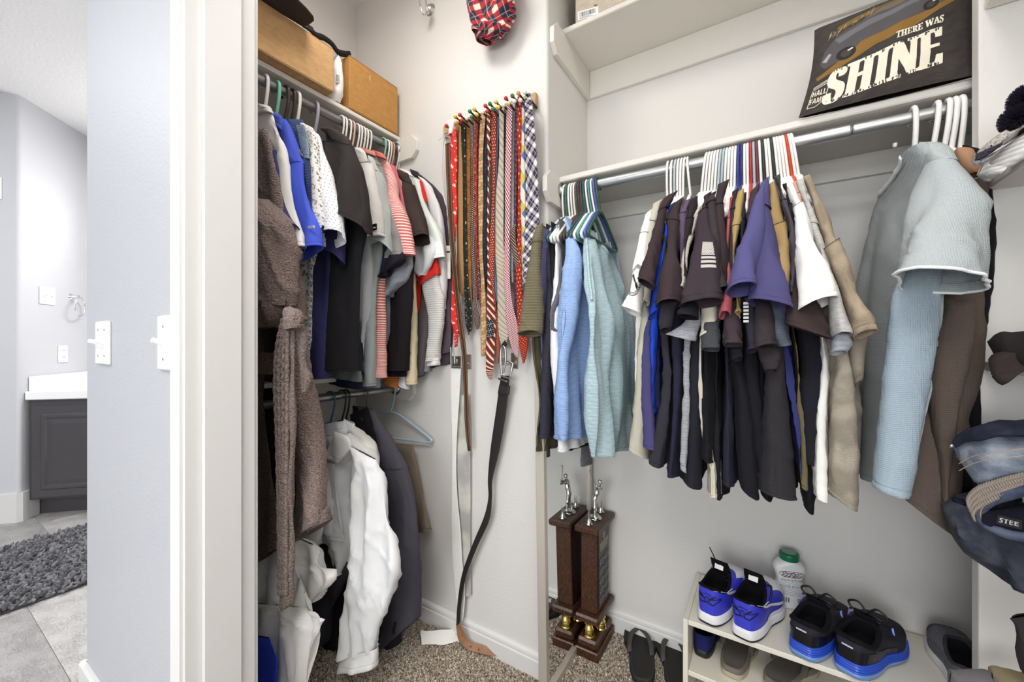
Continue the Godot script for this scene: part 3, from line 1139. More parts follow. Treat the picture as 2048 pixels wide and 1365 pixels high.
func closet_fittings() -> void:
	# right side: top shelf, rod shelf, cleats, rod
	var s := slab(Vector3(XS + 0.004, 2.382, ZB), Vector3(XR - 0.004, 2.402, -1.39), 0.003)
	var t: Node = struct("trim_5", s[0], M.shelf, s[1])
	t.queue_free() if false else null
	rename_thing(t, "wall_shelf", "high white shelf near the top of the alcove", "shelf")
	s = slab(Vector3(XS + 0.004, 1.806, ZB), Vector3(XR - 0.004, 1.826, -1.35), 0.003)
	t = struct("trim_5", s[0], M.shelf, s[1])
	rename_thing(t, "wall_shelf", "white shelf just above the tee shirt rod, carrying the printed pillow", "shelf")
	var cleats := [
		[Vector3(XS + 0.018, 2.267, ZB), Vector3(XR - 0.018, 2.382, ZB + 0.018), "long white cleat under the high alcove shelf"],
		[Vector3(XS + 0.018, 1.735, ZB), Vector3(XR - 0.018, 1.806, ZB + 0.018), "long white cleat under the shelf above the tee shirt rod"],
	]
	for c in cleats:
		s = slab(c[0], c[1], 0.002)
		var o := part(thing("shelf_cleat", c[2], "shelf cleat", "", s[1]), "board", s[0], M.shelf, s[1])
		o.name = "board"
	# end cleats: on the alcove's left side (profile in z and y)
	for c in [[2.267, 0.115, 0.30, "clipped white end cleat under the high shelf"], [1.725, 0.082, 0.42, "clipped white end cleat that holds the tee shirt rod"]]:
		var tb := Transform3D(Basis(Vector3(0, 0, 1), Vector3(0, 1, 0), Vector3(-1, 0, 0)), Vector3.ZERO)
		var len: float = c[2]
		if c[1] < 0.1:
			len = -1.245 - ZB
		else:
			len = -1.30 - ZB
		var mesh := joined([prism(octo(len, c[1] + (0.0 if c[1] > 0.1 else 0.03), 0.03), 0.018, 0.0015)], [tb])
		var at := Vector3(XS + 0.018, c[0] - (0.0 if c[1] > 0.1 else 0.012), ZB)
		part(thing("shelf_cleat", c[3], "shelf cleat", "", at), "board", mesh, M.shelf, at)
	rod("closet_rod", "galvanised closet rod carrying the tank tops and tee shirts", Vector3(XS + 0.018, 1.775, -1.366), Vector3(XR - 0.018, 1.77, -1.366), 0.0165, M.rod)
	socket("rod_socket", "metal rod socket at the tank top end of the alcove rod", Vector3(XS + 0.018, 1.775, -1.366), Vector3.RIGHT)
	# left side
	s = slab(Vector3(XL, 2.13, ZT + 0.004), Vector3(-1.405, 2.148, ZI - 0.004), 0.003)
	t = struct("trim_5", s[0], M.shelf, s[1])
	rename_thing(t, "wall_shelf", "white shelf under the cardboard boxes on the left wall", "shelf")
	s = slab(Vector3(XL, 1.06, ZT + 0.004), Vector3(-1.42, 1.078, ZI - 0.004), 0.003)
	t = struct("trim_5", s[0], M.shelf, s[1])
	rename_thing(t, "wall_shelf", "low white shelf above the dress shirts on the left wall", "shelf")
	for c in [[2.03, 0.1, "clipped white end cleat beside the cardboard boxes"], [0.955, 0.105, "clipped white end cleat at the low rod's end"]]:
		var mesh := prism(octo(0.44 if c[0] > 1.5 else 0.42, c[1], 0.03), 0.018, 0.0015)
		var at := Vector3(XL, c[0], ZT)
		part(thing("shelf_cleat", c[2], "shelf cleat", "", at), "board", mesh, M.shelf, at)
	for c in [[2.02, 2.13, "long white wall cleat behind the upper left hangers"], [0.95, 1.06, "long white wall cleat behind the low rod"]]:
		s = slab(Vector3(XL, c[0], ZT + 0.02), Vector3(XL + 0.018, c[1], ZI - 0.01), 0.002)
		part(thing("shelf_cleat", c[2], "shelf cleat", "", s[1]), "board", s[0], M.shelf, s[1])
	rod("closet_rod", "grey closet rod under the boxes carrying the polo shirts", Vector3(-1.42, 2.09, ZI - 0.02), Vector3(-1.42, 2.088, ZT + 0.018), 0.0155, M.rod_dark)
	rod("closet_rod", "low grey closet rod carrying the dress shirts and jacket", Vector3(-1.42, 1.005, ZI - 0.02), Vector3(-1.42, 1.005, ZT + 0.018), 0.0155, M.rod_dark)
	socket("rod_socket", "metal rod socket at the far end of the upper left rod", Vector3(-1.42, 2.088, ZT + 0.018), Vector3.BACK)
	socket("rod_socket", "metal rod socket at the far end of the low rod", Vector3(-1.42, 1.005, ZT + 0.018), Vector3.BACK)


func rename_thing(o: Node, called: String, label: String, category: String) -> void:
	o.remove_meta("kind")
	o.name = numbered(called)
	counts["trim_5"] = 0
	tag(o, label, category, "")


func rod(called: String, label: String, a: Vector3, b: Vector3, r: float, m: Material) -> void:
	var t = thing(called, label, "closet rod", "", a)
	var mid := a.lerp(b, 0.62)
	part(t, "outer_tube", rope([a, a.lerp(b, 0.3), mid], r, 24), m, Vector3.ZERO)
	part(t, "inner_tube", rope([mid, mid.lerp(b, 0.5), b], r * 0.9, 24), m, Vector3.ZERO)


# ---------------------------------------------------------------- hangers
func hanger_parts(thin: bool) -> Array:
	if T.has("hanger_frame"):
		return [T.hanger_thin if thin else T.hanger_hook, T.hanger_frame]
	var hook := []
	for i in 15:
		var a := lerpf(deg_to_rad(205), deg_to_rad(-8), i / 14.0)
		hook.append(Vector3(cos(a) * 0.0235, sin(a) * 0.0235, 0))
	hook += [Vector3(0.021, -0.03, 0), Vector3(0.012, -0.062, 0), Vector3(0.003, -0.085, 0), Vector3(0, -0.102, 0)]
	T.hanger_hook = rope(smooth_path(hook, 34), 0.0056, 8)
	T.hanger_thin = rope(smooth_path(hook, 34), 0.0036, 8)
	var arm := [Vector3(-0.136, -0.215, 0), Vector3(-0.144, -0.206, 0), Vector3(-0.138, -0.194, 0), Vector3(-0.08, -0.146, 0), Vector3(-0.03, -0.108, 0), Vector3(0, -0.1, 0), Vector3(0.03, -0.108, 0), Vector3(0.08, -0.146, 0), Vector3(0.138, -0.194, 0), Vector3(0.144, -0.206, 0), Vector3(0.136, -0.215, 0)]
	T.hanger_frame = joined([rope(smooth_path(arm, 30), 0.0052, 8), rope([Vector3(-0.138, -0.214, 0), Vector3(0, -0.216, 0), Vector3(0.138, -0.214, 0)], 0.0048, 8)])
	return [T.hanger_thin if thin else T.hanger_hook, T.hanger_frame]


# at: the rod's axis; along: the world direction of the arm that comes towards the room; roll leans the frame along the rod
func hanger(label: String, group: String, hex: String, at: Vector3, along: Vector3, roll := 0.0, turn := 0.0, size := 1.0, thin := true) -> Node3D:
	var p := hanger_parts(thin)
	var t = thing("clothes_hanger", label, "hanger", group, at)
	var b := Basis(along, Vector3.UP, along.cross(Vector3.UP))
	t.basis = Basis(Vector3.UP, turn) * Basis(along, roll) * b
	for k in 2:
		var o := MeshInstance3D.new()
		o.name = ["hook", "frame"][k]
		o.mesh = p[k]
		o.material_override = hanger_mat(hex)
		if k == 1 and size != 1.0:
			o.scale = Vector3(size, 1.0, 1.0)
		t.add_child(o)
	return t


# near edges only: rows of [px, py, (z), (half thickness)]; the cloth runs straight back from them to z = far
func edge_on(rows: Array, zn: float, zf: float, t0 := 0.012, t1 := 0.016, hem_dy := 0.0) -> Array:
	var out := []
	for i in rows.size():
		var r: Array = rows[i]
		var f := float(i) / maxi(rows.size() - 1, 1)
		var L := pz(r[0], r[1], r[2] if r.size() > 2 else zn)
		out.append([L, Vector3(L.x, L.y + hem_dy * f, zf), r[3] if r.size() > 3 else lerpf(t0, t1, f)])
	return out


func ordinal(n: int) -> String:
	var words := ["first", "second", "third", "fourth", "fifth", "sixth", "seventh", "eighth", "ninth", "tenth", "eleventh", "twelfth", "thirteenth", "fourteenth", "fifteenth", "sixteenth", "seventeenth", "eighteenth", "nineteenth", "twentieth", "twenty-first", "twenty-second", "twenty-third", "twenty-fourth", "twenty-fifth", "twenty-sixth", "twenty-seventh", "twenty-eighth", "twenty-ninth", "thirtieth"]
	return words[n - 1]


func cut(rows: Array, a: int, b: int) -> Array:
	return rows.slice(a, b + 1)


# a tee shirt in the crowd on the right rod
# rows: the shoulder and sleeve that come towards the room; seam: the row of its shoulder seam; z and half thickness at top and hem
func tee(label: String, hex: String, kind: String, rows: Array, seam: int, zz: Array, tt: Array, body: Array, bz := -1.2, o := {}) -> Node3D:
	var first := on_z(rows, zz[0], zz[1], tt[0], tt[1])
	var mid: Vector3 = (first[0][0] + first[0][1]) * 0.5
	var t = thing("tee_shirt", label, "tee shirt", o.get("group", ""), Vector3(mid.x, mid.y, -1.366))
	var sd := rng.randf() * 50.0
	var m := cloth(hex, kind)
	if seam > 0:
		part(t, "shoulder", drape(cut(first, 0, seam), {"hem": false, "amp": 0.004, "fine": 0.001, "seed": sd, "hang": 0.4}), m)
		var low := cut(first, seam, first.size() - 1)
		low[0] = [low[0][0] + (low[0][0] - low[0][1]) * 0.02, low[0][1] + (low[0][1] - low[0][0]) * 0.02, low[0][2] * 1.06]
		var d := drape_table(low, {"pinch": false, "amp": o.get("amp", 0.008), "fine": 0.0012, "freq": o.get("freq", 13.0), "seed": sd, "hang": 0.35, "tilt": o.get("tilt", 0.009), "crease": 0.005})
		part(t, "sleeve", drape_mesh(d), m)
		seam_line(t, d, hex)
		t.set_meta("d", d)
	else:
		var d := drape_table(first, {"amp": o.get("amp", 0.006), "seed": sd, "freq": o.get("freq", 13.0)})
		part(t, "sleeve", drape_mesh(d), m)
		t.set_meta("d", d)
	if body.size():
		var st := on_z(body, bz, bz + 0.02, 0.0, 0.0)
		part(t, "body", drape(st, {"deep": Vector3(0, 0, -1.575 - bz), "n": 3.0, "amp": o.get("bamp", 0.009), "fine": 0.0015, "freq": 9.0, "seed": sd + 9.0, "hang": 0.2}), cloth(o.get("bhex", hex), o.get("bkind", kind)))
	return t


func seam_line(t: Node3D, d: Dictionary, hex: String) -> void:
	# the stitched ridge where sleeve joins shoulder, darkened to stand in for seam shade
	var pts := []
	for i in 15:
		var X := lerpf(-0.98, 0.98, i / 14.0)
		pts.append(drape_at(d, X, pow(1.0 - pow(absf(X), d.n), 1.0 / d.n), 0.004, 0.0006))
	part(t, "seam", rope(pts, 0.0011, 5), cloth(Color.html(hex).darkened(0.35).to_html(false)))


func sleeve_end(t: Node3D, rows: Array, zz: Array, tt: Array, hex: String, kind := "jersey", o := {}) -> void:
	var sd := rng.randf() * 50.0
	part(t, "sleeve", drape(on_z(rows, zz[0], zz[1], tt[0], tt[1]), {"amp": o.get("amp", 0.006), "seed": sd, "hang": 0.2, "tilt": o.get("tilt", 0.006)}), cloth(hex, kind))


func right_rod_clothes() -> void:
	var zr := -1.366
	var near := Vector3(0, 0, 1)
	# hangers over the tank tops
	var k := 0
	for h in [[1131, "f2f0ec"], [1137, "2c6a5f"], [1142, "f2f0ec"], [1147, "f0eee8"], [1152, "ece6dd"], [1157, "2f463a"], [1161, "5a2a33"], [1166, "2a4f45"], [1171, "34535a"], [1176, "f2f0ec"], [1181, "4d938c"], [1186, "f2f0ec"], [1191, "525cb2"], [1196, "2a5640"]]:
		k += 1
		var white: bool = h[1] in ["f2f0ec", "f0eee8", "ece6dd"]
		var at := Vector3(pz(h[0], 360, zr).x, 1.775 - 0.0035, zr)
		hanger("white hanger, %s from the rod socket in the bunch over the tank tops" % ordinal(k) if white else {"2c6a5f": "dark teal hanger second from the rod socket", "2f463a": "blackish green hanger among the tank top hangers", "5a2a33": "maroon hanger among the tank top hangers", "2a4f45": "deep green hanger right of the maroon one over the tank tops", "34535a": "slate teal hanger left of the bright white one over the tank tops", "4d938c": "light teal hanger over the tank tops", "525cb2": "blue hanger over the tank tops, beside the dark green one", "2a5640": "dark green hanger holding the pale teal tank top"}[h[1]], "white hangers over the tank tops" if white else "", h[1], at, near, (h[0] - 1160) * 0.0028)
	# hangers over the tees
	var w := "f4f2ee"
	var list := [[1337, w], [1345, w], [1352, "b9c4c6"], [1358, w], [1364, w], [1370, w], [1377, w]]
	for i in 30:
		list.append([1412.0 + i * 5.95, w])
	for c in [[12, "b4c6c8"], [13, "a9bdc0"], [18, "2e3a94"], [19, "23286a"], [22, "b8232c"], [23, "a9b9c2"], [24, "6b2c33"], [26, "26302f"], [29, "2a2c2e"], [34, "c9461f"]]:
		list[c[0]][1] = c[1]
	var names := {"b9c4c6": "grey blue hanger third in the left cluster of tee hangers", "b4c6c8": "pale aqua hanger in the middle of the tee hangers", "a9bdc0": "pale aqua hanger in the middle of the tee hangers", "2e3a94": "royal blue hanger among the white tee hangers", "23286a": "dark navy hanger beside the royal blue one over the tees", "b8232c": "red hanger among the tee hangers", "a9b9c2": "ice blue hanger right beside the red one", "6b2c33": "maroon hanger right of the red hanger", "26302f": "black green hanger over the dark tees", "2a2c2e": "black hanger left of the orange one", "c9461f": "orange hanger near the right end of the tee hangers"}
	for i in list.size():
		var h: Array = list[i]
		var roll: float = (h[0] - 1352.0) * -0.0005 - 0.05 if i < 7 else lerpf(-0.14, 0.16, (i - 7) / 29.0)
		if i == 6:
			roll = 0.06
		var label: String = names.get(h[1], "")
		var group := ""
		if label == "":
			label = "white plastic hanger, %s from the left in the small left cluster over the tees" % ordinal(i + 1) if i < 7 else "white plastic hanger, %s from the left in the packed run over the tees" % ordinal(i - 6)
			group = "small cluster of white tee hangers" if i < 7 else "packed white tee hangers"
		elif label.begins_with("pale aqua"):
			label = "pale aqua hanger, %s of two side by side among white ones" % ["left", "right"][i - 12]
		hanger(label, group, h[1], Vector3(pz(h[0], 300, zr).x, 1.7725, zr), near, roll)
	var end := [[1826, "white hanger carrying the light grey knit shirt", 0.02], [1871, "white hanger second from left in the right end group", -0.06], [1893, "white hanger in the middle of the right end group", -0.05], [1907, "white hanger fourth from left in the right end group", -0.04], [1921, "rightmost white hanger, beside the wall end", 0.0]]
	for h in end:
		hanger(h[1], "", w, Vector3(pz(h[0], 250, zr).x, 1.77, zr), near, h[2], 0.0, 1.0, false)
	# little pins under the rod shelf
	for px in [1813, 1856, 1933]:
		var p := pz(px, 255 - (px - 1813) * 0.17, -1.30)
		part(thing("shelf_pin", {1813: "small white peg under the rod shelf left of the grey shirt's hanger", 1856: "small white peg under the rod shelf right of the grey shirt's hanger", 1933: "small white peg under the rod shelf by the wall end"}[px], "peg", "", Vector3(p.x, p.y, -1.40)), "peg", lathe([[0.0, -0.006], [0.0045, -0.005], [0.005, 0.004], [0.0, 0.005]], 10), M.white_plastic, Vector3(p.x, p.y, -1.40))
	tank_tops()
	tees()
	grey_shirt()


func tank_tops() -> void:
	# olive tee
	var t := tee("olive green tee at the far left of the alcove rod, sleeve before the ties", "77705a", "ripple", [[1074, 452, 1086, 446], [1066, 487, 1081, 484], [1054, 560, 1080, 560], [1045, 640, 1081, 640], [1040, 672, 1081, 664]], 1, [-1.18, -1.11], [0.012, 0.035], [])
	part(t, "body", drape(edge_on([[1084, 450, -1.22], [1074, 560, -1.19], [1066, 690], [1078, 800], [1073, 868], [1072, 912]], -1.17, -1.55, 0.012, 0.022, -0.02), {"amp": 0.008, "seed": 3.0, "bot": 0.05}), cloth("55503f"))
	t = thing("tee_shirt", "violet blue tee squeezed behind the olive tee", "tee shirt", "", Vector3(-0.6, 1.6, -1.366))
	part(t, "body", drape(edge_on([[1086, 455, -1.21], [1083, 520, -1.19], [1080, 600], [1082, 668], [1086, 800]], -1.17, -1.55, 0.010, 0.012), {"amp": 0.004}), cloth("6c6a94", "heather"))
	t = thing("tank_top", "charcoal navy heather tank top left of the white one", "tank top", "", Vector3(-0.58, 1.6, -1.366))
	part(t, "body", drape(edge_on([[1092, 447, -1.25], [1096, 540, -1.2], [1096, 650], [1088, 760], [1084, 878]], -1.17, -1.55, 0.011, 0.02), {"amp": 0.008, "seed": 5.0, "scoop": [0.5, 0.1, 0.05]}), cloth("3a3a45", "heather"))
	t = thing("tank_top", "black tank top between the charcoal and grey ones", "tank top", "", Vector3(-0.56, 1.6, -1.366))
	part(t, "body", drape(edge_on([[1102, 443, -1.25], [1104, 540, -1.21], [1104, 650], [1110, 760], [1122, 860]], -1.2, -1.55, 0.008, 0.012), {"amp": 0.006, "seed": 6.0, "scoop": [0.5, 0.1, 0.05]}), cloth("232328"))
	t = thing("tank_top", "white tank top showing below the blue ones", "tank top", "", Vector3(-0.54, 1.6, -1.366))
	part(t, "body", drape(edge_on([[1112, 450, -1.25], [1112, 560, -1.21], [1106, 640, -1.17], [1110, 740], [1118, 830], [1121, 905]], -1.17, -1.5, 0.009, 0.018, -0.01), {"amp": 0.008, "seed": 7.0, "scoop": [0.5, 0.1, 0.05]}), cloth("e6e6e8"))
	t = thing("tank_top", "grey marled tank top with a deep armhole beside the light blue one", "tank top", "", Vector3(-0.53, 1.6, -1.366))
	part(t, "body", drape(edge_on([[1117, 436, -1.25], [1122, 500, -1.225], [1117, 580, -1.2], [1101, 634, -1.155], [1118, 700, -1.19], [1140, 800, -1.25]], -1.17, -1.5, 0.008, 0.012), {"amp": 0.006, "seed": 8.0, "scoop": [0.5, 0.12, 0.05]}), cloth("6a6a72", "heather"))
	t = thing("tank_top", "black tank top hanging lowest behind the light blue one", "tank top", "", Vector3(-0.52, 1.6, -1.366))
	part(t, "body", drape(edge_on([[1146, 445, -1.28], [1142, 600, -1.26], [1138, 800], [1140, 902]], -1.25, -1.5, 0.006, 0.012, -0.02), {"amp": 0.006, "seed": 8.5}), cloth("1d1d21"))
	t = thing("tank_top", "grey heather top whose hem dips beside the teal one", "tank top", "", Vector3(-0.5, 1.6, -1.366))
	part(t, "body", drape(edge_on([[1166, 450, -1.34], [1164, 600, -1.34], [1160, 800, -1.34], [1162, 935, -1.34]], -1.34, -1.42, 0.006, 0.014), {"amp": 0.006, "seed": 8.7}), cloth("77777f", "heather"))
	t = thing("tank_top", "light blue heather tank top", "tank top", "", Vector3(-0.5, 1.6, -1.366))
	var d := drape_table(edge_on([[1130, 432, -1.25], [1142, 500, -1.22], [1137, 550, -1.19], [1125, 640, -1.15], [1122, 760], [1122, 882]], -1.15, -1.55, 0.012, 0.028, -0.045), {"amp": 0.018, "freq": 12.0, "seed": 21.0, "hang": 0.12, "scoop": [0.52, 0.12, 0.05], "n": 2.6})
	part(t, "body", drape_mesh(d), cloth("9cb9e8", "heather"))
	neck_band(t, d, "9cb9e8", "heather")
	t = thing("tank_top", "pale teal tank top facing the tee shirts", "tank top", "", Vector3(-0.45, 1.6, -1.366))
	d = drape_table(edge_on([[1170, 452, -1.25], [1178, 540, -1.215], [1186, 640, -1.155], [1186, 780], [1187, 916]], -1.15, -1.56, 0.012, 0.026, -0.05), {"amp": 0.017, "freq": 15.0, "seed": 31.0, "hang": 0.12, "scoop": [0.5, 0.13, 0.05], "n": 2.6})
	part(t, "body", drape_mesh(d), cloth("b4ccd4", "heather"))
	neck_band(t, d, "b4ccd4", "heather")
	# armhole binding on the near edge of the teal one
	var pts := []
	for i in 13:
		pts.append(drape_at(d, -1.0, 0.0, 0.02 + i * 0.033, 0.001) + Vector3(0.004, 0, 0.001))
	part(t, "armhole_binding", rope(pts, 0.0045, 6), cloth("b9d3d6", "heather"))


func neck_band(t: Node3D, d: Dictionary, hex: String, kind := "jersey", w := 0.006) -> void:
	for s in [1.0, -1.0]:
		var pts := []
		for i in 25:
			var X: float = lerpf(-1, 1, i / 24.0) * d.scoop[0] * 0.999
			var Y: float = s * pow(1.0 - pow(absf(X), d.n), 1.0 / d.n)
			pts.append(drape_at(d, X, Y, 0.012, 0.0005))
		part(t, "neck_band", rope(pts, w, 6, -1.0, 0.4, Vector3.UP), cloth(hex, kind))


func ring_print() -> StandardMaterial3D:
	var im := Image.create(160, 160, false, Image.FORMAT_RGBA8)
	for y in 160:
		for x in 160:
			var v := Vector2(x - 80, y - 80) / 80.0
			var r := v.length()
			var a := atan2(v.y, v.x)
			var on := (r > 0.95 and r < 0.985) or (r > 0.765 and r < 0.79)
			if r >= 0.80 and r <= 0.94:
				var k := fmod(a / TAU * 30.0 + 60.0, 1.0)
				on = on or (k > 0.12 and k < 0.3) or (k > 0.6 and k < 0.74) or (k > 0.3 and k < 0.6 and absf(r - 0.87) < 0.022 * (1.0 + sin(floor(a * 5.0) * 7.0)))
			# the dark tool shape in the middle
			var q := v.rotated(-0.75)
			on = on or (absf(q.y) < 0.07 and q.x > -0.55 and q.x < 0.7) or (absf(q.x + 0.5) < 0.06 and q.y > -0.05 and q.y < 0.2) or (q.x > 0.3 and q.x < 0.72 and absf(q.y) < 0.13)
			im.set_pixel(x, y, Color(0.13, 0.13, 0.14, 1.0 if on else 0.0))
	return mat(Color(1, 1, 1), 0.85, {"tex": ImageTexture.create_from_image(im), "scissor": true})


func flag_print() -> StandardMaterial3D:
	var im := Image.create(128, 192, false, Image.FORMAT_RGBA8)
	for y in 192:
		for x in 128:
			var on := false
			if y < 104:
				on = true
				var k := y / 11
				var cx := fmod(x + (9.0 if k % 2 else 0.0), 18.0) - 9.0
				var cy := fmod(float(y), 11.0) - 5.5
				if absf(cx) + absf(cy) < 3.6:
					on = false
			else:
				on = fmod(float(y - 112), 30.0) < 18.0 and y > 112
			im.set_pixel(x, y, Color(0.72, 0.71, 0.69, 1.0 if on else 0.0))
	return mat(Color(1, 1, 1), 0.85, {"tex": ImageTexture.create_from_image(im), "scissor": true})


func tees() -> void:
	var dk := "3b3033"
	var t := tee("white tee with a round black emblem on its sleeve", "e9e7e4", "jersey", [[1291, 428, 1308, 416], [1281, 468, 1298, 466], [1266, 520, 1297, 520], [1254, 575, 1291, 575], [1245, 618, 1284, 632]], 1, [-1.22, -1.12], [0.012, 0.036], [[1284, 470, 1294, 470], [1272, 640, 1284, 640], [1268, 760, 1280, 760], [1264, 880, 1276, 880]], -1.24)
	var d: Dictionary = t.get_meta("d")
	part(t, "print", drape_patch(d, -0.88, 0.92, 0.40, 0.80), ring_print())
	t = tee("pale green grey tee behind the white emblem tee", "b9b6a5", "jersey", [[1306, 408, 1325, 398], [1299, 442, 1314, 444], [1292, 515, 1304, 512], [1288, 580, 1300, 578], [1284, 606, 1297, 604]], 1, [-1.23, -1.14], [0.012, 0.02], [[1300, 440, 1312, 440], [1276, 640, 1302, 640], [1266, 780, 1296, 780], [1249, 896, 1294, 928]], -1.19)
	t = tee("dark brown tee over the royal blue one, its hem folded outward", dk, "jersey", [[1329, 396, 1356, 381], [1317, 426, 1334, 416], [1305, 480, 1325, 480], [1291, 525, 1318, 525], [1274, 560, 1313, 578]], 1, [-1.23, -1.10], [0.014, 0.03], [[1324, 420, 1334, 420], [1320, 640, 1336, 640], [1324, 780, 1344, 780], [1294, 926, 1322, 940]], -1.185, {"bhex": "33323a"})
	t = tee("royal blue tee showing as a narrow bright strip", "2a4fd0", "jersey", [[1338, 412, 1350, 404], [1331, 450, 1342, 448], [1318, 520, 1334, 510], [1306, 580, 1322, 576]], 1, [-1.23, -1.15], [0.012, 0.015], [[1332, 430, 1342, 430], [1296, 650, 1312, 650], [1298, 740, 1308, 740], [1304, 830, 1308, 830]], -1.195)
	sleeve_end(t, [[1310, 590, 1334, 590], [1294, 641, 1320, 622]], [-1.12, -1.12], [0.012, 0.016], "20389c")
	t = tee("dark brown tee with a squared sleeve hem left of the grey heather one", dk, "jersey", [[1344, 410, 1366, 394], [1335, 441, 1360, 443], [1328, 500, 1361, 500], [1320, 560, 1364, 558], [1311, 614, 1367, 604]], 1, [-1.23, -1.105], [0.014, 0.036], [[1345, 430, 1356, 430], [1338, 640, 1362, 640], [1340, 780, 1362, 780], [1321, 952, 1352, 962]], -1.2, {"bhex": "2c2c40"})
	sleeve_end(t, [[1322, 600, 1356, 605], [1318, 640, 1350, 648], [1322, 664, 1344, 658]], [-1.12, -1.12], [0.012, 0.02], "302c33")
	t = tee("dusky purple tee with a pale collar edge", "5d4d63", "jersey", [[1366, 404, 1384, 396], [1358, 430, 1374, 425], [1358, 500, 1368, 500], [1362, 570, 1368, 570]], 1, [-1.24, -1.15], [0.012, 0.015], [[1364, 440, 1374, 440], [1286, 640, 1316, 640], [1281, 780, 1306, 780], [1282, 895, 1316, 905]], -1.18, {"bhex": "4a4672"})
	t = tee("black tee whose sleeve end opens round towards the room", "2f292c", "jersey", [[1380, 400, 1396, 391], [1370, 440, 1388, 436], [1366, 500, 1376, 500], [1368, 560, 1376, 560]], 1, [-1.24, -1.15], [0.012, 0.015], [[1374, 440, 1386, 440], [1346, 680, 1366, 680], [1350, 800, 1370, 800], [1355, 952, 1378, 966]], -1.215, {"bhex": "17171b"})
	sleeve_end(t, [[1364, 600, 1392, 602], [1360, 634, 1390, 636]], [-1.13, -1.095], [0.014, 0.03], "1e1d22")
	t = tee("cream heather tee sleeve between two dark ones", "c4bcb2", "heather", [[1398, 414, 1404, 410], [1371, 477, 1388, 470], [1362, 520, 1378, 518], [1362, 560, 1370, 556], [1364, 580, 1368, 580]], 1, [-1.23, -1.13], [0.012, 0.018], [], -1.2)
	t = tee("light grey heather tee with a crumpled sleeve low in the crowd", "a5a7ad", "heather", [[1388, 560, 1400, 560], [1382, 620, 1399, 612], [1360, 650, 1398, 650], [1328, 668, 1394, 684]], 0, [-1.18, -1.12], [0.012, 0.024], [[1388, 440, 1396, 440], [1366, 672, 1384, 672], [1364, 740, 1380, 740], [1366, 800, 1378, 800], [1356, 935, 1374, 950]], -1.175)
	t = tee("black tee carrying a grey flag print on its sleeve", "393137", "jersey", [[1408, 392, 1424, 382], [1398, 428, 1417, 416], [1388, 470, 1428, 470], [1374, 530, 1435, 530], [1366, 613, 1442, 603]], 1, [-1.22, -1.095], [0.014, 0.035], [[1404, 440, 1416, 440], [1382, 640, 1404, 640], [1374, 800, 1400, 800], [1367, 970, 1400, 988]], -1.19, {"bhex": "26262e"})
	part(t, "print", drape_patch(t.get_meta("d"), 0.02, 0.8, 0.44, 0.72), flag_print())
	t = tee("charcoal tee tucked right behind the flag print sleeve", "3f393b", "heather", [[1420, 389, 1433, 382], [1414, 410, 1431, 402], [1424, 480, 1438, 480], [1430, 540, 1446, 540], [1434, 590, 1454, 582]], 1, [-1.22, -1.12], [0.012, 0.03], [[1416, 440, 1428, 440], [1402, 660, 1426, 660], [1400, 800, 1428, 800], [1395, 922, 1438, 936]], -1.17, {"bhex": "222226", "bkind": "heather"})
	sleeve_end(t, [[1412, 640, 1440, 640], [1408, 672, 1446, 672], [1410, 700, 1440, 700]], [-1.14, -1.12], [0.015, 0.024], "4a4c50", "heather")
	t = tee("beige tee with a rolled sleeve under the flag print", "cfc8b8", "jersey", [[1408, 590, 1424, 590], [1402, 640, 1428, 636], [1397, 676, 1424, 660]], 0, [-1.16, -1.13], [0.014, 0.02], [[1408, 500, 1418, 500], [1397, 700, 1404, 700], [1400, 840, 1410, 840], [1412, 930, 1434, 930], [1415, 998, 1436, 1000]], -1.185)
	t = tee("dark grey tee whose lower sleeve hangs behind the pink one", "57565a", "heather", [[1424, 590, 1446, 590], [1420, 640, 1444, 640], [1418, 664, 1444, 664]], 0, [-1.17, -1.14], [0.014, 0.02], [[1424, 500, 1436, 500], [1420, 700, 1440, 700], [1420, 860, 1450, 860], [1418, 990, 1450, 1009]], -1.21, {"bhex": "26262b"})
	t = tee("brown black tee with a high shoulder left of the pink sleeve", dk, "jersey", [[1436, 369, 1459, 358], [1431, 412, 1447, 408], [1432, 470, 1449, 470], [1440, 530, 1454, 530], [1444, 572, 1457, 572]], 1, [-1.22, -1.14], [0.013, 0.02], [[1438, 430, 1450, 430], [1438, 650, 1464, 650], [1440, 800, 1472, 800], [1438, 970, 1479, 984]], -1.18, {"bhex": "292a38"})
	t = tee("pink red heather tee squeezed into a thin strip", "b65f66", "heather", [[1460, 396, 1467, 390], [1454, 440, 1462, 435], [1450, 500, 1458, 500], [1454, 560, 1462, 560], [1450, 596, 1461, 592], [1438, 633, 1456, 629]], 1, [-1.23, -1.10], [0.01, 0.014], [])
	t = tee("plum black tee between the pink and khaki ones", "3a3034", "jersey", [[1464, 384, 1477, 376], [1460, 420, 1473, 418], [1458, 500, 1466, 500], [1462, 580, 1470, 580]], 1, [-1.24, -1.16], [0.012, 0.014], [[1462, 440, 1472, 440], [1452, 690, 1480, 690], [1470, 800, 1500, 800], [1482, 980, 1516, 1004]], -1.175, {"bhex": "1d1d22"})
	sleeve_end(t, [[1452, 610, 1474, 600], [1448, 650, 1478, 648], [1445, 691, 1489, 690]], [-1.15, -1.095], [0.016, 0.03], "41373c")
	sleeve_end(t, [[1466, 694, 1488, 694], [1466, 722, 1490, 716]], [-1.13, -1.12], [0.012, 0.018], "26252b")
	t = tee("khaki yellow tee with a narrow rolled sleeve", "a6905f", "jersey", [[1476, 384, 1488, 377], [1464, 453, 1480, 450], [1462, 520, 1472, 520], [1464, 580, 1484, 585], [1470, 632, 1488, 628]], 1, [-1.23, -1.11], [0.011, 0.016], [])
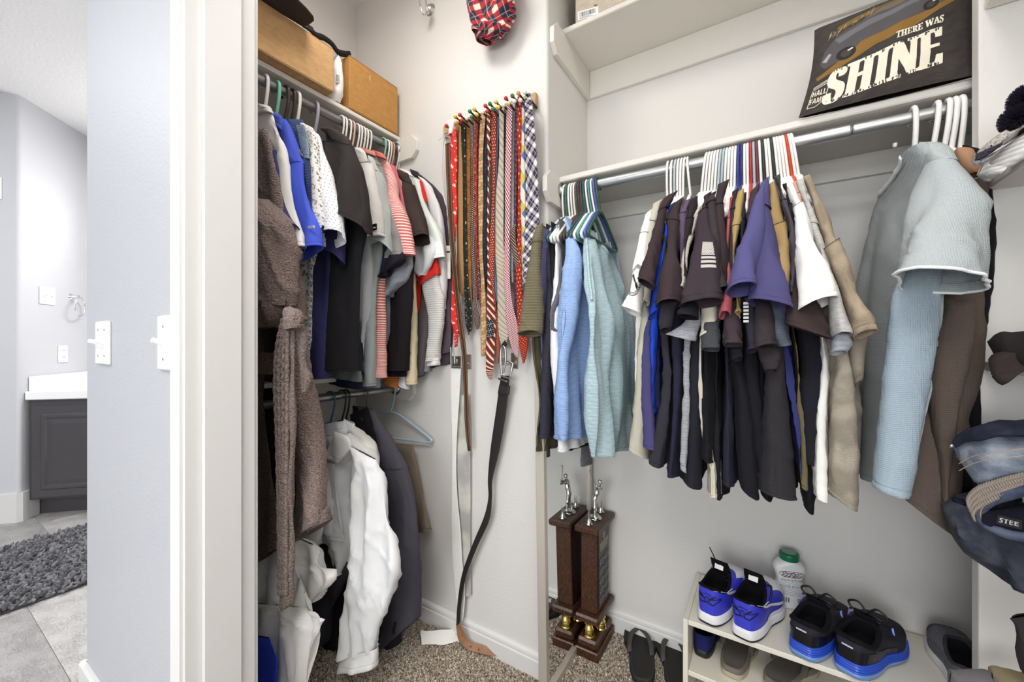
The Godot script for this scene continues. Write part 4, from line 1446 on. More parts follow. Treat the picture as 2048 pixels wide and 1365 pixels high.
	t = tee("black tee right of the khaki sleeve, striped print along its side", "2b2a31", "jersey", [[1480, 390, 1493, 384], [1480, 440, 1492, 440], [1478, 500, 1490, 500], [1484, 580, 1500, 580], [1490, 645, 1512, 640]], 1, [-1.24, -1.15], [0.012, 0.02], [[1484, 440, 1496, 440], [1490, 700, 1514, 700], [1500, 850, 1530, 850], [1520, 995, 1556, 1016]], -1.19, {"bhex": "1c1c22"})
	var bars := []
	for i in 6:
		var q := pz(1492.0, 607 + i * 7.2, -1.105)
		bars.append(q)
	part(t, "print", joined([box(Vector3(0.011, 0.0055, 0.001)), box(Vector3(0.011, 0.0055, 0.001)), box(Vector3(0.011, 0.0055, 0.001)), box(Vector3(0.011, 0.0055, 0.001)), box(Vector3(0.011, 0.0055, 0.001)), box(Vector3(0.011, 0.0055, 0.001))], bars), mat(Color.html("e4e2de"), 0.8))
	sleeve_end(t, [[1488, 596, 1514, 596], [1488, 650, 1516, 650], [1493, 705, 1516, 700]], [-1.125, -1.115], [0.012, 0.022], "2e2c36")
	t = tee("dark brown tee just left of the purple one", "40363a", "jersey", [[1500, 385, 1521, 364], [1492, 430, 1506, 428], [1490, 500, 1500, 500]], 1, [-1.23, -1.17], [0.012, 0.014], [[1500, 440, 1510, 440], [1508, 640, 1540, 640], [1506, 800, 1540, 800], [1500, 950, 1530, 968]], -1.21, {"bhex": "1b1b21"})
	sleeve_end(t, [[1514, 600, 1540, 605], [1512, 660, 1545, 655], [1514, 697, 1552, 690]], [-1.13, -1.10], [0.014, 0.028], "3b3438")
	sleeve_end(t, [[1516, 690, 1560, 690], [1520, 715, 1562, 710], [1532, 744, 1550, 742]], [-1.14, -1.12], [0.012, 0.014], "352f33")
	t = tee("faded purple navy tee spreading its sleeve in the middle", "4b4870", "jersey", [[1528, 362, 1538, 352], [1512, 409, 1538, 417], [1508, 470, 1548, 470], [1503, 545, 1564, 545], [1501, 606, 1577, 618]], 1, [-1.22, -1.085], [0.016, 0.045], [[1526, 430, 1538, 430], [1560, 680, 1582, 680], [1575, 780, 1592, 780], [1590, 870, 1604, 870], [1597, 945, 1606, 960]], -1.17, {"amp": 0.010, "freq": 9.0, "bhex": "34376a"})
	sleeve_end(t, [[1522, 366, 1534, 358], [1508, 409, 1527, 416], [1493, 465, 1522, 468], [1474, 530, 1516, 532], [1459, 584, 1509, 575]], [-1.205, -1.05], [0.012, 0.042], "524f7c", "jersey", {"amp": 0.007, "tilt": 0.012})  # lighter copy of the same cloth: the sleeve's lit left face in colour
	t = tee("tan tee with a crumpled sleeve right of the purple one", "a58a5f", "jersey", [[1538, 369, 1548, 362], [1536, 457, 1573, 443], [1542, 500, 1574, 495], [1558, 550, 1575, 548], [1568, 590, 1576, 588]], 1, [-1.22, -1.125], [0.014, 0.02], [[1542, 430, 1554, 430], [1582, 690, 1602, 690], [1588, 800, 1606, 800], [1600, 880, 1614, 880], [1600, 975, 1616, 985]], -1.19, {"amp": 0.014, "freq": 18.0, "bhex": "6a6248"})
	t = tee("slate blue heather tee with a curled sleeve below the purple hem", "5a606c", "heather", [[1540, 600, 1574, 610], [1544, 650, 1578, 650], [1558, 694, 1588, 690]], 0, [-1.15, -1.11], [0.014, 0.022], [])
	t = tee("charcoal tee with a straight sleeve left of the white one", "47434c", "jersey", [[1549, 354, 1560, 348], [1561, 405, 1572, 400], [1574, 450, 1590, 458], [1576, 520, 1598, 520], [1574, 592, 1593, 594]], 1, [-1.22, -1.12], [0.013, 0.025], [[1556, 430, 1568, 430], [1530, 700, 1572, 700], [1520, 800, 1580, 800], [1512, 900, 1592, 900], [1504, 985, 1600, 1012]], -1.155, {"bhex": "312f33"})
	t = tee("black green tee showing as a thin edge beside the white one", "2c2b2a", "jersey", [[1564, 369, 1574, 366], [1574, 410, 1584, 410], [1586, 470, 1596, 470], [1594, 560, 1602, 560]], 1, [-1.225, -1.15], [0.012, 0.014], [[1572, 430, 1584, 430], [1606, 690, 1640, 690], [1600, 780, 1646, 780], [1606, 860, 1634, 860], [1610, 926, 1632, 936]], -1.19, {"bhex": "202027"})
	t = tee("black tee with the wide open sleeve under the white hem", "3a3030", "jersey", [[1576, 540, 1606, 540], [1578, 600, 1634, 610], [1579, 652, 1672, 682]], 0, [-1.17, -1.09], [0.016, 0.045], [[1580, 440, 1592, 440], [1600, 700, 1640, 700], [1604, 860, 1632, 860], [1606, 960, 1630, 960], [1613, 1024, 1628, 1034]], -1.215, {"bhex": "18181c", "amp": 0.009})
	t = tee("plain white tee with a broad open sleeve", "eeece8", "jersey", [[1573, 371, 1583, 365], [1585, 418, 1607, 405], [1591, 450, 1621, 458], [1598, 530, 1650, 528], [1598, 622, 1672, 597]], 1, [-1.215, -1.085], [0.014, 0.048], [[1588, 430, 1600, 430], [1636, 690, 1656, 690], [1632, 850, 1652, 850], [1632, 960, 1656, 960], [1633, 998, 1657, 1008]], -1.185, {"amp": 0.007})
	t = tee("peach tee peeping out below the orange hanger", "c39b86", "jersey", [[1582, 368, 1592, 362], [1590, 392, 1600, 386], [1606, 440, 1614, 438], [1630, 520, 1636, 520]], 1, [-1.24, -1.17], [0.012, 0.014], [])
	t = tee("light grey tee between the white and taupe ones", "bdbbb9", "heather", [[1592, 362, 1605, 357], [1616, 447, 1634, 450], [1632, 500, 1650, 500], [1650, 570, 1672, 570], [1666, 674, 1696, 672]], 1, [-1.22, -1.10], [0.013, 0.032], [[1604, 430, 1618, 430], [1648, 690, 1690, 690], [1645, 800, 1690, 800], [1644, 900, 1700, 900], [1644, 985, 1700, 1010]], -1.2, {"bhex": "a39c92", "bkind": "faded"})
	sleeve_end(t, [[1664, 664, 1698, 664], [1664, 690, 1698, 690], [1662, 708, 1688, 706]], [-1.115, -1.12], [0.02, 0.02], "a9acb4", "heather")
	t = tee("taupe tee at the right end of the crowded tees", "a3947f", "faded", [[1606, 354, 1619, 349], [1633, 440, 1662, 443], [1646, 500, 1678, 478], [1672, 580, 1708, 560], [1702, 677, 1752, 663]], 2, [-1.225, -1.09], [0.014, 0.03], [[1622, 430, 1640, 430], [1660, 690, 1716, 690], [1650, 780, 1724, 780], [1647, 880, 1731, 880], [1655, 985, 1722, 1032]], -1.16, {"amp": 0.009, "bhex": "a59c8d", "bkind": "faded", "bamp": 0.012})
	sleeve_end(t, [[1700, 660, 1736, 650], [1702, 720, 1728, 700], [1712, 770, 1722, 765]], [-1.14, -1.16], [0.014, 0.012], "8f8577", "faded")


func grey_shirt() -> void:
	var m := cloth("a7aeb0", "waffle")
	var t = thing("knit_shirt", "light grey waffle knit shirt with white sleeve piping at the rod's right end", "shirt", "", Vector3(0.26, 1.66, -1.366))
	# the body: its near edge at the right, its far edge at the left
	var st := []
	for r in [[1778, 396, 1842, 286], [1752, 440, 1884, 340], [1738, 500, 1890, 450], [1726, 580, 1890, 590], [1723, 720, 1878, 720], [1726, 850, 1846, 850], [1730, 948, 1806, 988]]:
		st.append([pz(r[0], r[1], -1.53), pz(r[2], r[3], -1.17), 0.03])
	var d := drape_table(st, {"amp": 0.016, "freq": 6.0, "seed": 4.0, "n": 2.6, "hang": 0.5, "scoop": [0.72, 0.07, 0.02], "pinch": false})
	part(t, "body", drape_mesh(d), m)
	# near flank that tapers down to the hem corner
	part(t, "side_panel", drape(on_z([[1815, 500, 1890, 520], [1788, 600, 1892, 606], [1778, 720, 1880, 720], [1768, 850, 1846, 850], [1755, 975, 1806, 990]], -1.15, -1.13, 0.02, 0.03), {"amp": 0.012, "freq": 8.0, "seed": 2.0, "pinch": true}), cloth("9aaab6", "waffle"))
	# shoulder and sleeve
	var sl := on_z([[1836, 284, 1890, 290], [1850, 330, 1912, 330], [1826, 430, 1950, 420], [1796, 500, 1960, 500], [1779, 558, 1975, 568]], -1.2, -1.06, 0.02, 0.075)
	part(t, "shoulder", drape(cut(sl, 0, 1), {"hem": false, "amp": 0.004}), m)
	d = drape_table(cut(sl, 1, 4), {"pinch": false, "amp": 0.016, "freq": 9.0, "seed": 16.0, "hem": false, "tilt": 0.012, "crease": 0.01})
	part(t, "sleeve", drape_mesh(d), m)
	var rim := []
	for i in 41:
		var a := TAU * i / 40.0
		rim.append(drape_at(d, signf(cos(a)) * pow(absf(cos(a)), 2.0 / 2.3), signf(sin(a)) * pow(absf(sin(a)), 2.0 / 2.3), 1.0, 0.0))
	part(t, "sleeve_piping", rope(rim, 0.003, 6), cloth("eef1f4"))
	# neckline
	var dn := drape_table(st, {"amp": 0.016, "freq": 6.0, "seed": 4.0, "n": 2.6, "hang": 0.5, "scoop": [0.72, 0.07, 0.02], "pinch": false})
	neck_band(t, dn, "d8dcdd", "jersey", 0.008)
	# brown knit behind it
	t = thing("knit_jacket", "brown ribbed knit jacket hanging behind the light grey shirt", "jacket", "", Vector3(0.3, 1.66, -1.366))
	var br := cloth("5b5049", "waffle")
	part(t, "body", drape(on_z([[1900, 330, 1975, 330], [1880, 480, 1985, 480], [1872, 620, 1985, 620], [1830, 760, 1975, 760], [1800, 900, 1915, 900], [1782, 975, 1898, 1062]], -1.24, -1.22, 0.02, 0.05), {"amp": 0.014, "freq": 8.0, "seed": 15.0}), br)
	part(t, "sleeve", drape(on_z([[1890, 600, 1950, 600], [1862, 720, 1942, 720], [1856, 860, 1926, 860], [1868, 1000, 1902, 1030]], -1.19, -1.18, 0.03, 0.03), {"amp": 0.01, "seed": 25.0}), br)
	part(t, "shoulder", drape(on_z([[1912, 296, 1944, 300], [1912, 318, 1955, 326], [1930, 350, 1965, 350]], -1.2, -1.18, 0.02, 0.02), {"hem": false, "amp": 0.005}), cloth("a07c60"))
	t = thing("sweater", "black sweater at the very end of the rod against the wall end", "sweater", "", Vector3(0.33, 1.66, -1.366))
	part(t, "body", drape(on_z([[1925, 290, 1965, 300], [1918, 400, 1970, 400], [1900, 620, 1966, 620], [1898, 850, 1950, 850], [1894, 1000, 1945, 1000]], -1.29, -1.28, 0.02, 0.05), {"amp": 0.01, "seed": 35.0}), cloth("17171a"))


# ---------------------------------------------------------------- printed cloth
func pat_px(kind: String, x: int, y: int, ca: Color, cb: Color, cc: Color, spots: Array) -> Color:
	match kind:
		"stripe":
			return ca if y % 16 < 9 else cb
		"diag":
			var k: int = posmod(x + y, 32)
			return ca if k < 14 else (cb if k < 26 else cc)
		"thin_diag":
			var k: int = posmod(x + y, 32)
			return cb if k < 2 or (k > 5 and k < 8) else (cc if k > 18 and k < 20 else ca)
		"vee":
			var k: int = posmod((x if x < 32 else 63 - x) + y, 16)
			return ca if k < 8 else cb
		"dots":
			var dx: float = fmod(x + (8.0 if (y / 16) % 2 else 0.0), 16.0) - 8.0
			var dy: float = fmod(y, 16.0) - 8.0
			return cb if dx * dx + dy * dy < 11.0 else ca
		"brick":
			var row: int = y / 16
			var xx: int = posmod(x + (16 if row % 2 else 0), 32)
			return cb if y % 16 < 2 or xx < 2 else (ca if (row + (x + (16 if row % 2 else 0)) / 32) % 3 else cc)
		"check":
			var k: int = posmod(x + y, 64) / 32 + (posmod(x - y, 64) / 32) * 2
			return [ca, cb, cc, cb][k]
		"plaid":
			var u: int = posmod(x + y, 32)
			var v: int = posmod(x - y, 32)
			var n: int = (1 if u < 12 else 0) + (1 if v < 12 else 0)
			var col: Color = [ca, cb, cc][n]
			return cc if u == 20 or v == 20 else col
		"specks":
			var dx: float = fmod(x + (8.0 if (y / 16) % 2 else 0.0), 16.0) - 8.0
			var dy: float = fmod(y, 16.0) - 8.0
			return cb if dx * dx + dy * dy < 4.6 else ca
		"weave":
			return ca if (x / 4 + y / 4) % 2 else cb
		"dash":
			return cb if (x / 6) % 2 == 0 and posmod(y + (x / 12) * 4, 8) < 3 else ca
		_:
			var col: Color = ca
			for s in spots:
				var dx: float = fposmod(x - s[0] + 32.0, 64.0) - 32.0
				var dy: float = fposmod(y - s[1] + 32.0, 64.0) - 32.0
				var rad: float = sqrt(dx * dx + dy * dy)
				var an: float = atan2(dy, dx) + s[4]
				if kind == "petals":
					if rad < s[2] * (0.65 + 0.35 * cos(an * 5.0)):
						col = cb if s[3] else cc
				elif rad < s[2] * 1.1 and rad > s[2] * 0.62 or rad < s[2] * 0.25:
					col = cb if s[3] else cc
			return col
	return ca


func pat(kind: String, a: String, b := "000000", c := "ffffff", tile := 0.03) -> StandardMaterial3D:
	var key := "pat" + kind + a + b + c + str(tile)
	if M.has(key):
		return M[key]
	var ca := Color.html(a)
	var cb := Color.html(b)
	var cc := Color.html(c)
	var r := RandomNumberGenerator.new()
	r.seed = hash(key)
	var spots := []
	for i in 22:
		spots.append([r.randf() * 64.0, r.randf() * 64.0, r.randf_range(2.0, 6.0), r.randi() % 2, r.randf() * TAU])
	var t := tex(64, 64, func(x, y): return pat_px(kind, x, y, ca, cb, cc, spots))
	M[key] = mat(Color(1, 1, 1), 0.7, {"tex": t, "scale": 1.0 / tile, "spec": 0.3, "sheen": 0.15})
	return M[key]


# a garment on the left rods: pieces of [part name, rows, z offset, half thickness, material, options]
func left_garment(called: String, label: String, category: String, z: float, pieces: Array) -> Node3D:
	var t = thing(called, label, category, "", Vector3(-1.42, 2.0 if z > -5 else 0.0, z))
	for p in pieces:
		var o: Dictionary = {"amp": 0.008, "freq": 12.0, "seed": rng.randf() * 40.0, "fine": 0.0012}
		if p.size() > 5:
			o.merge(p[5], true)
		var zz: float = z + p[2]
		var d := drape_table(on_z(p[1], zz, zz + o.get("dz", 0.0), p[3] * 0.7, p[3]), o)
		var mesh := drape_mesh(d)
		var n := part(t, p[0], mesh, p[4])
		n.set_meta("d", d)
		if p[0] == "sleeve" and pieces[maxi(0, pieces.find(p) - 1)][0] == "shoulder" and (p[4] as StandardMaterial3D).albedo_color != Color(1, 1, 1):
			seam_line(t, d, (p[4] as StandardMaterial3D).albedo_color.to_html(false))
	return t


func zl(px: float) -> float:
	return pxx(px, 300, -1.42).z


func left_rod_clothes() -> void:
	var near := Vector3(1, 0, 0)
	var k := 0
	for h in [[527, "e9e2de", "pale pinkish hanger nearest the door jamb on the upper left rod"], [550, "7fbfae", "mint green hanger over the blue polo"], [568, "3a2f2b", "dark brown hanger third from the jamb"], [581, "33261f", "dark brown hanger touching a white one on the upper left rod"], [591, "efece6", "white hanger over the floral shirt"], [627, "a8a6b0", "grey lavender hanger holding the black polo"], [679, "efece6", ""], [685, "efece6", ""], [694, "efece6", ""], [701, "d9b79f", "peach hanger among white ones over the waffle tee"], [710, "efece6", ""], [716, "efece6", ""], [722, "efece6", ""], [728, "efece6", ""], [734, "efece6", ""], [763, "8cc7b4", "mint hanger over the striped pink shirt"], [770, "efece6", "white hanger right of the mint one"], [775, "e6d6ce", "pale hanger left of the salmon one"], [780, "d59c8c", "salmon hanger near the far end of the upper left rod"], [786, "3a3433", "charcoal hanger near the far end of the upper left rod"], [790, "efece6", "white hanger third from the tie wall"], [794, "efece6", "white hanger second from the tie wall"], [798, "efece6", "white hanger closest to the tie wall"]]:
		var g: String = "" if h[2] else "white hangers over the pale tees"
		if g:
			k += 1
		hanger(h[2] if h[2] else "white plastic hanger, %s from the left in the row over the waffle tee" % ordinal(k), g, h[1], Vector3(-1.42, 2.086, zl(h[0]) - 0.004), near, 0.0, rng.randf_range(-0.05, 0.05), 0.62, h[0] > 660)
	robe()
	var W := cloth("e3e1de")
	left_garment("polo_shirt", "white polo right behind the brown robe", "shirt", zl(527), [
		["body", [[515, 218, 543, 224], [520, 260, 556, 260], [535, 304, 570, 303], [552, 374, 583, 374], [566, 430, 593, 430], [579, 502, 607, 492]], 0.0, 0.016, W],
		["collar", [[512, 206, 538, 212], [516, 232, 542, 226]], 0.006, 0.016, cloth("cfcdcb"), {"amp": 0.003}]])
	left_garment("tee_shirt", "navy tee showing a thin sleeve between the robe and the white polo", "tee shirt", zl(523), [
		["sleeve", [[540, 300, 552, 300], [555, 358, 561, 358], [564, 420, 577, 430], [573, 460, 588, 453]], 0.01, 0.016, cloth("3f3c63"), {"tilt": 0.012}]])
	left_garment("polo_shirt", "bright blue polo with a pale emblem on its sleeve", "shirt", zl(550), [
		["shoulder", [[548, 230, 574, 240], [560, 280, 592, 296], [578, 340, 602, 326]], 0.0, 0.014, cloth("4a5cc4"), {"hem": false}],
		["sleeve", [[577, 338, 603, 324], [587, 383, 614, 388], [597, 450, 628, 445], [588, 523, 638, 492]], 0.004, 0.024, cloth("4a5fd0"), {"pinch": false, "amp": 0.01}],
		["collar", [[545, 222, 562, 230], [548, 250, 566, 262]], 0.01, 0.012, cloth("4f5fb8"), {"amp": 0.003}],
		["print", [[616, 453, 628, 451], [617, 458, 629, 456]], 0.03, 0.001, cloth("b9bcd8"), {"hem": false, "amp": 0.0, "fine": 0.0, "crease": 0.0}]])
	left_garment("polo_shirt", "steel blue heather polo with a dotted inner collar", "shirt", zl(567), [
		["body", [[575, 238, 606, 240], [592, 290, 622, 310], [603, 360, 632, 370], [612, 420, 640, 430], [618, 466, 640, 470]], 0.0, 0.014, cloth("56658c", "ripple")],
		["collar", [[592, 250, 608, 250], [598, 284, 616, 290], [606, 318, 619, 318]], 0.012, 0.008, cloth("8aa0b4", "heather"), {"amp": 0.003}],
		["collar_lining", [[592, 290, 598, 296], [600, 308, 607, 314]], 0.018, 0.006, pat("dots", "1d1f2c", "e8e8ea", "000000", 0.016), {"amp": 0.0, "hem": false}]])
	var fl := pat("petals", "e9e8e2", "4f5058", "8d8a84", 0.04)
	var dotted := pat("specks", "e9ebec", "6f7b90", "000000", 0.055)
	left_garment("dress_shirt", "white floral shirt with dotted sleeves and paisley body", "shirt", zl(586), [
		["front_placket", [[598, 242, 626, 256], [608, 270, 632, 276], [619, 318, 634, 318], [624, 380, 642, 380], [631, 430, 652, 432], [634, 456, 652, 458]], 0.034, 0.012, fl],
		["sleeve", [[612, 258, 636, 268], [626, 318, 652, 318], [634, 380, 667, 380], [638, 430, 684, 432], [640, 488, 690, 470]], 0.0, 0.03, dotted, {"tilt": 0.02, "amp": 0.012}],
		["lower_body", [[592, 470, 640, 470], [598, 530, 627, 530], [596, 593, 627, 593], [595, 640, 625, 640], [603, 690, 622, 690], [606, 738, 617, 735]], -0.02, 0.02, pat("rings", "dcdad3", "3c5668", "77775f", 0.05)],
		["cuff_trim", [[636, 448, 650, 452], [640, 466, 648, 462]], 0.035, 0.01, cloth("1f1e22"), {"amp": 0.001, "hem": false}]])
	var nv := cloth("34345c")
	left_garment("polo_shirt", "navy purple polo left of the black one", "shirt", zl(606), [
		["shoulder", [[632, 272, 648, 278], [640, 310, 660, 306], [650, 345, 671, 345], [655, 380, 668, 380]], -0.01, 0.016, cloth("47426a")],
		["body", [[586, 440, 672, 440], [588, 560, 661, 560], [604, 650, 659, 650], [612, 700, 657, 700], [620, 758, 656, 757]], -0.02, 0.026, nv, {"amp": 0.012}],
		["sleeve", [[640, 410, 684, 410], [634, 470, 684, 470], [648, 512, 681, 520]], 0.0, 0.03, nv, {"tilt": 0.02}]])
	var bk := cloth("332f2f")
	left_garment("polo_shirt", "large black polo with a wide open sleeve on the upper left rod", "shirt", zl(627), [
		["shoulder", [[650, 266, 690, 272], [654, 290, 703, 293]], 0.005, 0.018, bk, {"hem": false}],
		["sleeve", [[652, 288, 704, 292], [664, 340, 716, 346], [660, 390, 728, 396], [657, 424, 733, 462]], 0.03, 0.045, bk, {"pinch": false, "tilt": 0.02, "amp": 0.012}],
		["collar", [[640, 258, 664, 256], [652, 268, 692, 272], [676, 288, 701, 292]], 0.03, 0.014, cloth("3d3634"), {"amp": 0.004}],
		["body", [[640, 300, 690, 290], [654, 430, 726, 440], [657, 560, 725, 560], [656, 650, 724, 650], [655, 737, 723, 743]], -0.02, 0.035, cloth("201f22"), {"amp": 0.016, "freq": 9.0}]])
	left_garment("tee_shirt", "grey green tee hem showing below the black polo", "tee shirt", zl(655), [
		["body", [[656, 500, 720, 500], [655, 700, 722, 700], [653, 752, 722, 764]], -0.02, 0.02, cloth("7c8484")]])
	left_garment("tee_shirt", "dark navy tee hem lowest behind the black polo", "tee shirt", zl(668), [
		["body", [[660, 500, 722, 500], [660, 700, 724, 700], [661, 768, 724, 780]], -0.03, 0.02, cloth("232840")]])
	left_garment("tee_shirt", "white waffle tee with a black sleeve label", "tee shirt", zl(680), [
		["shoulder", [[700, 294, 722, 296], [712, 335, 744, 328]], 0.0, 0.014, cloth("d6d3cf", "waffle"), {"hem": false}],
		["sleeve", [[712, 332, 745, 326], [722, 385, 752, 380], [731, 430, 758, 425], [724, 491, 763, 472]], 0.012, 0.03, cloth("d8d6d2", "waffle"), {"pinch": false}],
		["label", [[737, 453, 753, 447], [738, 465, 754, 459]], 0.046, 0.002, M.black, {"hem": false, "amp": 0.0, "fine": 0.0, "crease": 0.0, "n": 6.0}],
		["label_script", [[741, 458, 750, 454], [741, 460, 750, 456]], 0.0495, 0.0006, M.white_plastic, {"hem": false, "amp": 0.0, "fine": 0.0, "crease": 0.0, "n": 6.0}],
		["body", [[715, 400, 735, 400], [722, 520, 741, 520], [724, 600, 737, 590], [722, 690, 731, 690], [721, 744, 727, 744]], -0.01, 0.02, pat("dots", "c4c6cc", "aeb1ba", "000000", 0.01)]])
	left_garment("tee_shirt", "grey green tee with an open sleeve beside the waffle tee", "tee shirt", zl(692), [
		["shoulder", [[736, 310, 746, 316], [746, 348, 757, 345]], 0.0, 0.012, cloth("b3b7b2"), {"hem": false}],
		["sleeve", [[746, 346, 758, 343], [752, 380, 765, 378], [752, 430, 775, 430], [728, 496, 779, 499]], 0.006, 0.04, cloth("aeb6b3"), {"pinch": false, "tilt": 0.03}],
		["body", [[722, 480, 766, 480], [730, 560, 756, 560], [734, 640, 753, 640], [728, 720, 752, 720], [722, 770, 745, 773]], -0.01, 0.028, cloth("a4adab")]])
	left_garment("polo_shirt", "grey polo with a black sleeve band", "shirt", zl(703), [
		["shoulder", [[720, 300, 752, 310], [748, 330, 764, 335]], 0.0, 0.012, cloth("8e8a88"), {"hem": false}],
		["sleeve", [[748, 328, 765, 333], [762, 374, 774, 374], [773, 420, 788, 431], [779, 470, 798, 472], [781, 514, 806, 509]], 0.004, 0.02, cloth("8b8785"), {"pinch": false}],
		["sleeve_band", [[780, 508, 806, 504], [770, 540, 807, 520], [762, 556, 784, 540]], 0.0, 0.02, cloth("26222a")],
		["collar", [[719, 294, 748, 302], [722, 304, 750, 312]], 0.008, 0.012, cloth("d08a7e"), {"amp": 0.002}]])
	left_garment("tee_shirt", "slate navy tee with a bunched sleeve under the grey polo", "tee shirt", zl(707), [
		["sleeve", [[748, 490, 780, 490], [751, 528, 779, 528], [756, 556, 776, 548]], 0.006, 0.02, cloth("333b52"), {"amp": 0.012}]])
	var pk := pat("stripe", "c9655f", "e9d6d0", "000000", 0.03)
	left_garment("polo_shirt", "pink and white striped polo", "shirt", zl(714), [
		["shoulder", [[752, 306, 770, 312], [764, 338, 783, 342]], 0.0, 0.012, pk, {"hem": false}],
		["sleeve", [[764, 336, 784, 340], [774, 380, 795, 384], [786, 430, 808, 425], [802, 511, 829, 510]], 0.004, 0.026, pk, {"pinch": false}],
		["body", [[760, 480, 800, 480], [755, 556, 769, 556], [754, 654, 770, 654], [752, 720, 769, 720], [749, 754, 770, 756]], 0.0, 0.02, pk],
		["collar", [[744, 300, 764, 306], [754, 314, 772, 318]], 0.01, 0.012, cloth("cf7468"), {"amp": 0.003}]])
	left_garment("tee_shirt", "dusty red tee behind the striped polo", "tee shirt", zl(724), [
		["sleeve", [[776, 326, 790, 332], [790, 358, 803, 366], [800, 400, 812, 410], [811, 450, 822, 460], [814, 500, 829, 504]], 0.0, 0.018, cloth("b7656a")]])
	left_garment("tee_shirt", "pale blue grey tee with crumpled sleeve ends mid rod", "tee shirt", zl(728), [
		["sleeve", [[785, 500, 822, 500], [778, 548, 820, 546], [778, 578, 802, 568], [776, 594, 784, 592]], 0.0, 0.024, cloth("a0a6b0", "heather"), {"amp": 0.014}],
		["body", [[764, 540, 780, 540], [766, 640, 779, 640], [768, 690, 775, 690]], -0.01, 0.02, cloth("7c828a")],
		["hem", [[748, 700, 768, 704], [744, 773, 757, 776]], -0.01, 0.014, cloth("93a3b3")]])
	left_garment("polo_shirt", "brown black polo with a cuffed sleeve near the far end of the rod", "shirt", zl(738), [
		["shoulder", [[795, 338, 816, 347], [806, 362, 826, 372]], 0.0, 0.014, cloth("3d322f"), {"hem": false}],
		["sleeve", [[806, 360, 827, 370], [813, 400, 834, 405], [818, 440, 846, 440], [822, 488, 858, 473]], 0.006, 0.03, cloth("3d322f"), {"pinch": false, "tilt": 0.012}],
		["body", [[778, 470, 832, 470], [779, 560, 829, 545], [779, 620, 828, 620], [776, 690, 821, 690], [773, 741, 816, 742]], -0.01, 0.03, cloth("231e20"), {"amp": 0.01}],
		["under_hem", [[774, 700, 815, 700], [776, 752, 808, 754]], -0.02, 0.02, cloth("1a1a1e")]])
	left_garment("shirt", "orange shirt hem peeping out at the rod's far end", "shirt", zl(748), [
		["body", [[778, 640, 800, 640], [772, 740, 797, 740], [768, 764, 796, 777]], -0.02, 0.02, cloth("c27a3c", "ripple")]])
	left_garment("shirt", "white shirt hem beside the orange one", "shirt", zl(754), [
		["body", [[806, 560, 822, 560], [800, 700, 818, 700], [796, 766, 816, 778]], -0.02, 0.02, cloth("d5d9df")]])
	left_garment("shirt", "cream shirt hanging as a long pale strip", "shirt", zl(758), [
		["body", [[822, 540, 830, 540], [824, 640, 832, 640], [820, 700, 833, 700], [815, 768, 834, 770]], -0.01, 0.018, cloth("dccfae")]])
	left_garment("tee_shirt", "white tee with a mint sleeve hem", "tee shirt", zl(766), [
		["shoulder", [[798, 337, 814, 341], [818, 352, 836, 360]], 0.0, 0.012, cloth("e6e4e1"), {"hem": false}],
		["sleeve", [[817, 350, 837, 358], [832, 391, 848, 395], [846, 430, 864, 438], [856, 475, 884, 478], [858, 524, 893, 514]], 0.004, 0.024, cloth("dfe6e1"), {"pinch": false}],
		["ruffle", [[828, 470, 866, 470], [826, 510, 872, 506], [832, 540, 860, 535], [839, 553, 850, 550]], 0.016, 0.022, cloth("e0e1e4"), {"amp": 0.016, "freq": 16.0}]])
	left_garment("shirt", "bright red shirt whose cuff shows under the white ruffle", "shirt", zl(775), [
		["shoulder", [[832, 356, 842, 360], [842, 385, 850, 392], [848, 402, 853, 404]], 0.02, 0.008, cloth("d8332a")],
		["cuff", [[842, 516, 872, 510], [829, 549, 875, 533], [838, 573, 876, 549]], 0.02, 0.02, cloth("d8352b"), {"amp": 0.008}],
		["body", [[830, 560, 842, 566], [829, 600, 838, 604], [830, 624, 833, 624]], 0.0, 0.014, cloth("c03026")]])
	left_garment("sweater", "white ribbed sweater with a long tapering sleeve", "sweater", zl(782), [
		["body", [[836, 352, 848, 358], [846, 370, 868, 382], [856, 410, 880, 422], [864, 460, 888, 492], [868, 540, 891, 560], [872, 600, 890, 620]], 0.0, 0.02, cloth("dedcdc")],
		["sleeve", [[846, 520, 874, 520], [843, 572, 882, 570], [852, 610, 888, 600], [857, 660, 885, 650], [855, 724, 876, 722]], 0.02, 0.026, cloth("e6e4e0", "ripple"), {"amp": 0.005}],
		["cuff", [[855, 718, 877, 716], [855, 733, 875, 731]], 0.022, 0.022, cloth("e6e4e0")]])
	left_garment("trousers", "grey brown garment strip left of the white ribbed sleeve", "clothes", zl(786), [
		["leg", [[838, 560, 856, 560], [838, 660, 858, 650], [834, 700, 852, 700], [833, 756, 845, 752]], 0.0, 0.018, cloth("655d60")]])
	left_garment("shirt", "pale grey garment with a rounded hem by the ribbed sleeve", "clothes", zl(790), [
		["body", [[848, 580, 864, 580], [848, 680, 862, 680], [846, 730, 860, 736], [849, 743, 857, 744]], 0.0, 0.014, cloth("8f9096")]])
	left_garment("jacket", "dark plum jacket last on the rod beside the brown belt", "jacket", zl(797), [
		["body", [[822, 344, 842, 350], [846, 368, 872, 376], [862, 400, 888, 402], [872, 450, 897, 450], [876, 520, 902, 520], [866, 620, 904, 620], [860, 700, 904, 700], [857, 739, 903, 728]], 0.004, 0.016, cloth("4a4049"), {"amp": 0.012}],
		["collar", [[820, 338, 836, 344], [824, 352, 844, 356]], 0.012, 0.012, cloth("40363c"), {"amp": 0.002}],
		["cuff", [[868, 600, 898, 600], [870, 680, 903, 676], [874, 712, 902, 704]], 0.02, 0.014, cloth("5a4d56"), {"amp": 0.01}]])


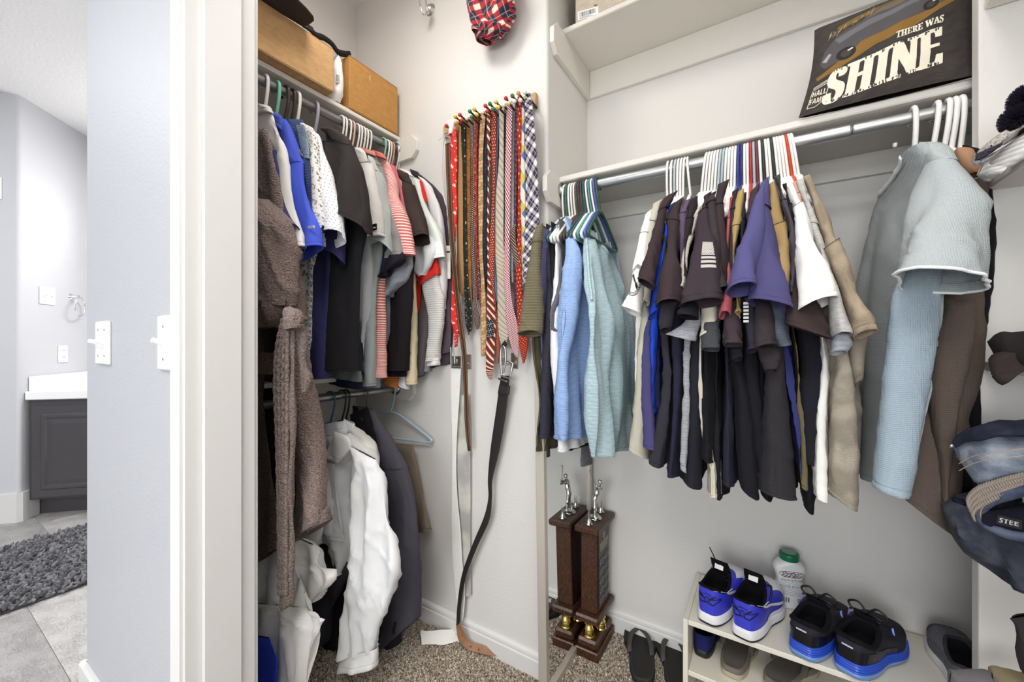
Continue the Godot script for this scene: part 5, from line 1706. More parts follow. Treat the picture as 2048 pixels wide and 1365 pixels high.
func robe() -> void:
	var m := cloth("94837c", "terry")
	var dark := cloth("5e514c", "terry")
	var t := left_garment("bathrobe", "brown plush bathrobe with a tied cable belt beside the door jamb", "bathrobe", -0.70, [
		["body", [[490, 250, 532, 256], [490, 304, 545, 304], [492, 365, 557, 365], [494, 418, 568, 418], [496, 500, 581, 500], [498, 560, 588, 556], [500, 640, 592, 640]], 0.0, 0.03, m, {"amp": 0.02, "freq": 10.0, "crease": 0.01}],
		["front_band", [[518, 258, 533, 256], [528, 310, 546, 306], [546, 400, 565, 400], [562, 480, 578, 488], [574, 560, 589, 556], [578, 610, 590, 610]], 0.025, 0.014, m, {"amp": 0.005}],
		["sleeve", [[500, 396, 540, 400], [500, 440, 563, 448], [500, 500, 574, 510], [500, 560, 574, 570], [500, 610, 572, 612]], 0.05, 0.055, m, {"amp": 0.03, "freq": 10.0, "crease": 0.03, "hang": 0.1}],
		["cuff", [[500, 602, 574, 600], [500, 640, 572, 622], [500, 657, 548, 654]], 0.06, 0.036, cloth("7c6c66", "terry"), {"amp": 0.016, "freq": 24.0}],
		["skirt", [[570, 640, 602, 640], [580, 760, 606, 760], [588, 900, 630, 900], [592, 1000, 652, 1012], [588, 1085, 655, 1040]], 0.0, 0.04, m, {"amp": 0.02, "freq": 9.0, "crease": 0.008}],
		["hem_band", [[588, 1066, 655, 1014], [588, 1086, 656, 1042]], 0.004, 0.034, cloth("857570", "terry"), {"amp": 0.003}],
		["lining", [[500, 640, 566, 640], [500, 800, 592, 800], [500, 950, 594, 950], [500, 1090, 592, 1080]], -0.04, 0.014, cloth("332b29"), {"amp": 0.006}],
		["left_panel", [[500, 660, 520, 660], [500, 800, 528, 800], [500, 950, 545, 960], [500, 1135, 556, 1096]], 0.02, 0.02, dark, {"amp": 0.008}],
		["pocket", [[500, 704, 553, 707], [500, 726, 553, 730], [500, 748, 552, 750]], 0.03, 0.012, cloth("6e605a", "terry"), {"amp": 0.006, "freq": 30.0}],
		["belt", [[572, 640, 588, 636], [556, 700, 590, 695], [552, 770, 590, 770], [556, 850, 589, 850], [560, 950, 586, 950], [563, 1100, 585, 1100], [563, 1190, 585, 1190], [569, 1220, 577, 1214]], 0.085, 0.012, cloth("96867f", "terry"), {"amp": 0.004, "freq": 40.0, "crease": 0.0}],
		["belt_tail", [[584, 632, 600, 640], [596, 662, 611, 672], [601, 720, 614, 735], [606, 745, 622, 750], [608, 770, 622, 772], [611, 785, 619, 784]], 0.075, 0.012, cloth("84746e", "terry"), {"amp": 0.004, "freq": 40.0}],
		["belt_knot", [[580, 612, 592, 618], [578, 632, 600, 640], [584, 662, 598, 656]], 0.1, 0.024, cloth("96867f", "terry"), {"amp": 0.006, "freq": 30.0}]])
	# raised cable rows along the belt
	for k in [-0.62, -0.2, 0.22, 0.64]:
		var pts := []
		var rows := [[572, 640, 588, 636], [556, 700, 590, 695], [552, 770, 590, 770], [556, 850, 589, 850], [560, 950, 586, 950], [563, 1100, 585, 1100], [563, 1185, 585, 1185]]
		var st := on_z(rows, -0.615, -0.615, 0.01, 0.01)
		for s in st:
			pts.append((s[0] + s[1]) * 0.5 + (s[1] - s[0]) * 0.5 * k + Vector3(0, 0, 0.010))
		var sm := smooth_path(pts, 110)
		for i in sm.size():
			sm[i] += Vector3(sin(i * 1.35 + k * 9.0) * 0.0022, 0, 0.002 + 0.0015 * sin(i * 1.35))
		part(t, "cable_row", rope(sm, 0.0062, 6), cloth("9a8a84", "terry"))


func low_rod_clothes() -> void:
	var near := Vector3(1, 0, 0)
	hanger("teal hanger holding the white dress shirt on the low rod", "", "1f5a66", Vector3(-1.42, 1.0015, zl(661)), near, 0.0, 0.15)
	hanger("black hanger left of another on the low rod", "", "26252a", Vector3(-1.42, 1.0015, zl(684)), near, 0.0, 0.05)
	hanger("black hanger holding the second white shirt on the low rod", "", "1e1d22", Vector3(-1.42, 1.0015, zl(692)), near)
	hanger("grey hanger carrying the charcoal suit jacket", "", "5b5b5e", Vector3(-1.42, 1.0015, zl(728)), near)
	hanger("empty looking pale blue hanger with brown trousers at the low rod's end", "", "a9bccb", Vector3(-1.42, 1.0015, zl(782)), near, 0.0, 0.1, 1.55)
	var W := cloth("e2e3e4")
	var z1 := zl(661)
	left_garment("dress_shirt", "white dress shirt with a long sleeve reaching the carpet", "shirt", z1, [
		["body", [[634, 872, 700, 866], [638, 920, 740, 920], [646, 1000, 728, 1000], [650, 1060, 720, 1070], [664, 1106, 708, 1122], [686, 1141, 700, 1143]], 0.02, 0.05, W, {"amp": 0.026, "freq": 13.0, "crease": 0.012, "fine": 0.002}],
		["collar", [[636, 850, 690, 842], [634, 872, 692, 868]], 0.01, 0.026, cloth("d9dbe0"), {"amp": 0.002, "pinch": false}],
		["collar_flap", [[668, 862, 696, 872], [660, 886, 702, 896], [650, 914, 676, 926]], 0.075, 0.008, cloth("e6e6e6"), {"amp": 0.003}],
		["placket", [[648, 925, 668, 928], [652, 1000, 676, 1004], [660, 1080, 690, 1086]], 0.072, 0.006, W, {"amp": 0.006}],
		["sleeve", [[700, 892, 752, 920], [714, 950, 763, 960], [704, 1060, 780, 1060], [697, 1130, 793, 1141], [692, 1200, 772, 1212], [684, 1310, 753, 1304]], 0.07, 0.035, W, {"amp": 0.012, "freq": 14.0, "crease": 0.009, "hem": false, "fine": 0.002}],
		["cuff", [[684, 1302, 754, 1297], [681, 1338, 749, 1336]], 0.072, 0.034, cloth("e6e6e4"), {"amp": 0.004, "pinch": false}]])
	left_garment("dress_shirt", "second white dress shirt tucked behind the first one's collar", "shirt", zl(690), [
		["shoulder", [[686, 846, 708, 854], [696, 880, 742, 888], [712, 930, 758, 934], [722, 1000, 762, 1000]], 0.05, 0.03, cloth("dedcd6"), {"amp": 0.012, "crease": 0.006}],
		["collar", [[688, 838, 708, 848], [690, 858, 712, 866]], 0.05, 0.02, cloth("dddde0"), {"amp": 0.002}]])
	var jk := cloth("4f4d57")
	var t := left_garment("suit_jacket", "charcoal suit jacket on the low rod behind the white sleeves", "jacket", zl(728), [
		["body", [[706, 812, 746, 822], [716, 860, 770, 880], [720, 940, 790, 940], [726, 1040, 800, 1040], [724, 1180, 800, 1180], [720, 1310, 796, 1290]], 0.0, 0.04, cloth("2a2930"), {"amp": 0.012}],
		["shoulder", [[716, 812, 746, 820], [740, 860, 786, 886], [768, 936, 810, 938]], 0.03, 0.03, jk, {"hem": false}],
		["sleeve", [[766, 934, 811, 936], [774, 1000, 833, 1005], [775, 1093, 837, 1093], [768, 1200, 832, 1200], [756, 1308, 830, 1242]], 0.035, 0.045, jk, {"pinch": false, "amp": 0.014, "freq": 8.0}],
		["lapel", [[700, 830, 736, 814], [704, 880, 752, 868], [730, 912, 762, 920]], 0.05, 0.012, cloth("1e1d22"), {"amp": 0.004}]])
	for q in [[791, 1248], [789, 1256], [788, 1265]]:
		part(t, "cuff_button", lathe([[0.0, 0.004], [0.006, 0.0035], [0.0075, 0.0], [0, -0.001]], 12), M.black, pz(q[0], q[1], zl(728) + 0.083), Vector3(PI / 2, 0, 0))
	left_garment("trousers", "brown trousers folded over the pale blue hanger", "trousers", zl(782), [
		["leg", [[780, 886, 826, 892], [800, 960, 839, 950], [820, 1020, 850, 1010], [828, 1064, 860, 1062]], 0.006, 0.02, cloth("7d7061"), {"amp": 0.008}]])
	left_garment("towel", "thick white towel hanging in folds below the bathrobe", "towel", -0.72, [
		["flap", [[560, 1060, 626, 1090], [570, 1110, 640, 1130], [576, 1160, 657, 1160], [570, 1214, 630, 1206]], -0.05, 0.035, cloth("efeeea"), {"amp": 0.02, "freq": 14.0, "crease": 0.01}],
		["fold", [[490, 1080, 570, 1090], [490, 1150, 600, 1150], [490, 1230, 628, 1236], [490, 1310, 618, 1300], [490, 1400, 596, 1400], [490, 1440, 580, 1440]], -0.02, 0.04, cloth("e4e4e2"), {"amp": 0.02, "freq": 11.0, "crease": 0.012}],
		["front_fold", [[490, 1205, 600, 1215], [490, 1240, 642, 1238], [490, 1290, 640, 1262], [490, 1400, 608, 1400]], 0.03, 0.02, cloth("ecebe8"), {"amp": 0.012, "freq": 12.0, "crease": 0.012}]])
	left_garment("trousers", "charcoal trousers in the shade between the towel and the dress shirt", "trousers", -0.92, [
		["leg", [[612, 1080, 680, 1100], [640, 1140, 700, 1140], [625, 1210, 672, 1200], [606, 1300, 646, 1290]], 0.0, 0.03, cloth("38373f"), {"amp": 0.016, "crease": 0.006}],
		["shade_sheet", [[650, 1100, 710, 1100], [650, 1200, 700, 1200], [640, 1296, 700, 1290]], -0.06, 0.03, cloth("232228"), {"amp": 0.01}]])  # dark sheet standing in for the black shade between the clothes
	left_garment("towel", "royal blue cloth in the bottom corner by the door jamb", "cloth", -0.66, [
		["cloth", [[490, 1270, 538, 1276], [490, 1320, 553, 1318], [490, 1370, 551, 1370], [490, 1420, 548, 1420]], 0.03, 0.02, cloth("2238a0"), {"amp": 0.008}]])
	left_garment("dress_shirt", "white shirt tail between the bathrobe hem and the towel", "shirt", zl(640), [
		["tail", [[620, 1040, 650, 1000], [622, 1080, 648, 1060], [626, 1098, 638, 1090]], 0.05, 0.016, cloth("dcdde2"), {"amp": 0.01}]])


func strap(rows: Array, th := 0.002, o := {}) -> ArrayMesh:
	# rows of [left x, left y, right x, right y, z]
	var st := []
	for r in rows:
		st.append([pz(r[0], r[1], r[4]), pz(r[2], r[3], r[4]), th])
	var d := {"amp": 0.0, "fine": 0.0, "crease": 0.0, "hem": false, "pinch": false, "n": 5.0}
	d.merge(o, true)
	return drape(st, d)


func ties_and_belts() -> void:
	# the rack
	var zt := ZT
	var a := pz(889, 262, zt + 0.01)
	var b := pz(1074, 204, zt + 0.01)
	var mid := (a + b) / 2
	var rack = thing("tie_rack", "wooden wall rack with coloured pegs holding the neckties", "tie rack", "", Vector3(mid.x, mid.y, zt))
	part(rack, "board", box(Vector3(b.x - a.x, 0.048, 0.02), 0.003), mat(Color.html("c9a473"), 0.5, {"tri": true, "tex": T.card, "scale": 4.0}), Vector3(mid.x, mid.y, zt + 0.0101))
	var pegs := [[893, 252, "b92a2a"], [911, 234, "e0b63a"], [915, 244, "e3bd3e"], [920, 230, "c23034"], [924, 241, "c42f33"], [934, 237, "f0ede6"], [940, 223, "2f7a44"], [944, 234, "338048"], [949, 219, "e2c24a"], [954, 230, "e6c53f"], [965, 225, "f3f0ea"], [971, 212, "c0303a"], [975, 223, "c8373a"], [980, 208, "2d7640"], [986, 219, "368249"], [992, 204, "e2cd63"], [997, 215, "e5cd4c"], [1007, 211, "eeeae4"], [1012, 197, "bf3340"], [1018, 207, "e7d69a"], [1025, 192, "2f7c48"], [1029, 203, "f0eee9"], [1037, 187, "cfa052"], [1041, 201, "efede8"], [1050, 185, "eceae6"]]
	var ball := lathe([[0.0, 0.0075], [0.0045, 0.0068], [0.0068, 0.004], [0.0072, 0.0], [0.006, -0.004], [0.0, -0.006]], 16)
	for p in pegs:
		var at := pz(p[0], p[1], zt + 0.098)
		var peg := part(rack, "peg", rope([Vector3(at.x, at.y - 0.012, zt + 0.012), at], 0.0035, 8), mat(Color.html("3a2c22"), 0.6) if not M.has("peg") else M.peg)
		M.peg = peg.material_override
		if not M.has("pegball" + p[2]):
			M["pegball" + p[2]] = mat(Color.html(p[2]), 0.35)
		part(peg, "peg_knob", ball, M["pegball" + p[2]], at, Vector3(PI / 2, 0, 0)).position = at - peg.position - rack.position
	# neckties: label, rows [left x, right x, y], z, material
	var ties := [
		["narrow tan necktie at the rack's left end", [[911, 917, 246], [912, 919, 350], [913, 920, 520], [914, 920, 575], [916, 918, 584]], 0.05, pat("weave", "a8824f", "94703f", "000000", 0.03)],
		["tan herringbone necktie ending in a broad tip", [[920, 926, 246], [917, 927, 320], [916, 927, 480], [916, 929, 560], [923, 928, 592]], 0.058, pat("vee", "b08a5b", "94704a", "000000", 0.03)],
		["black necktie with scattered white blossoms", [[922, 930, 244], [924, 932, 330], [926, 934, 480], [928, 938, 580], [930, 944, 640], [936, 939, 670]], 0.066, pat("petals", "1c211f", "d9d6cd", "3c5a3c", 0.05)],
		["ochre brown necktie with an orange spot", [[932, 942, 240], [932, 941, 330], [934, 942, 480], [936, 945, 600], [938, 943, 655], [940, 941, 664]], 0.052, pat("rings", "8a5a2a", "6c4420", "b8701f", 0.05)],
		["dark brown necktie with rows of white dashes", [[940, 950, 238], [941, 948, 330], [942, 950, 480], [944, 954, 600], [948, 962, 640], [952, 958, 659]], 0.06, pat("dash", "3a2220", "d8cfc6", "000000", 0.036)],
		["rust red patterned necktie beside the brick one", [[948, 957, 234], [948, 955, 330], [948, 955, 480], [950, 958, 560], [953, 956, 600]], 0.055, pat("rings", "8b3028", "5f1f1c", "b5695a", 0.045)],
		["maroon necktie with small cream figures", [[953, 960, 236], [952, 958, 330], [954, 960, 480], [956, 964, 560], [960, 968, 600], [964, 966, 625]], 0.048, pat("petals", "6a2a26", "cbb7a0", "8c4a3a", 0.03)],
		["beige brick pattern necktie", [[962, 972, 228], [957, 967, 300], [956, 966, 400], [958, 965, 500], [962, 971, 600], [963, 972, 690], [964, 969, 713]], 0.068, pat("brick", "c9a77c", "8a6a48", "a98558", 0.044)],
		["dark navy necktie with a rounded lower end", [[970, 978, 226], [967, 975, 320], [964, 974, 450], [960, 974, 530], [962, 974, 570], [966, 969, 584]], 0.058, pat("petals", "1d2230", "23283a", "3a4458", 0.04)],
		["flag themed necktie of red and cream stripes with a starred band", [[973, 981, 226], [975, 979, 320], [973, 979, 440], [974, 980, 540], [974, 990, 640], [973, 988, 730], [976, 986, 752], [981, 985, 760]], 0.074, pat("diag", "7c2620", "dccfb8", "5f1a18", 0.05)],
		["black necktie with silver flecks", [[979, 986, 224], [980, 985, 320], [979, 984, 450], [982, 988, 560], [988, 994, 640], [990, 994, 670]], 0.05, pat("dash", "24231f", "aaa79c", "000000", 0.03)],
		["brick red necktie with golden dots", [[982, 993, 220], [984, 992, 330], [981, 989, 460], [979, 988, 560], [986, 996, 640], [992, 999, 700], [995, 997, 727]], 0.066, pat("dots", "8c2a1e", "e0c498", "000000", 0.03)],
		["slim blue grey necktie", [[993, 1000, 218], [992, 996, 320], [988, 993, 450], [984, 991, 540], [988, 996, 580], [992, 994, 606]], 0.056, pat("weave", "6d6f86", "575a72", "000000", 0.03)],
		["cream necktie with fine black diagonal lines", [[998, 1008, 216], [998, 1008, 300], [993, 1008, 400], [990, 1009, 500], [994, 1014, 560], [996, 1018, 650], [1003, 1014, 690], [1008, 1010, 697]], 0.062, pat("thin_diag", "c2b9a6", "3a3633", "8c8578", 0.04)],
		["black and grey slanted necktie behind the cream one", [[1006, 1013, 214], [1006, 1012, 300], [1006, 1012, 420], [1006, 1014, 520], [1008, 1014, 590]], 0.046, pat("thin_diag", "4a4848", "c9c6c0", "1e1e1e", 0.02)],
		["red and white houndstooth necktie", [[1013, 1025, 208], [1012, 1023, 300], [1009, 1020, 420], [1008, 1020, 540], [1011, 1024, 600], [1014, 1036, 660], [1026, 1038, 704], [1034, 1037, 716]], 0.076, pat("weave", "8a2431", "e6dcdc", "000000", 0.075)],
		["pale ice blue necktie", [[1024, 1032, 206], [1023, 1030, 300], [1020, 1028, 420], [1018, 1030, 500], [1020, 1030, 540], [1024, 1027, 566]], 0.056, pat("petals", "a8b4ba", "8296a4", "d8d8d4", 0.06)],
		["wine necktie with little red blossoms", [[1030, 1037, 206], [1029, 1036, 300], [1028, 1034, 420], [1026, 1036, 520], [1028, 1038, 620], [1032, 1036, 670]], 0.062, pat("petals", "4a2730", "a03440", "7a8494", 0.03)],
		["brown and silver striped necktie peeping between red ones", [[1026, 1030, 450], [1021, 1030, 480], [1026, 1037, 520], [1033, 1039, 545]], 0.08, pat("diag", "4a3226", "a99a8c", "2a1c16", 0.02)],
		["bright red necktie with tiny gold dots", [[1035, 1043, 192], [1035, 1042, 300], [1034, 1042, 440], [1032, 1042, 540], [1036, 1046, 620], [1038, 1056, 680], [1042, 1054, 706], [1046, 1049, 727]], 0.07, pat("dots", "a3211f", "d9a860", "000000", 0.05)],
		["blue and yellow checked necktie", [[1043, 1049, 204], [1043, 1050, 300], [1042, 1051, 420], [1041, 1052, 500], [1040, 1050, 560], [1042, 1047, 580]], 0.064, pat("check", "c9b85a", "dcd8c8", "5a73a8", 0.065)],
		["wide navy and white plaid necktie at the rack's right end", [[1050, 1060, 186], [1049, 1068, 230], [1050, 1072, 300], [1052, 1078, 400], [1050, 1080, 470], [1046, 1070, 530], [1046, 1054, 570]], 0.078, pat("plaid", "322f45", "9c969c", "e8e2dc", 0.085)],
	]
	for t in ties:
		var rows := []
		for r in t[1]:
			rows.append([r[0], r[2] + (r[1] - r[0]) * 0.12, r[1], r[2] - (r[1] - r[0]) * 0.16])
		var z: float = zt + t[2]
		var st := on_z(rows, z, zt + 0.03 + (t[2] - 0.045) * 0.7, 0.004, 0.0045)
		var top: Vector3 = (st[0][0] + st[0][1]) * 0.5
		var n = thing("necktie", t[0], "necktie", "", top)
		part(n, "blade", drape(st, {"amp": 0.003, "fine": 0.0006, "crease": 0.0, "hem": false, "freq": 16.0, "seed": rng.randf() * 30.0, "n": 2.6}), t[3])
		# the narrow tail folds over the peg and hangs behind
		var tail := []
		for r in t[1].slice(0, maxi(3, t[1].size() - 2)):
			var c: float = (r[0] + r[1]) * 0.5 + 2.0
			tail.append([c - 3.0, r[2], c + 3.0, r[2] - 1.0])
		part(n, "tail", drape(on_z(tail, z - 0.014, zt + 0.018, 0.002, 0.0025), {"amp": 0.001, "fine": 0.0004, "crease": 0.0, "hem": false}), t[3])
	var star = find_child("necktie_009", false, false)
	part(star, "star_band", strap([[974, 641, 988, 638, zt + 0.066], [974, 660, 988, 657, zt + 0.066], [974, 678, 987, 675, zt + 0.066]], 0.003), pat("petals", "23242f", "e6e2da", "e6e2da", 0.02))
	part(find_child("necktie_013", false, false), "label", strap([[1003, 690, 1010, 681, zt + 0.058], [1008, 698, 1015, 689, zt + 0.058]], 0.001), M.black)
	# red bandana
	var bn = thing("bandana", "red bandana with white flowers hanging left of the ties", "bandana", "", pz(906, 250, zt + 0.06))
	part(bn, "cloth", drape(on_z([[901, 248, 912, 246], [900, 300, 913, 298], [903, 400, 913, 400], [904, 520, 911, 520], [902, 600, 914, 600], [907, 660, 917, 656], [909, 695, 913, 692]], zt + 0.075, zt + 0.06, 0.005, 0.008), {"amp": 0.004, "freq": 30.0, "hem": false}), pat("petals", "d6322b", "f0e6e2", "d6322b", 0.07))
	part(bn, "knot", drape(on_z([[896, 240, 906, 238], [897, 252, 908, 250], [899, 270, 904, 268]], zt + 0.08, zt + 0.08, 0.006, 0.006), {"amp": 0.002, "hem": false}), cloth("ece8e4"))
	var tg = thing("price_tag", "white cardboard tag hanging beside the red bandana", "tag", "", pz(895, 525, zt + 0.03))
	part(tg, "card", strap([[889, 492, 901, 492, zt + 0.03], [889, 524, 901, 524, zt + 0.03], [889, 558, 901, 558, zt + 0.03]], 0.0008), mat(Color.html("f0efeb"), 0.6))
	part(tg, "print", strap([[893, 503, 900, 503, zt + 0.0312], [893, 505, 900, 505, zt + 0.0312]], 0.0003), M.black)
	# white loop of cord on the first peg
	var cord := []
	for q in [[890, 262, 0.05], [886, 300, 0.03], [885, 360, 0.02], [889, 400, 0.02], [893, 412, 0.02]]:
		cord.append(pz(q[0], q[1], zt + q[2]))
	part(thing("cord_loop", "thin white cord loop at the rack's left end", "cord", "", cord[0]), "cord", rope(smooth_path(cord, 24), 0.0022, 6), cloth("e6e4e0"))
	# brown belt
	var bb = thing("belt", "brown stitched leather belt hanging from the first peg", "belt", "", pz(896, 280, zt + 0.07))
	part(bb, "strap", strap([[891, 288, 900, 286, zt + 0.075], [893, 360, 903, 358, zt + 0.078], [898, 460, 908, 458, zt + 0.08], [906, 560, 916, 558, zt + 0.08], [916, 650, 925, 648, zt + 0.075], [924, 710, 933, 708, zt + 0.07], [928, 790, 936, 790, zt + 0.055], [930, 850, 938, 850, zt + 0.05], [935, 897, 941, 897, zt + 0.045], [937, 903, 941, 902, zt + 0.045]], 0.002), M.brown_leather)
	for k in [0.18, 0.82]:
		var pts := []
		for r in [[891, 288, 900, 286, 0.0775], [893, 360, 903, 358, 0.0805], [898, 460, 908, 458, 0.0825], [906, 560, 916, 558, 0.0825], [916, 650, 925, 648, 0.0775], [924, 710, 933, 708, 0.0725], [928, 790, 936, 790, 0.0575], [930, 850, 938, 850, 0.0525], [935, 893, 941, 893, 0.0475]]:
			pts.append(pz(lerpf(r[0], r[2], k), lerpf(r[1], r[3], k), zt + r[4]))
		part(bb, "stitching", rope(smooth_path(pts, 60), 0.0006, 5), M.thread)
	var bk := []
	for q in [[889, 268], [899, 265], [901, 284], [891, 288], [889, 268]]:
		bk.append(pz(q[0], q[1], zt + 0.08))
	part(bb, "buckle", rope(bk, 0.002, 8), M.steel)
	part(bb, "prong", rope([pz(899, 275, zt + 0.083), pz(888, 272, zt + 0.09), pz(877, 281, zt + 0.1)], 0.0013, 6), M.steel)
	# white webbing belt
	wall_hook("square metal wall hook under the brown belt", 938, 724)
	wall_hook("square metal wall hook carrying the black belt's buckle", 1030, 722)
	var wb = thing("belt", "white webbing belt with a steel plate buckle, trailing on the carpet", "belt", "", pz(912, 730, zt + 0.05))
	part(wb, "strap", strap([[902, 733, 922, 735, zt + 0.05], [902, 790, 919, 790, zt + 0.045], [905, 900, 913, 900, zt + 0.03], [904, 980, 914, 980, zt + 0.03], [903, 1060, 921, 1060, zt + 0.03], [905, 1120, 924, 1122, zt + 0.035], [911, 1180, 930, 1180, zt + 0.03], [916, 1240, 926, 1240, zt + 0.03], [909, 1268, 917, 1270, zt + 0.03]], 0.0018, {"amp": 0.0015}), M.web)
	part(wb, "grey_back", strap([[914, 790, 936, 790, zt + 0.02], [912, 900, 940, 900, zt + 0.016], [918, 1000, 941, 1000, zt + 0.015], [924, 1100, 941, 1100, zt + 0.015], [930, 1195, 942, 1192, zt + 0.017]], 0.0015, {"amp": 0.001}), mat(Color.html("d6d4cd"), 0.5, {"tri": true, "tex": T.mottle, "scale": 1.5}))
	var fl := []
	for r in [[914, 1262, 918, 1282], [890, 1264, 892, 1290], [866, 1266, 866, 1290], [842, 1266, 844, 1291]]:
		var p := pyy(r[0], r[1] + 6, 0.012)
		var q := pyy(r[2], r[3], 0.012)
		fl.append([p, q, 0.002])
	var up := []
	for f in fl:
		up.append([f[0] + Vector3(0, 0.02, 0), f[1], 0.0018])
	part(wb, "trailing_end", drape(up, {"amp": 0.002, "fine": 0, "crease": 0.0, "hem": false, "pinch": false, "n": 5.0}), M.web)
	part(wb, "strap_tip", drape([[pyy(914, 1272, 0.014), pyy(916, 1286, 0.014), 0.0018], [pyy(940, 1268, 0.02), pyy(944, 1282, 0.014), 0.0018], [pyy(957, 1266, 0.03), pyy(960, 1284, 0.014), 0.0018]], {"amp": 0.001, "fine": 0, "crease": 0.0, "hem": false, "pinch": false, "n": 5.0}), M.web)
	part(wb, "buckle", joined([box(Vector3(0.05, 0.048, 0.005), 0.0015), box(Vector3(0.052, 0.004, 0.01), 0.001)], [pz(913, 725, zt + 0.055), pz(913, 734, zt + 0.056)]), M.nickel)
	part(wb, "buckle_loop", rope([pz(902, 730, zt + 0.06), pz(901, 695, zt + 0.06), pz(908, 694, zt + 0.06), pz(909, 728, zt + 0.06)], 0.0028, 8), M.steel)
	# black belt
	var kb = thing("belt", "black leather belt curving down the wall to its tan tip on the carpet", "belt", "", pz(1010, 740, zt + 0.06))
	part(kb, "strap", strap([[1002, 752, 1019, 752, zt + 0.055], [998, 780, 1017, 782, zt + 0.05], [991, 830, 1011, 832, zt + 0.045], [981, 900, 999, 900, zt + 0.04], [976, 960, 985, 960, zt + 0.04], [977, 995, 984, 995, zt + 0.04], [968, 1035, 979, 1040, zt + 0.045], [945, 1090, 954, 1096, zt + 0.05], [924, 1150, 932, 1154, zt + 0.055], [915, 1210, 922, 1212, zt + 0.05], [913, 1250, 920, 1252, zt + 0.05]], 0.0022), M.black_leather)
	part(kb, "keeper", strap([[999, 770, 1020, 773, zt + 0.055], [996, 788, 1018, 790, zt + 0.055]], 0.005), M.black_leather)
	part(kb, "metal_keeper", strap([[997, 756, 1015, 762, zt + 0.064], [996, 759, 1014, 765, zt + 0.064]], 0.003), M.nickel)
	part(kb, "tan_end", drape([[pz(912, 1248, zt + 0.05), pz(920, 1246, zt + 0.05), 0.002], [pz(917, 1280, zt + 0.05), pz(926, 1262, zt + 0.05), 0.002], [pyy(933, 1299, 0.02), pyy(940, 1284, 0.035), 0.002], [pyy(965, 1309, 0.016), pyy(968, 1292, 0.035), 0.002], [pyy(1007, 1316, 0.014), pyy(1010, 1303, 0.024), 0.002]], {"amp": 0.0, "fine": 0, "crease": 0.0, "hem": false, "pinch": false, "n": 5.0}), M.tan_leather)
	for q in [[922, 1272], [929, 1283], [941, 1293], [957, 1299]]:
		part(kb, "punch_hole", rope([pyy(q[0], q[1], 0.034), pyy(q[0] + 1, q[1] + 2, 0.032)], 0.0022, 8), M.black)
	var fr := []
	for q in [[1003, 752], [1002, 700], [1010, 697], [1011, 724], [1006, 748]]:
		fr.append(pz(q[0], q[1], zt + 0.07))
	part(kb, "buckle_loop", rope(smooth_path(fr, 24), 0.0045, 8), M.steel)
	var fr2 := []
	for q in [[1002, 752], [1020, 758], [1026, 727], [1014, 722], [1003, 730]]:
		fr2.append(pz(q[0], q[1], zt + 0.068))
	part(kb, "buckle", rope(fr2, 0.0042, 8), M.steel)
	part(kb, "prong", rope([pz(1010, 748, zt + 0.07), pz(1000, 751, zt + 0.08), pz(995, 755, zt + 0.085)], 0.0017, 6), M.steel)
	# robe hook and the plaid cap
	var hk = thing("robe_hook", "chrome robe hook high on the wall left of the plaid cap", "hook", "", pz(860, 22, zt))
	part(hk, "wall_plate", lathe([[0.0, 0.02], [0.01, 0.019], [0.017, 0.012], [0.024, 0.004], [0.026, 0.0]], 24), M.nickel, pz(861, 20, zt), Vector3(PI / 2, 0, 0))
	var hp := []
	for q in [[858, 22, 0.02], [848, 30, 0.055], [841, 12, 0.07], [838, -8, 0.07]]:
		hp.append(pz(q[0], q[1], zt + q[2]))
	part(hk, "prong", rope(smooth_path(hp, 16), 0.004, 8), M.chrome)
	hp = []
	for q in [[858, 20, 0.02], [856, 26, 0.05], [852, 5, 0.06], [850, -12, 0.06]]:
		hp.append(pz(q[0], q[1], zt + q[2]))
	part(hk, "prong", rope(smooth_path(hp, 16), 0.004, 8), M.chrome)
	var cp = thing("plaid_cap", "red navy and cream plaid cap hanging above the ties", "cap", "", pz(975, 20, zt + 0.06))
	var pl := pat("plaid", "2c2a40", "a82c33", "e2dcc8", 0.17)
	part(cp, "crown", drape(on_z([[938, -70, 1012, -70], [932, -30, 1020, -30], [931, 10, 1019, 10], [938, 40, 1012, 40], [950, 62, 1006, 58], [952, 72, 996, 70]], zt + 0.08, zt + 0.07, 0.05, 0.04), {"amp": 0.018, "freq": 12.0, "crease": 0.012, "hem": false}), pl)
	part(cp, "band", drape(on_z([[948, 62, 1010, 50], [950, 76, 1006, 66], [955, 84, 985, 84]], zt + 0.065, zt + 0.06, 0.045, 0.02), {"amp": 0.006, "crease": 0.006, "hem": false}), pat("plaid", "2c2a40", "a82c33", "e2dcc8", 0.12))
	part(cp, "lining", drape(on_z([[990, 40, 1012, 36], [996, 60, 1010, 56], [996, 72, 1004, 70]], zt + 0.05, zt + 0.045, 0.02, 0.01), {"amp": 0.003, "hem": false}), cloth("d8d2c6"))


func wall_hook(label: String, px: float, py: float) -> void:
	var at := pz(px, py, ZT)
	var t = thing("wall_hook", label, "hook", "", at)
	part(t, "plate", box(Vector3(0.03, 0.058, 0.006), 0.0015), M.nickel, at + Vector3(0, 0, 0.003))
	part(t, "arm", rope(smooth_path([at + Vector3(0, -0.006, 0.004), at + Vector3(-0.01, -0.012, 0.03), at + Vector3(-0.016, -0.004, 0.052), at + Vector3(-0.016, 0.012, 0.056)], 16), 0.0055, 8), M.nickel)


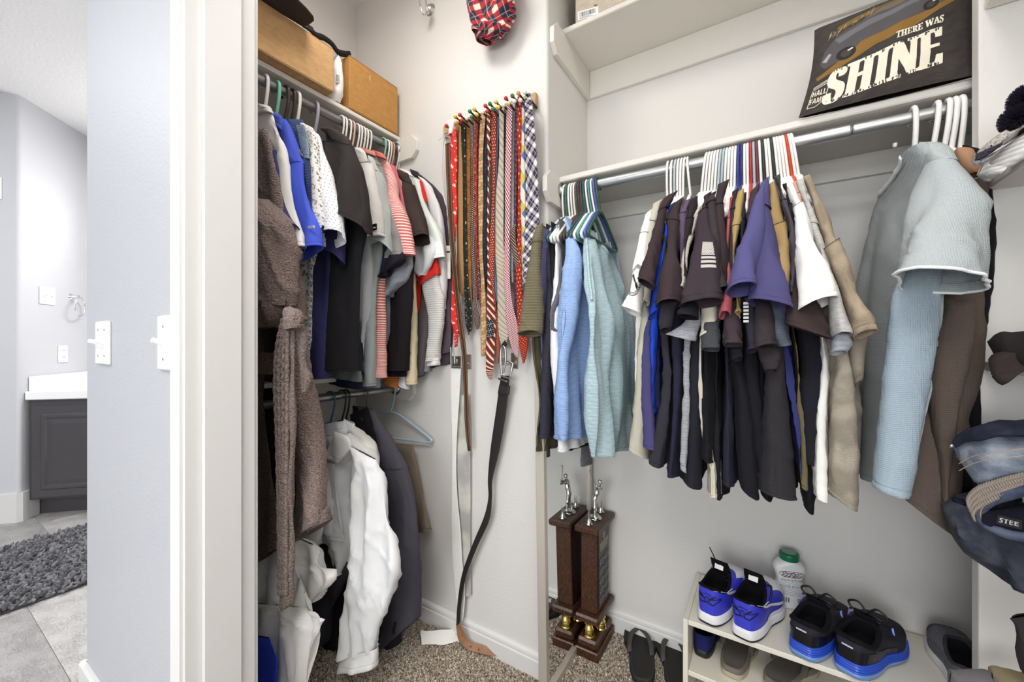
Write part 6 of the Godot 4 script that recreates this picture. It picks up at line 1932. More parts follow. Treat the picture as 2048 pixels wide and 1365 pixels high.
# ---------------------------------------------------------------- flat print
func text_tris(s: String, font_name := "Droid Sans", weight := 400) -> Array:
	var tm := TextMesh.new()
	var f := SystemFont.new()
	f.font_names = PackedStringArray([font_name])
	f.font_weight = weight
	tm.font = f
	tm.text = s
	tm.font_size = 64
	tm.depth = 0.0
	tm.pixel_size = 0.01
	var arr := tm.get_mesh_arrays()
	var vs: PackedVector3Array = arr[Mesh.ARRAY_VERTEX]
	var ix = arr[Mesh.ARRAY_INDEX]
	var out := []
	var lo := Vector2(1e9, 1e9)
	var hi := Vector2(-1e9, -1e9)
	for v in vs:
		lo = lo.min(Vector2(v.x, v.y))
		hi = hi.max(Vector2(v.x, v.y))
	var n: int = ix.size() if ix != null and ix.size() else vs.size()
	for i in n:
		var v: Vector3 = vs[ix[i]] if ix != null and ix.size() else vs[i]
		out.append((Vector2(v.x, v.y) - lo) / (hi - lo))
	return out


func fill_tri(im: Image, a: Vector2, b: Vector2, c: Vector2, col: Color) -> void:
	var lo := a.min(b).min(c).floor()
	var hi := a.max(b).max(c).ceil()
	for y in range(maxi(0, int(lo.y)), mini(im.get_height(), int(hi.y) + 1)):
		for x in range(maxi(0, int(lo.x)), mini(im.get_width(), int(hi.x) + 1)):
			var p := Vector2(x + 0.5, y + 0.5)
			var d1 := (b - a).cross(p - a)
			var d2 := (c - b).cross(p - b)
			var d3 := (a - c).cross(p - c)
			if (d1 >= 0 and d2 >= 0 and d3 >= 0) or (d1 <= 0 and d2 <= 0 and d3 <= 0):
				im.set_pixel(x, y, col)


func fill_poly(im: Image, poly: Array, col: Color) -> void:
	var p := PackedVector2Array(poly)
	var t := Geometry2D.triangulate_polygon(p)
	for i in range(0, t.size(), 3):
		fill_tri(im, p[t[i]], p[t[i + 1]], p[t[i + 2]], col)


func draw_text(im: Image, s: String, r: Rect2, col: Color, font := "Droid Sans", weight := 400, shear := 0.0, rise := 0.0) -> void:
	var t := text_tris(s, font, weight)
	for i in range(0, t.size() - 2, 3):
		var q := []
		for k in 3:
			var v: Vector2 = t[i + k]
			q.append(Vector2(r.position.x + r.size.x * (v.x + shear * v.y), r.position.y + r.size.y * (1.0 - v.y) - rise * v.x))
		fill_tri(im, q[0], q[1], q[2], col)


func bars(im: Image, r: Rect2i, seed_: int, col := Color(0.1, 0.1, 0.1)) -> void:
	var g := RandomNumberGenerator.new()
	g.seed = seed_
	var x := r.position.x
	while x < r.end.x:
		var w := g.randi_range(1, 3)
		im.fill_rect(Rect2i(x, r.position.y, mini(w, r.end.x - x), r.size.y), col)
		x += w + g.randi_range(1, 3)


func quad(a: Vector3, b: Vector3, c: Vector3, d: Vector3) -> ArrayMesh:
	# a top left, b top right, c bottom right, d bottom left
	return grid([PackedVector3Array([a, b]), PackedVector3Array([d, c])], [PackedVector2Array([Vector2(0, 0), Vector2(1, 0)]), PackedVector2Array([Vector2(0, 1), Vector2(1, 1)])], false, (a + c) / 2 - (CAM - a).normalized())


func carton(label: String, lo: Vector3, hi: Vector3, m: Material, seam_axis := "") -> Node3D:
	var c := (lo + hi) / 2
	var t = thing("cardboard_box", label, "box", "", Vector3(c.x, lo.y, c.z))
	part(t, "body", box((hi - lo) - Vector3(0, 0.004, 0), 0.003), m, c)
	# two pairs of top flaps a little proud of the body
	var w := hi - lo
	for k in 2:
		part(t, "flap", box(Vector3(w.x * 0.492, 0.003, w.z * 0.99), 0.001), m, Vector3(c.x + (k - 0.5) * w.x * 0.5, hi.y + 0.0005, c.z), Vector3(0, 0, 0.012 * (1 - 2 * k)))
		part(t, "bottom_flap", box(Vector3(w.x * 0.492, 0.003, w.z * 0.985), 0.001), m, Vector3(c.x + (k - 0.5) * w.x * 0.5, lo.y + 0.0018, c.z))
	return t


func boxes_and_bags() -> void:
	var t := carton("long cardboard box nearest the door jamb, overhanging the left shelf", Vector3(-1.70, 2.149, -0.921), Vector3(-1.365, 2.312, -0.53), M.cardboard)
	part(t, "staple", box(Vector3(0.001, 0.012, 0.0015)), M.steel, pxx(608, 93, -1.3645))
	t = carton("taller tan cardboard box in the corner of the left shelf", Vector3(-1.70, 2.149, -1.264), Vector3(-1.402, 2.362, -1.014), M.cardboard_deep)
	part(t, "scuff", box(Vector3(0.0008, 0.022, 0.0025)), mat(Color.html("eadfc9"), 0.8), pxx(740, 156, -1.4015))
	part(t, "raised_flap", box(Vector3(0.13, 0.004, 0.17), 0.001), mat(Color.html("6d4a28"), 0.9), Vector3(-1.5, 2.374, -1.17), Vector3(0, 0, 0.1))
	# white mailer between them
	t = thing("mailer_bag", "crumpled white mailer squeezed between the two cardboard boxes", "mailer", "", Vector3(-1.5, 2.149, -0.967))
	part(t, "bag", drape([[Vector3(-1.62, 2.33, -0.96), Vector3(-1.40, 2.335, -0.962), 0.008], [Vector3(-1.64, 2.28, -0.965), Vector3(-1.392, 2.28, -0.967), 0.028], [Vector3(-1.64, 2.2, -0.966), Vector3(-1.395, 2.2, -0.968), 0.032], [Vector3(-1.62, 2.151, -0.967), Vector3(-1.41, 2.151, -0.967), 0.03]], {"amp": 0.006, "freq": 20.0, "hem": false, "crease": 0.006}), mat(Color.html("eceae6"), 0.5))
	var im := Image.create(64, 48, false, Image.FORMAT_RGB8)
	im.fill(Color(0.92, 0.92, 0.9))
	bars(im, Rect2i(4, 4, 56, 40), 3, Color(0.25, 0.25, 0.25))
	part(t, "barcode", quad(pxx(672, 147, -1.389), pxx(681, 150, -1.389), pxx(681, 167, -1.389), pxx(671, 163, -1.389)), mat(Color(1, 1, 1), 0.6, {"tex": ImageTexture.create_from_image(im)}))
	# black brim
	var br := PackedVector2Array()
	var pts := []
	for q in [[606, 52], [616, 48], [626, 40], [625, 34], [612, 18], [588, -6], [540, -50], [470, -60], [450, -20], [500, -12]]:
		var p := pyy(q[0], q[1], 2.322)
		pts.append(Vector2(p.x, p.z))
	t = thing("sun_visor", "stiff black visor brim jutting out over the long cardboard box", "hat", "", Vector3(pts[0].x, 2.318, pts[0].y))
	part(t, "brim", vprism(pts, 2.318, 2.328, 0.002), mat(Color.html("2a211e"), 0.75, {"tri": true, "normal": T.grain, "scale": 9.0}))
	var edge := []
	for q in pts:
		edge.append(Vector3(q.x, 2.323, q.y))
	edge.append(edge[0])
	part(t, "edge_binding", rope(edge, 0.004, 6), mat(Color.html("3b2a22"), 0.8))
	t = thing("bag_strap", "black webbing strap lying along the back top edge of the cardboard boxes", "strap", "", Vector3(-1.4, 2.32, -0.85))
	var sp := []
	for q in [[604, 48, -1.39], [618, 56, -1.385], [632, 70, -1.385], [648, 76, -1.39], [664, 88, -1.395], [676, 104, -1.40], [690, 108, -1.43], [700, 108, -1.46]]:
		sp.append(pxx(q[0], q[1], q[2]))
	part(t, "webbing", rope(smooth_path(sp, 40), 0.011, 8, -1.0, 0.5, Vector3.UP), cloth("231f1f"))
	part(t, "slider", box(Vector3(0.012, 0.02, 0.03), 0.003), M.black, sp[1])
	# the box on the high shelf
	t = carton("pale cardboard box with a shipping label on the high alcove shelf", Vector3(-0.60, 2.403, -1.655), Vector3(-0.2, 2.64, -1.398), M.cardboard_pale)
	im = Image.create(128, 84, false, Image.FORMAT_RGB8)
	im.fill(Color(0.95, 0.95, 0.94))
	bars(im, Rect2i(10, 12, 104, 46), 9, Color(0.3, 0.3, 0.32))
	for k in 3:
		im.fill_rect(Rect2i(10, 62 + k * 6, 60 + k * 14, 3), Color(0.4, 0.4, 0.42))
	part(t, "shipping_label", quad(pz(1155, 24, -1.3975), pz(1196, 12, -1.3975), pz(1197, 29, -1.3975), pz(1156, 41, -1.3975)), mat(Color(1, 1, 1), 0.6, {"tex": ImageTexture.create_from_image(im)}))
	part(t, "tape", quad(pz(1187, 9, -1.3973), pz(1194, 8, -1.3973), pz(1195, 12, -1.3973), pz(1188, 13, -1.3973)), mat(Color.html("8a7355"), 0.5))
	pillow()


func pillow() -> void:
	var t = thing("throw_pillow", "dark printed pillow with the word shine, leaning on the rod shelf", "pillow", "", Vector3(0.24, 1.827, -1.37))
	# the print
	var W := 640
	var H := 540
	var im := Image.create(W, H, false, Image.FORMAT_RGB8)
	var n := FastNoiseLite.new()
	n.seed = 5
	n.frequency = 0.012
	for y in H:
		for x in W:
			var g := n.get_noise_2d(x, y * 2.2) * 0.5 + 0.5
			im.set_pixel(x, y, Color(0.21, 0.185, 0.17) * lerpf(0.7, 1.2, g))
	# golden ground streak, the car and its shine
	fill_poly(im, [Vector2(30, 340), Vector2(110, 292), Vector2(192, 214), Vector2(330, 190), Vector2(454, 168), Vector2(640, 110), Vector2(640, 126), Vector2(500, 188), Vector2(400, 232), Vector2(270, 262), Vector2(150, 316), Vector2(40, 362)], Color(0.52, 0.38, 0.13))
	fill_poly(im, [Vector2(100, 60), Vector2(190, 30), Vector2(330, 20), Vector2(330, 34), Vector2(200, 60), Vector2(110, 90)], Color(0.45, 0.36, 0.16))
	fill_poly(im, [Vector2(36, 262), Vector2(50, 190), Vector2(100, 120), Vector2(200, 80), Vector2(270, 34), Vector2(400, 16), Vector2(520, 30), Vector2(590, 50), Vector2(630, 80), Vector2(560, 140), Vector2(420, 172), Vector2(300, 196), Vector2(200, 214), Vector2(150, 280), Vector2(60, 300)], Color(0.30, 0.29, 0.30))
	fill_poly(im, [Vector2(90, 140), Vector2(220, 96), Vector2(400, 70), Vector2(590, 66), Vector2(600, 82), Vector2(400, 100), Vector2(240, 128), Vector2(110, 172)], Color(0.40, 0.40, 0.42))
	fill_poly(im, [Vector2(226, 78), Vector2(276, 42), Vector2(370, 24), Vector2(410, 38), Vector2(360, 62)], Color(0.42, 0.37, 0.28))
	for wv in [[145, 251, 42.0], [467, 144, 30.0]]:
		for a in 40:
			var th := TAU * a / 40.0
			var th2 := TAU * (a + 1) / 40.0
			var c := Vector2(wv[0], wv[1])
			fill_tri(im, c, c + Vector2(cos(th) * wv[2], sin(th) * wv[2] * 0.9), c + Vector2(cos(th2) * wv[2], sin(th2) * wv[2] * 0.9), Color(0.10, 0.09, 0.09))
			fill_tri(im, c, c + Vector2(cos(th) * wv[2], sin(th) * wv[2] * 0.9) * 0.55, c + Vector2(cos(th2) * wv[2], sin(th2) * wv[2] * 0.9) * 0.55, Color(0.24, 0.22, 0.21))
		fill_poly(im, [Vector2(wv[0] + 4, wv[1] - 18), Vector2(wv[0] + 24, wv[1] - 26), Vector2(wv[0] + 30, wv[1] - 18), Vector2(wv[0] + 8, wv[1] - 10)], Color(0.86, 0.85, 0.82))
	fill_poly(im, [Vector2(44, 252), Vector2(70, 214), Vector2(82, 226), Vector2(64, 264)], Color(0.62, 0.63, 0.64))
	var gs := RandomNumberGenerator.new()
	gs.seed = 6
	for k in 46:
		var bx := gs.randf_range(70, 250)
		var by := 92.0 - (bx - 70) * 0.34 + gs.randf_range(-16, 10)
		var ln := gs.randf_range(14, 40)
		fill_poly(im, [Vector2(bx, by), Vector2(bx + 3, by), Vector2(bx - ln * 0.35 + 1, by + ln), Vector2(bx - ln * 0.35, by + ln)], [Color(0.55, 0.42, 0.16), Color(0.78, 0.72, 0.6), Color(0.4, 0.3, 0.12)][k % 3])
	var ink := Color(0.93, 0.90, 0.82)
	for dx in [0.0, 2.0]:
		draw_text(im, "THERE WAS", Rect2(342 + dx, 236, 176, 36), ink, "Droid Serif", 700, 0.0, 14.0)
	for dx in [0.0, 4.0, 8.0, 12.0, 16.0]:
		draw_text(im, "SHINE", Rect2(84 + dx, 334, 420, 182), ink, "Droid Serif", 700, 0.0, 56.0)
	# worn edges of the big letters
	var g := RandomNumberGenerator.new()
	g.seed = 4
	for k in 90:
		var x := g.randi_range(90, 510)
		var top := g.randf() < 0.3
		var base: int = int(-56.0 * (x - 84) / 430.0)
		im.fill_rect(Rect2i(x, base + (334 if top else 506 - g.randi_range(0, 10)), g.randi_range(2, 6), g.randi_range(5, 16)), Color(0.2, 0.175, 0.16))
	# the small badge
	for q in [[Vector2(30, 396), Vector2(96, 372)], [Vector2(30, 404), Vector2(96, 380)], [Vector2(34, 412), Vector2(94, 390)], [Vector2(30, 412), Vector2(26, 504)], [Vector2(96, 388), Vector2(94, 480)], [Vector2(26, 504), Vector2(58, 506)], [Vector2(94, 480), Vector2(58, 506)]]:
		var d: Vector2 = (q[1] - q[0]).normalized().orthogonal() * 1.6
		fill_poly(im, [q[0] + d, q[1] + d, q[1] - d, q[0] - d], ink)
	draw_text(im, "HALL", Rect2(34, 418, 56, 30), ink, "Droid Sans", 700)
	draw_text(im, "FAME", Rect2(31, 458, 60, 28), ink, "Droid Sans", 700)
	var m := mat(Color(1, 1, 1), 0.8, {"tex": ImageTexture.create_from_image(im), "normal": T.grain, "nscale": 0.2, "sheen": 0.1})
	var A := pz(1597, 238, -1.345)
	A.y = 1.828
	var B := Vector3(0.415, 1.828, -1.345)
	var C := pz(1629, 66, -1.415)
	var D := Vector3(0.44, 2.125, -1.42)
	for side in [1.0, -1.0]:
		var rows := []
		var uvs := []
		for r in 27:
			var row := PackedVector3Array()
			var uv := PackedVector2Array()
			for c in 33:
				var u := c / 32.0
				var v := r / 26.0
				var p := C.lerp(D, u).lerp(A.lerp(B, u), v)
				var edge := pow(sin(PI * u), 0.45) * pow(sin(PI * clampf(v * 0.94 + 0.03, 0, 1)), 0.45)
				var pin := 0.012 * (4.0 * (u - 0.5) * (u - 0.5))
				p += Vector3(0, 0, 1) * side * edge * (0.034 + 0.004 * noise.get_noise_2d(u * 5.0, v * 4.0) + 0.004 * pow(1.0 - absf(noise.get_noise_2d(u * 2.2 + 9.0, v * 5.0 + u * 4.0)), 6.0))
				p.x += (0.5 - u) * 0.02 * sin(PI * v)
				p.y += pin * (1.0 - v) * 0.6
				row.append(p)
				uv.append(Vector2(u, v))
			rows.append(row)
			uvs.append(uv)
		part(t, "front" if side > 0 else "back", grid(rows, uvs, false, (A + D) / 2), m if side > 0 else cloth("2b2623"))


# ---------------------------------------------------------------- shoes
# s: heel (ground, behind the heel), dir (towards the toe), L, wide (half width scale), sole heights, collar heights
func shoe_half(s: float) -> float:
	return 0.0345 + 0.0115 * smoothstep(0.42, 0.74, s) - 0.0035 * exp(-pow((s - 0.42) / 0.14, 2.0))


func shoe_out(o: Dictionary, a: float, grow: float, h: float) -> Vector3:
	var s := 0.5 - 0.5 * cos(a)
	var sn := sin(a)
	var w: float = (shoe_half(s) * o.wide + grow) * signf(sn) * pow(absf(sn), 0.5)
	w += o.bend * sin(PI * s) * 0.006
	return o.at + o.f * ((s - 0.5) * (o.L + grow * 2.0) + o.L * 0.5) + o.r * w + Vector3(0, h, 0)


func shoe_up(o: Dictionary, a: float, t: float, off := 0.0) -> Vector3:
	# the upper, from the sole (t = 0) to the collar (t = 1)
	var s := 0.5 - 0.5 * cos(a)
	var base := shoe_out(o, a, -0.002 + off, o.sole + o.spring * s)
	var cs: float = lerpf(0.02, o.mouth, s)
	var sn := sin(a)
	var ch: float = lerpf(o.heel, o.side, smoothstep(0.0, 0.35, s)) if s < 0.5 else lerpf(o.side, o.front, smoothstep(0.5, 1.0, s))
	var top: Vector3 = o.at + o.f * (cs * o.L) + o.r * (signf(sn) * pow(absf(sn), 0.6) * (o.mouth_w + off)) + Vector3(0, ch, 0)
	var lean := pow(t, lerpf(2.0, 1.25, smoothstep(0.5, 1.0, s)))
	var lift := pow(sin(t * PI / 2), lerpf(1.0, 0.62, smoothstep(0.55, 1.0, s)))
	var p := base.lerp(top, lean)
	p.y = lerpf(base.y, top.y, lift)
	p += (base - (o.at + o.f * (s * o.L))).normalized() * 0.005 * sin(PI * t)
	p.y += off * 0.6
	return p


func shoe_patch(o: Dictionary, a0: float, a1: float, t0: float, t1: float, off := 0.0012, t0b := -1.0, t1b := -1.0, across := false) -> ArrayMesh:
	var rows := []
	var uvs := []
	for r in 11:
		var row := PackedVector3Array()
		var uv := PackedVector2Array()
		for c in 25:
			var fx := c / 24.0
			var lo := t0 if t0b < 0 else lerpf(t0, t0b, fx)
			var hi := t1 if t1b < 0 else lerpf(t1, t1b, fx)
			var a := lerpf(a0, a1, fx)
			if across:
				a = signf(a) * asin(minf(1.0, a * a))
			row.append(shoe_up(o, a, lerpf(hi, lo, r / 10.0), off))
			uv.append(Vector2(fx, r / 10.0))
		rows.append(row)
		uvs.append(uv)
	return grid(rows, uvs, false, o.at + o.f * o.L * 0.4 + Vector3(0, o.sole + 0.02, 0))


func shoe_sole(o: Dictionary, rings: Array) -> ArrayMesh:
	# rings of [grow, height share of heel, toe heights]
	var rows := []
	var uvs := []
	for g in rings:
		var row := PackedVector3Array()
		var uv := PackedVector2Array()
		for c in 57:
			var a := TAU * c / 56.0
			var s := 0.5 - 0.5 * cos(a)
			var h := lerpf(g[1], g[2], smoothstep(0.2, 0.85, s))
			if g[0] < -0.5:
				row.append(o.at + o.f * (lerpf(0.1, 0.9, s) * o.L) + Vector3(0, h, 0))
			else:
				row.append(shoe_out(o, a, g[0], h))
			uv.append(Vector2(c / 56.0, h))
		rows.append(row)
		uvs.append(uv)
	return grid(rows, uvs, true, o.at + o.f * o.L * 0.5 + Vector3(0, o.sole * 0.5, 0))


func shoe_upper(o: Dictionary) -> Array:
	var rows := []
	var uvs := []
	for r in 21:
		var row := PackedVector3Array()
		var uv := PackedVector2Array()
		for c in 57:
			row.append(shoe_up(o, TAU * c / 56.0, r / 20.0))
			uv.append(Vector2(c / 56.0 * 0.6, r / 20.0 * 0.1))
		rows.append(row)
		uvs.append(uv)
	var outer := grid(rows, uvs, true, o.at + o.f * o.L * 0.45 + Vector3(0, o.sole + 0.02, 0))
	# lining: from the collar down to the insole
	rows = []
	uvs = []
	for r in 9:
		var row := PackedVector3Array()
		var uv := PackedVector2Array()
		for c in 57:
			var a := TAU * c / 56.0
			var p := shoe_up(o, a, 1.0)
			var mid: Vector3 = o.at + o.f * (o.L * o.mouth * 0.5)
			var q: Vector3 = Vector3(mid.x, p.y, mid.z).lerp(p, 0.93)
			var k := r / 8.0
			if r == 0:
				q = p
			q.y = lerpf(p.y + (0.002 if r == 1 else 0.0), o.at.y + o.sole + 0.006, pow(k, 1.2))
			if r > 6:
				q = Vector3(mid.x, q.y, mid.z).lerp(q, 0.5 if r == 7 else 0.0)
				q.y = o.at.y + o.sole + 0.006
			row.append(q)
			uv.append(Vector2(c / 56.0, k))
		rows.append(row)
		uvs.append(uv)
	return [outer, grid(rows, uvs, true, o.at + o.f * o.L * 0.2 + Vector3(0, 0.5, 0))]


func shoe_frame(at: Vector3, toe: Vector3, o: Dictionary) -> Dictionary:
	var f := toe - at
	f.y = 0
	o.merge({"at": at, "L": f.length(), "f": f.normalized(), "wide": 1.0, "bend": 0.0, "spring": 0.0})
	o.r = (o.f as Vector3).cross(Vector3.UP).normalized()
	return o


func wings_print() -> StandardMaterial3D:
	var im := Image.create(160, 96, false, Image.FORMAT_RGBA8)
	im.fill(Color(0.06, 0.06, 0.16, 0))
	var c := Color(0.05, 0.05, 0.15, 1)
	for side in [-1.0, 1.0]:
		for k in 7:
			var a := Vector2(80 + side * (14 + k * 6), 58 - k * 2)
			var b := Vector2(80 + side * (34 + k * 7), 30 - k * 2.0 + absf(k - 3) * 1.5)
			if k > 3:
				b = Vector2(80 + side * (40 + k * 6), 52 - k * 3.0)
			var d := (b - a).normalized().orthogonal() * 1.8
			fill_poly(im, [a + d, b + d, b - d, a - d], c)
		fill_poly(im, [Vector2(80 + side * 10, 70), Vector2(80 + side * 40, 72), Vector2(80 + side * 74, 40), Vector2(80 + side * 76, 44), Vector2(80 + side * 42, 78), Vector2(80 + side * 10, 76)], c)
	for q in 28:
		var t0 := TAU * q / 28.0
		var t1 := TAU * (q + 1) / 28.0
		for rr in [[17.0, 14.0], [9.0, 7.5]]:
			fill_poly(im, [Vector2(80 + cos(t0) * rr[0], 58 + sin(t0) * rr[0]), Vector2(80 + cos(t1) * rr[0], 58 + sin(t1) * rr[0]), Vector2(80 + cos(t1) * rr[1], 58 + sin(t1) * rr[1]), Vector2(80 + cos(t0) * rr[1], 58 + sin(t0) * rr[1])], c)
	for q in 5:
		var an := TAU * q / 5.0
		fill_poly(im, [Vector2(80, 58) + Vector2(cos(an), sin(an)) * 7, Vector2(80, 58) + Vector2(cos(an + 0.15), sin(an + 0.15)) * 15, Vector2(80, 58) + Vector2(cos(an - 0.15), sin(an - 0.15)) * 15], c)
	for k in 9:
		im.fill_rect(Rect2i(52 + k * 6, 22 + absi(k - 4), 4, 6), c)
	return mat(Color(1, 1, 1), 0.5, {"tex": ImageTexture.create_from_image(im), "scissor": true})


func blue_sneaker(label: String, at: Vector3, toe: Vector3, wings: Material, lace: bool) -> void:
	var o := shoe_frame(at, toe, {"sole": 0.031, "heel": 0.112, "side": 0.092, "front": 0.116, "mouth": 0.47, "mouth_w": 0.036, "bend": 0.4, "wide": 1.27})
	var t = thing("sneaker", label, "sneaker", "", at)
	var blue := mat(Color.html("3a3fc8"), 0.38, {"tri": true, "normal": T.grain, "nscale": 0.25, "scale": 10.0})
	var white := mat(Color.html("eeeef0"), 0.42)
	var lining := cloth("101014")
	part(t, "outsole", shoe_sole(o, [[-1.0, 0.0, 0.0], [-0.004, 0.0, 0.0], [0.0015, 0.003, 0.003], [0.002, 0.007, 0.007], [0.0, 0.008, 0.008]]), M.black)
	part(t, "midsole", shoe_sole(o, [[0.0, 0.007, 0.007], [0.0025, 0.009, 0.009], [0.002, 0.024, 0.022], [0.001, 0.031, 0.028], [-0.003, 0.034, 0.031], [-0.012, 0.034, 0.031]]), white)
	var u := shoe_upper(o)
	part(t, "upper", u[0], blue)
	part(t, "lining", u[1], lining)
	var rim := []
	for c in 41:
		rim.append(shoe_up(o, TAU * c / 40.0, 1.0))
	part(t, "collar", rope(rim, 0.0045, 8), lining)
	part(t, "heel_stripe", shoe_patch(o, -0.95, -0.45, 0.74, 0.83, 0.0014, -1.0, -1.0, true), white)
	part(t, "heel_stripe", shoe_patch(o, -0.1, 1.0, 0.72, 0.81, 0.0014, 0.74, 0.84, true), white)
	part(t, "heel_print", shoe_patch(o, 0.8, -0.8, 0.14, 0.62, 0.0012, -1.0, -1.0, true), wings)
	part(t, "toe_box", shoe_patch(o, 2.2, TAU - 2.2, 0.16, 0.82, 0.001), white)
	for s in [1.0, -1.0]:
		part(t, "side_swoosh", shoe_patch(o, s * 1.05, s * 2.0, 0.62, 0.80, 0.0016, 0.14, 0.24), white)
		part(t, "sole_stripe", shoe_patch(o, s * 1.2, s * 2.5, 0.02, 0.13, 0.0014), white)
	# tongue
	var tp: Vector3 = o.at + o.f * (o.L * 0.40)
	part(t, "tongue", drape([[tp + Vector3(0, 0.162, 0) - o.r * 0.026 - o.f * 0.012, tp + Vector3(0, 0.162, 0) + o.r * 0.026 - o.f * 0.012, 0.005], [tp + Vector3(0, 0.13, 0) - o.r * 0.03 + o.f * 0.006, tp + Vector3(0, 0.13, 0) + o.r * 0.03 + o.f * 0.006, 0.007], [tp + Vector3(0, 0.09, 0) - o.r * 0.026 + o.f * 0.03, tp + Vector3(0, 0.09, 0) + o.r * 0.026 + o.f * 0.03, 0.007]], {"amp": 0.001, "hem": false}), lining)
	var lb: Vector3 = tp + Vector3(0, 0.142, 0) - o.f * 0.012
	part(t, "tongue_label", joined([box(Vector3(0.026, 0.02, 0.0015), 0.0004)], [Transform3D(Basis(o.r, Vector3.UP, -o.f).rotated(o.r, -0.3), lb + o.f * 0.002)]), white)
	for k in 5:
		var p: Vector3 = o.at + o.f * (o.L * (0.50 + k * 0.06)) + Vector3(0, 0.112 - k * 0.0115, 0)
		part(t, "lace", rope(smooth_path([p - o.r * 0.026 - Vector3(0, 0.006, 0), p + Vector3(0, 0.006, 0), p + o.r * 0.026 - Vector3(0, 0.006, 0)], 8), 0.0028, 6), M.black)
	if lace:
		part(t, "loose_lace", rope(smooth_path([tp + o.r * 0.02 + Vector3(0, 0.10, 0), pz(1441, 1160, -1.5), pz(1432, 1124, -1.5), pz(1419, 1095, -1.5)], 16), 0.0017, 6), M.black)
	else:
		part(t, "lace_end", rope(smooth_path([tp + o.r * 0.02 + Vector3(0, 0.11, 0) + o.f * 0.03, tp + o.r * 0.04 + Vector3(0, 0.12, 0) + o.f * 0.02, tp + o.r * 0.045 + Vector3(0, 0.09, 0) - o.f * 0.01], 10), 0.003, 6), M.black)


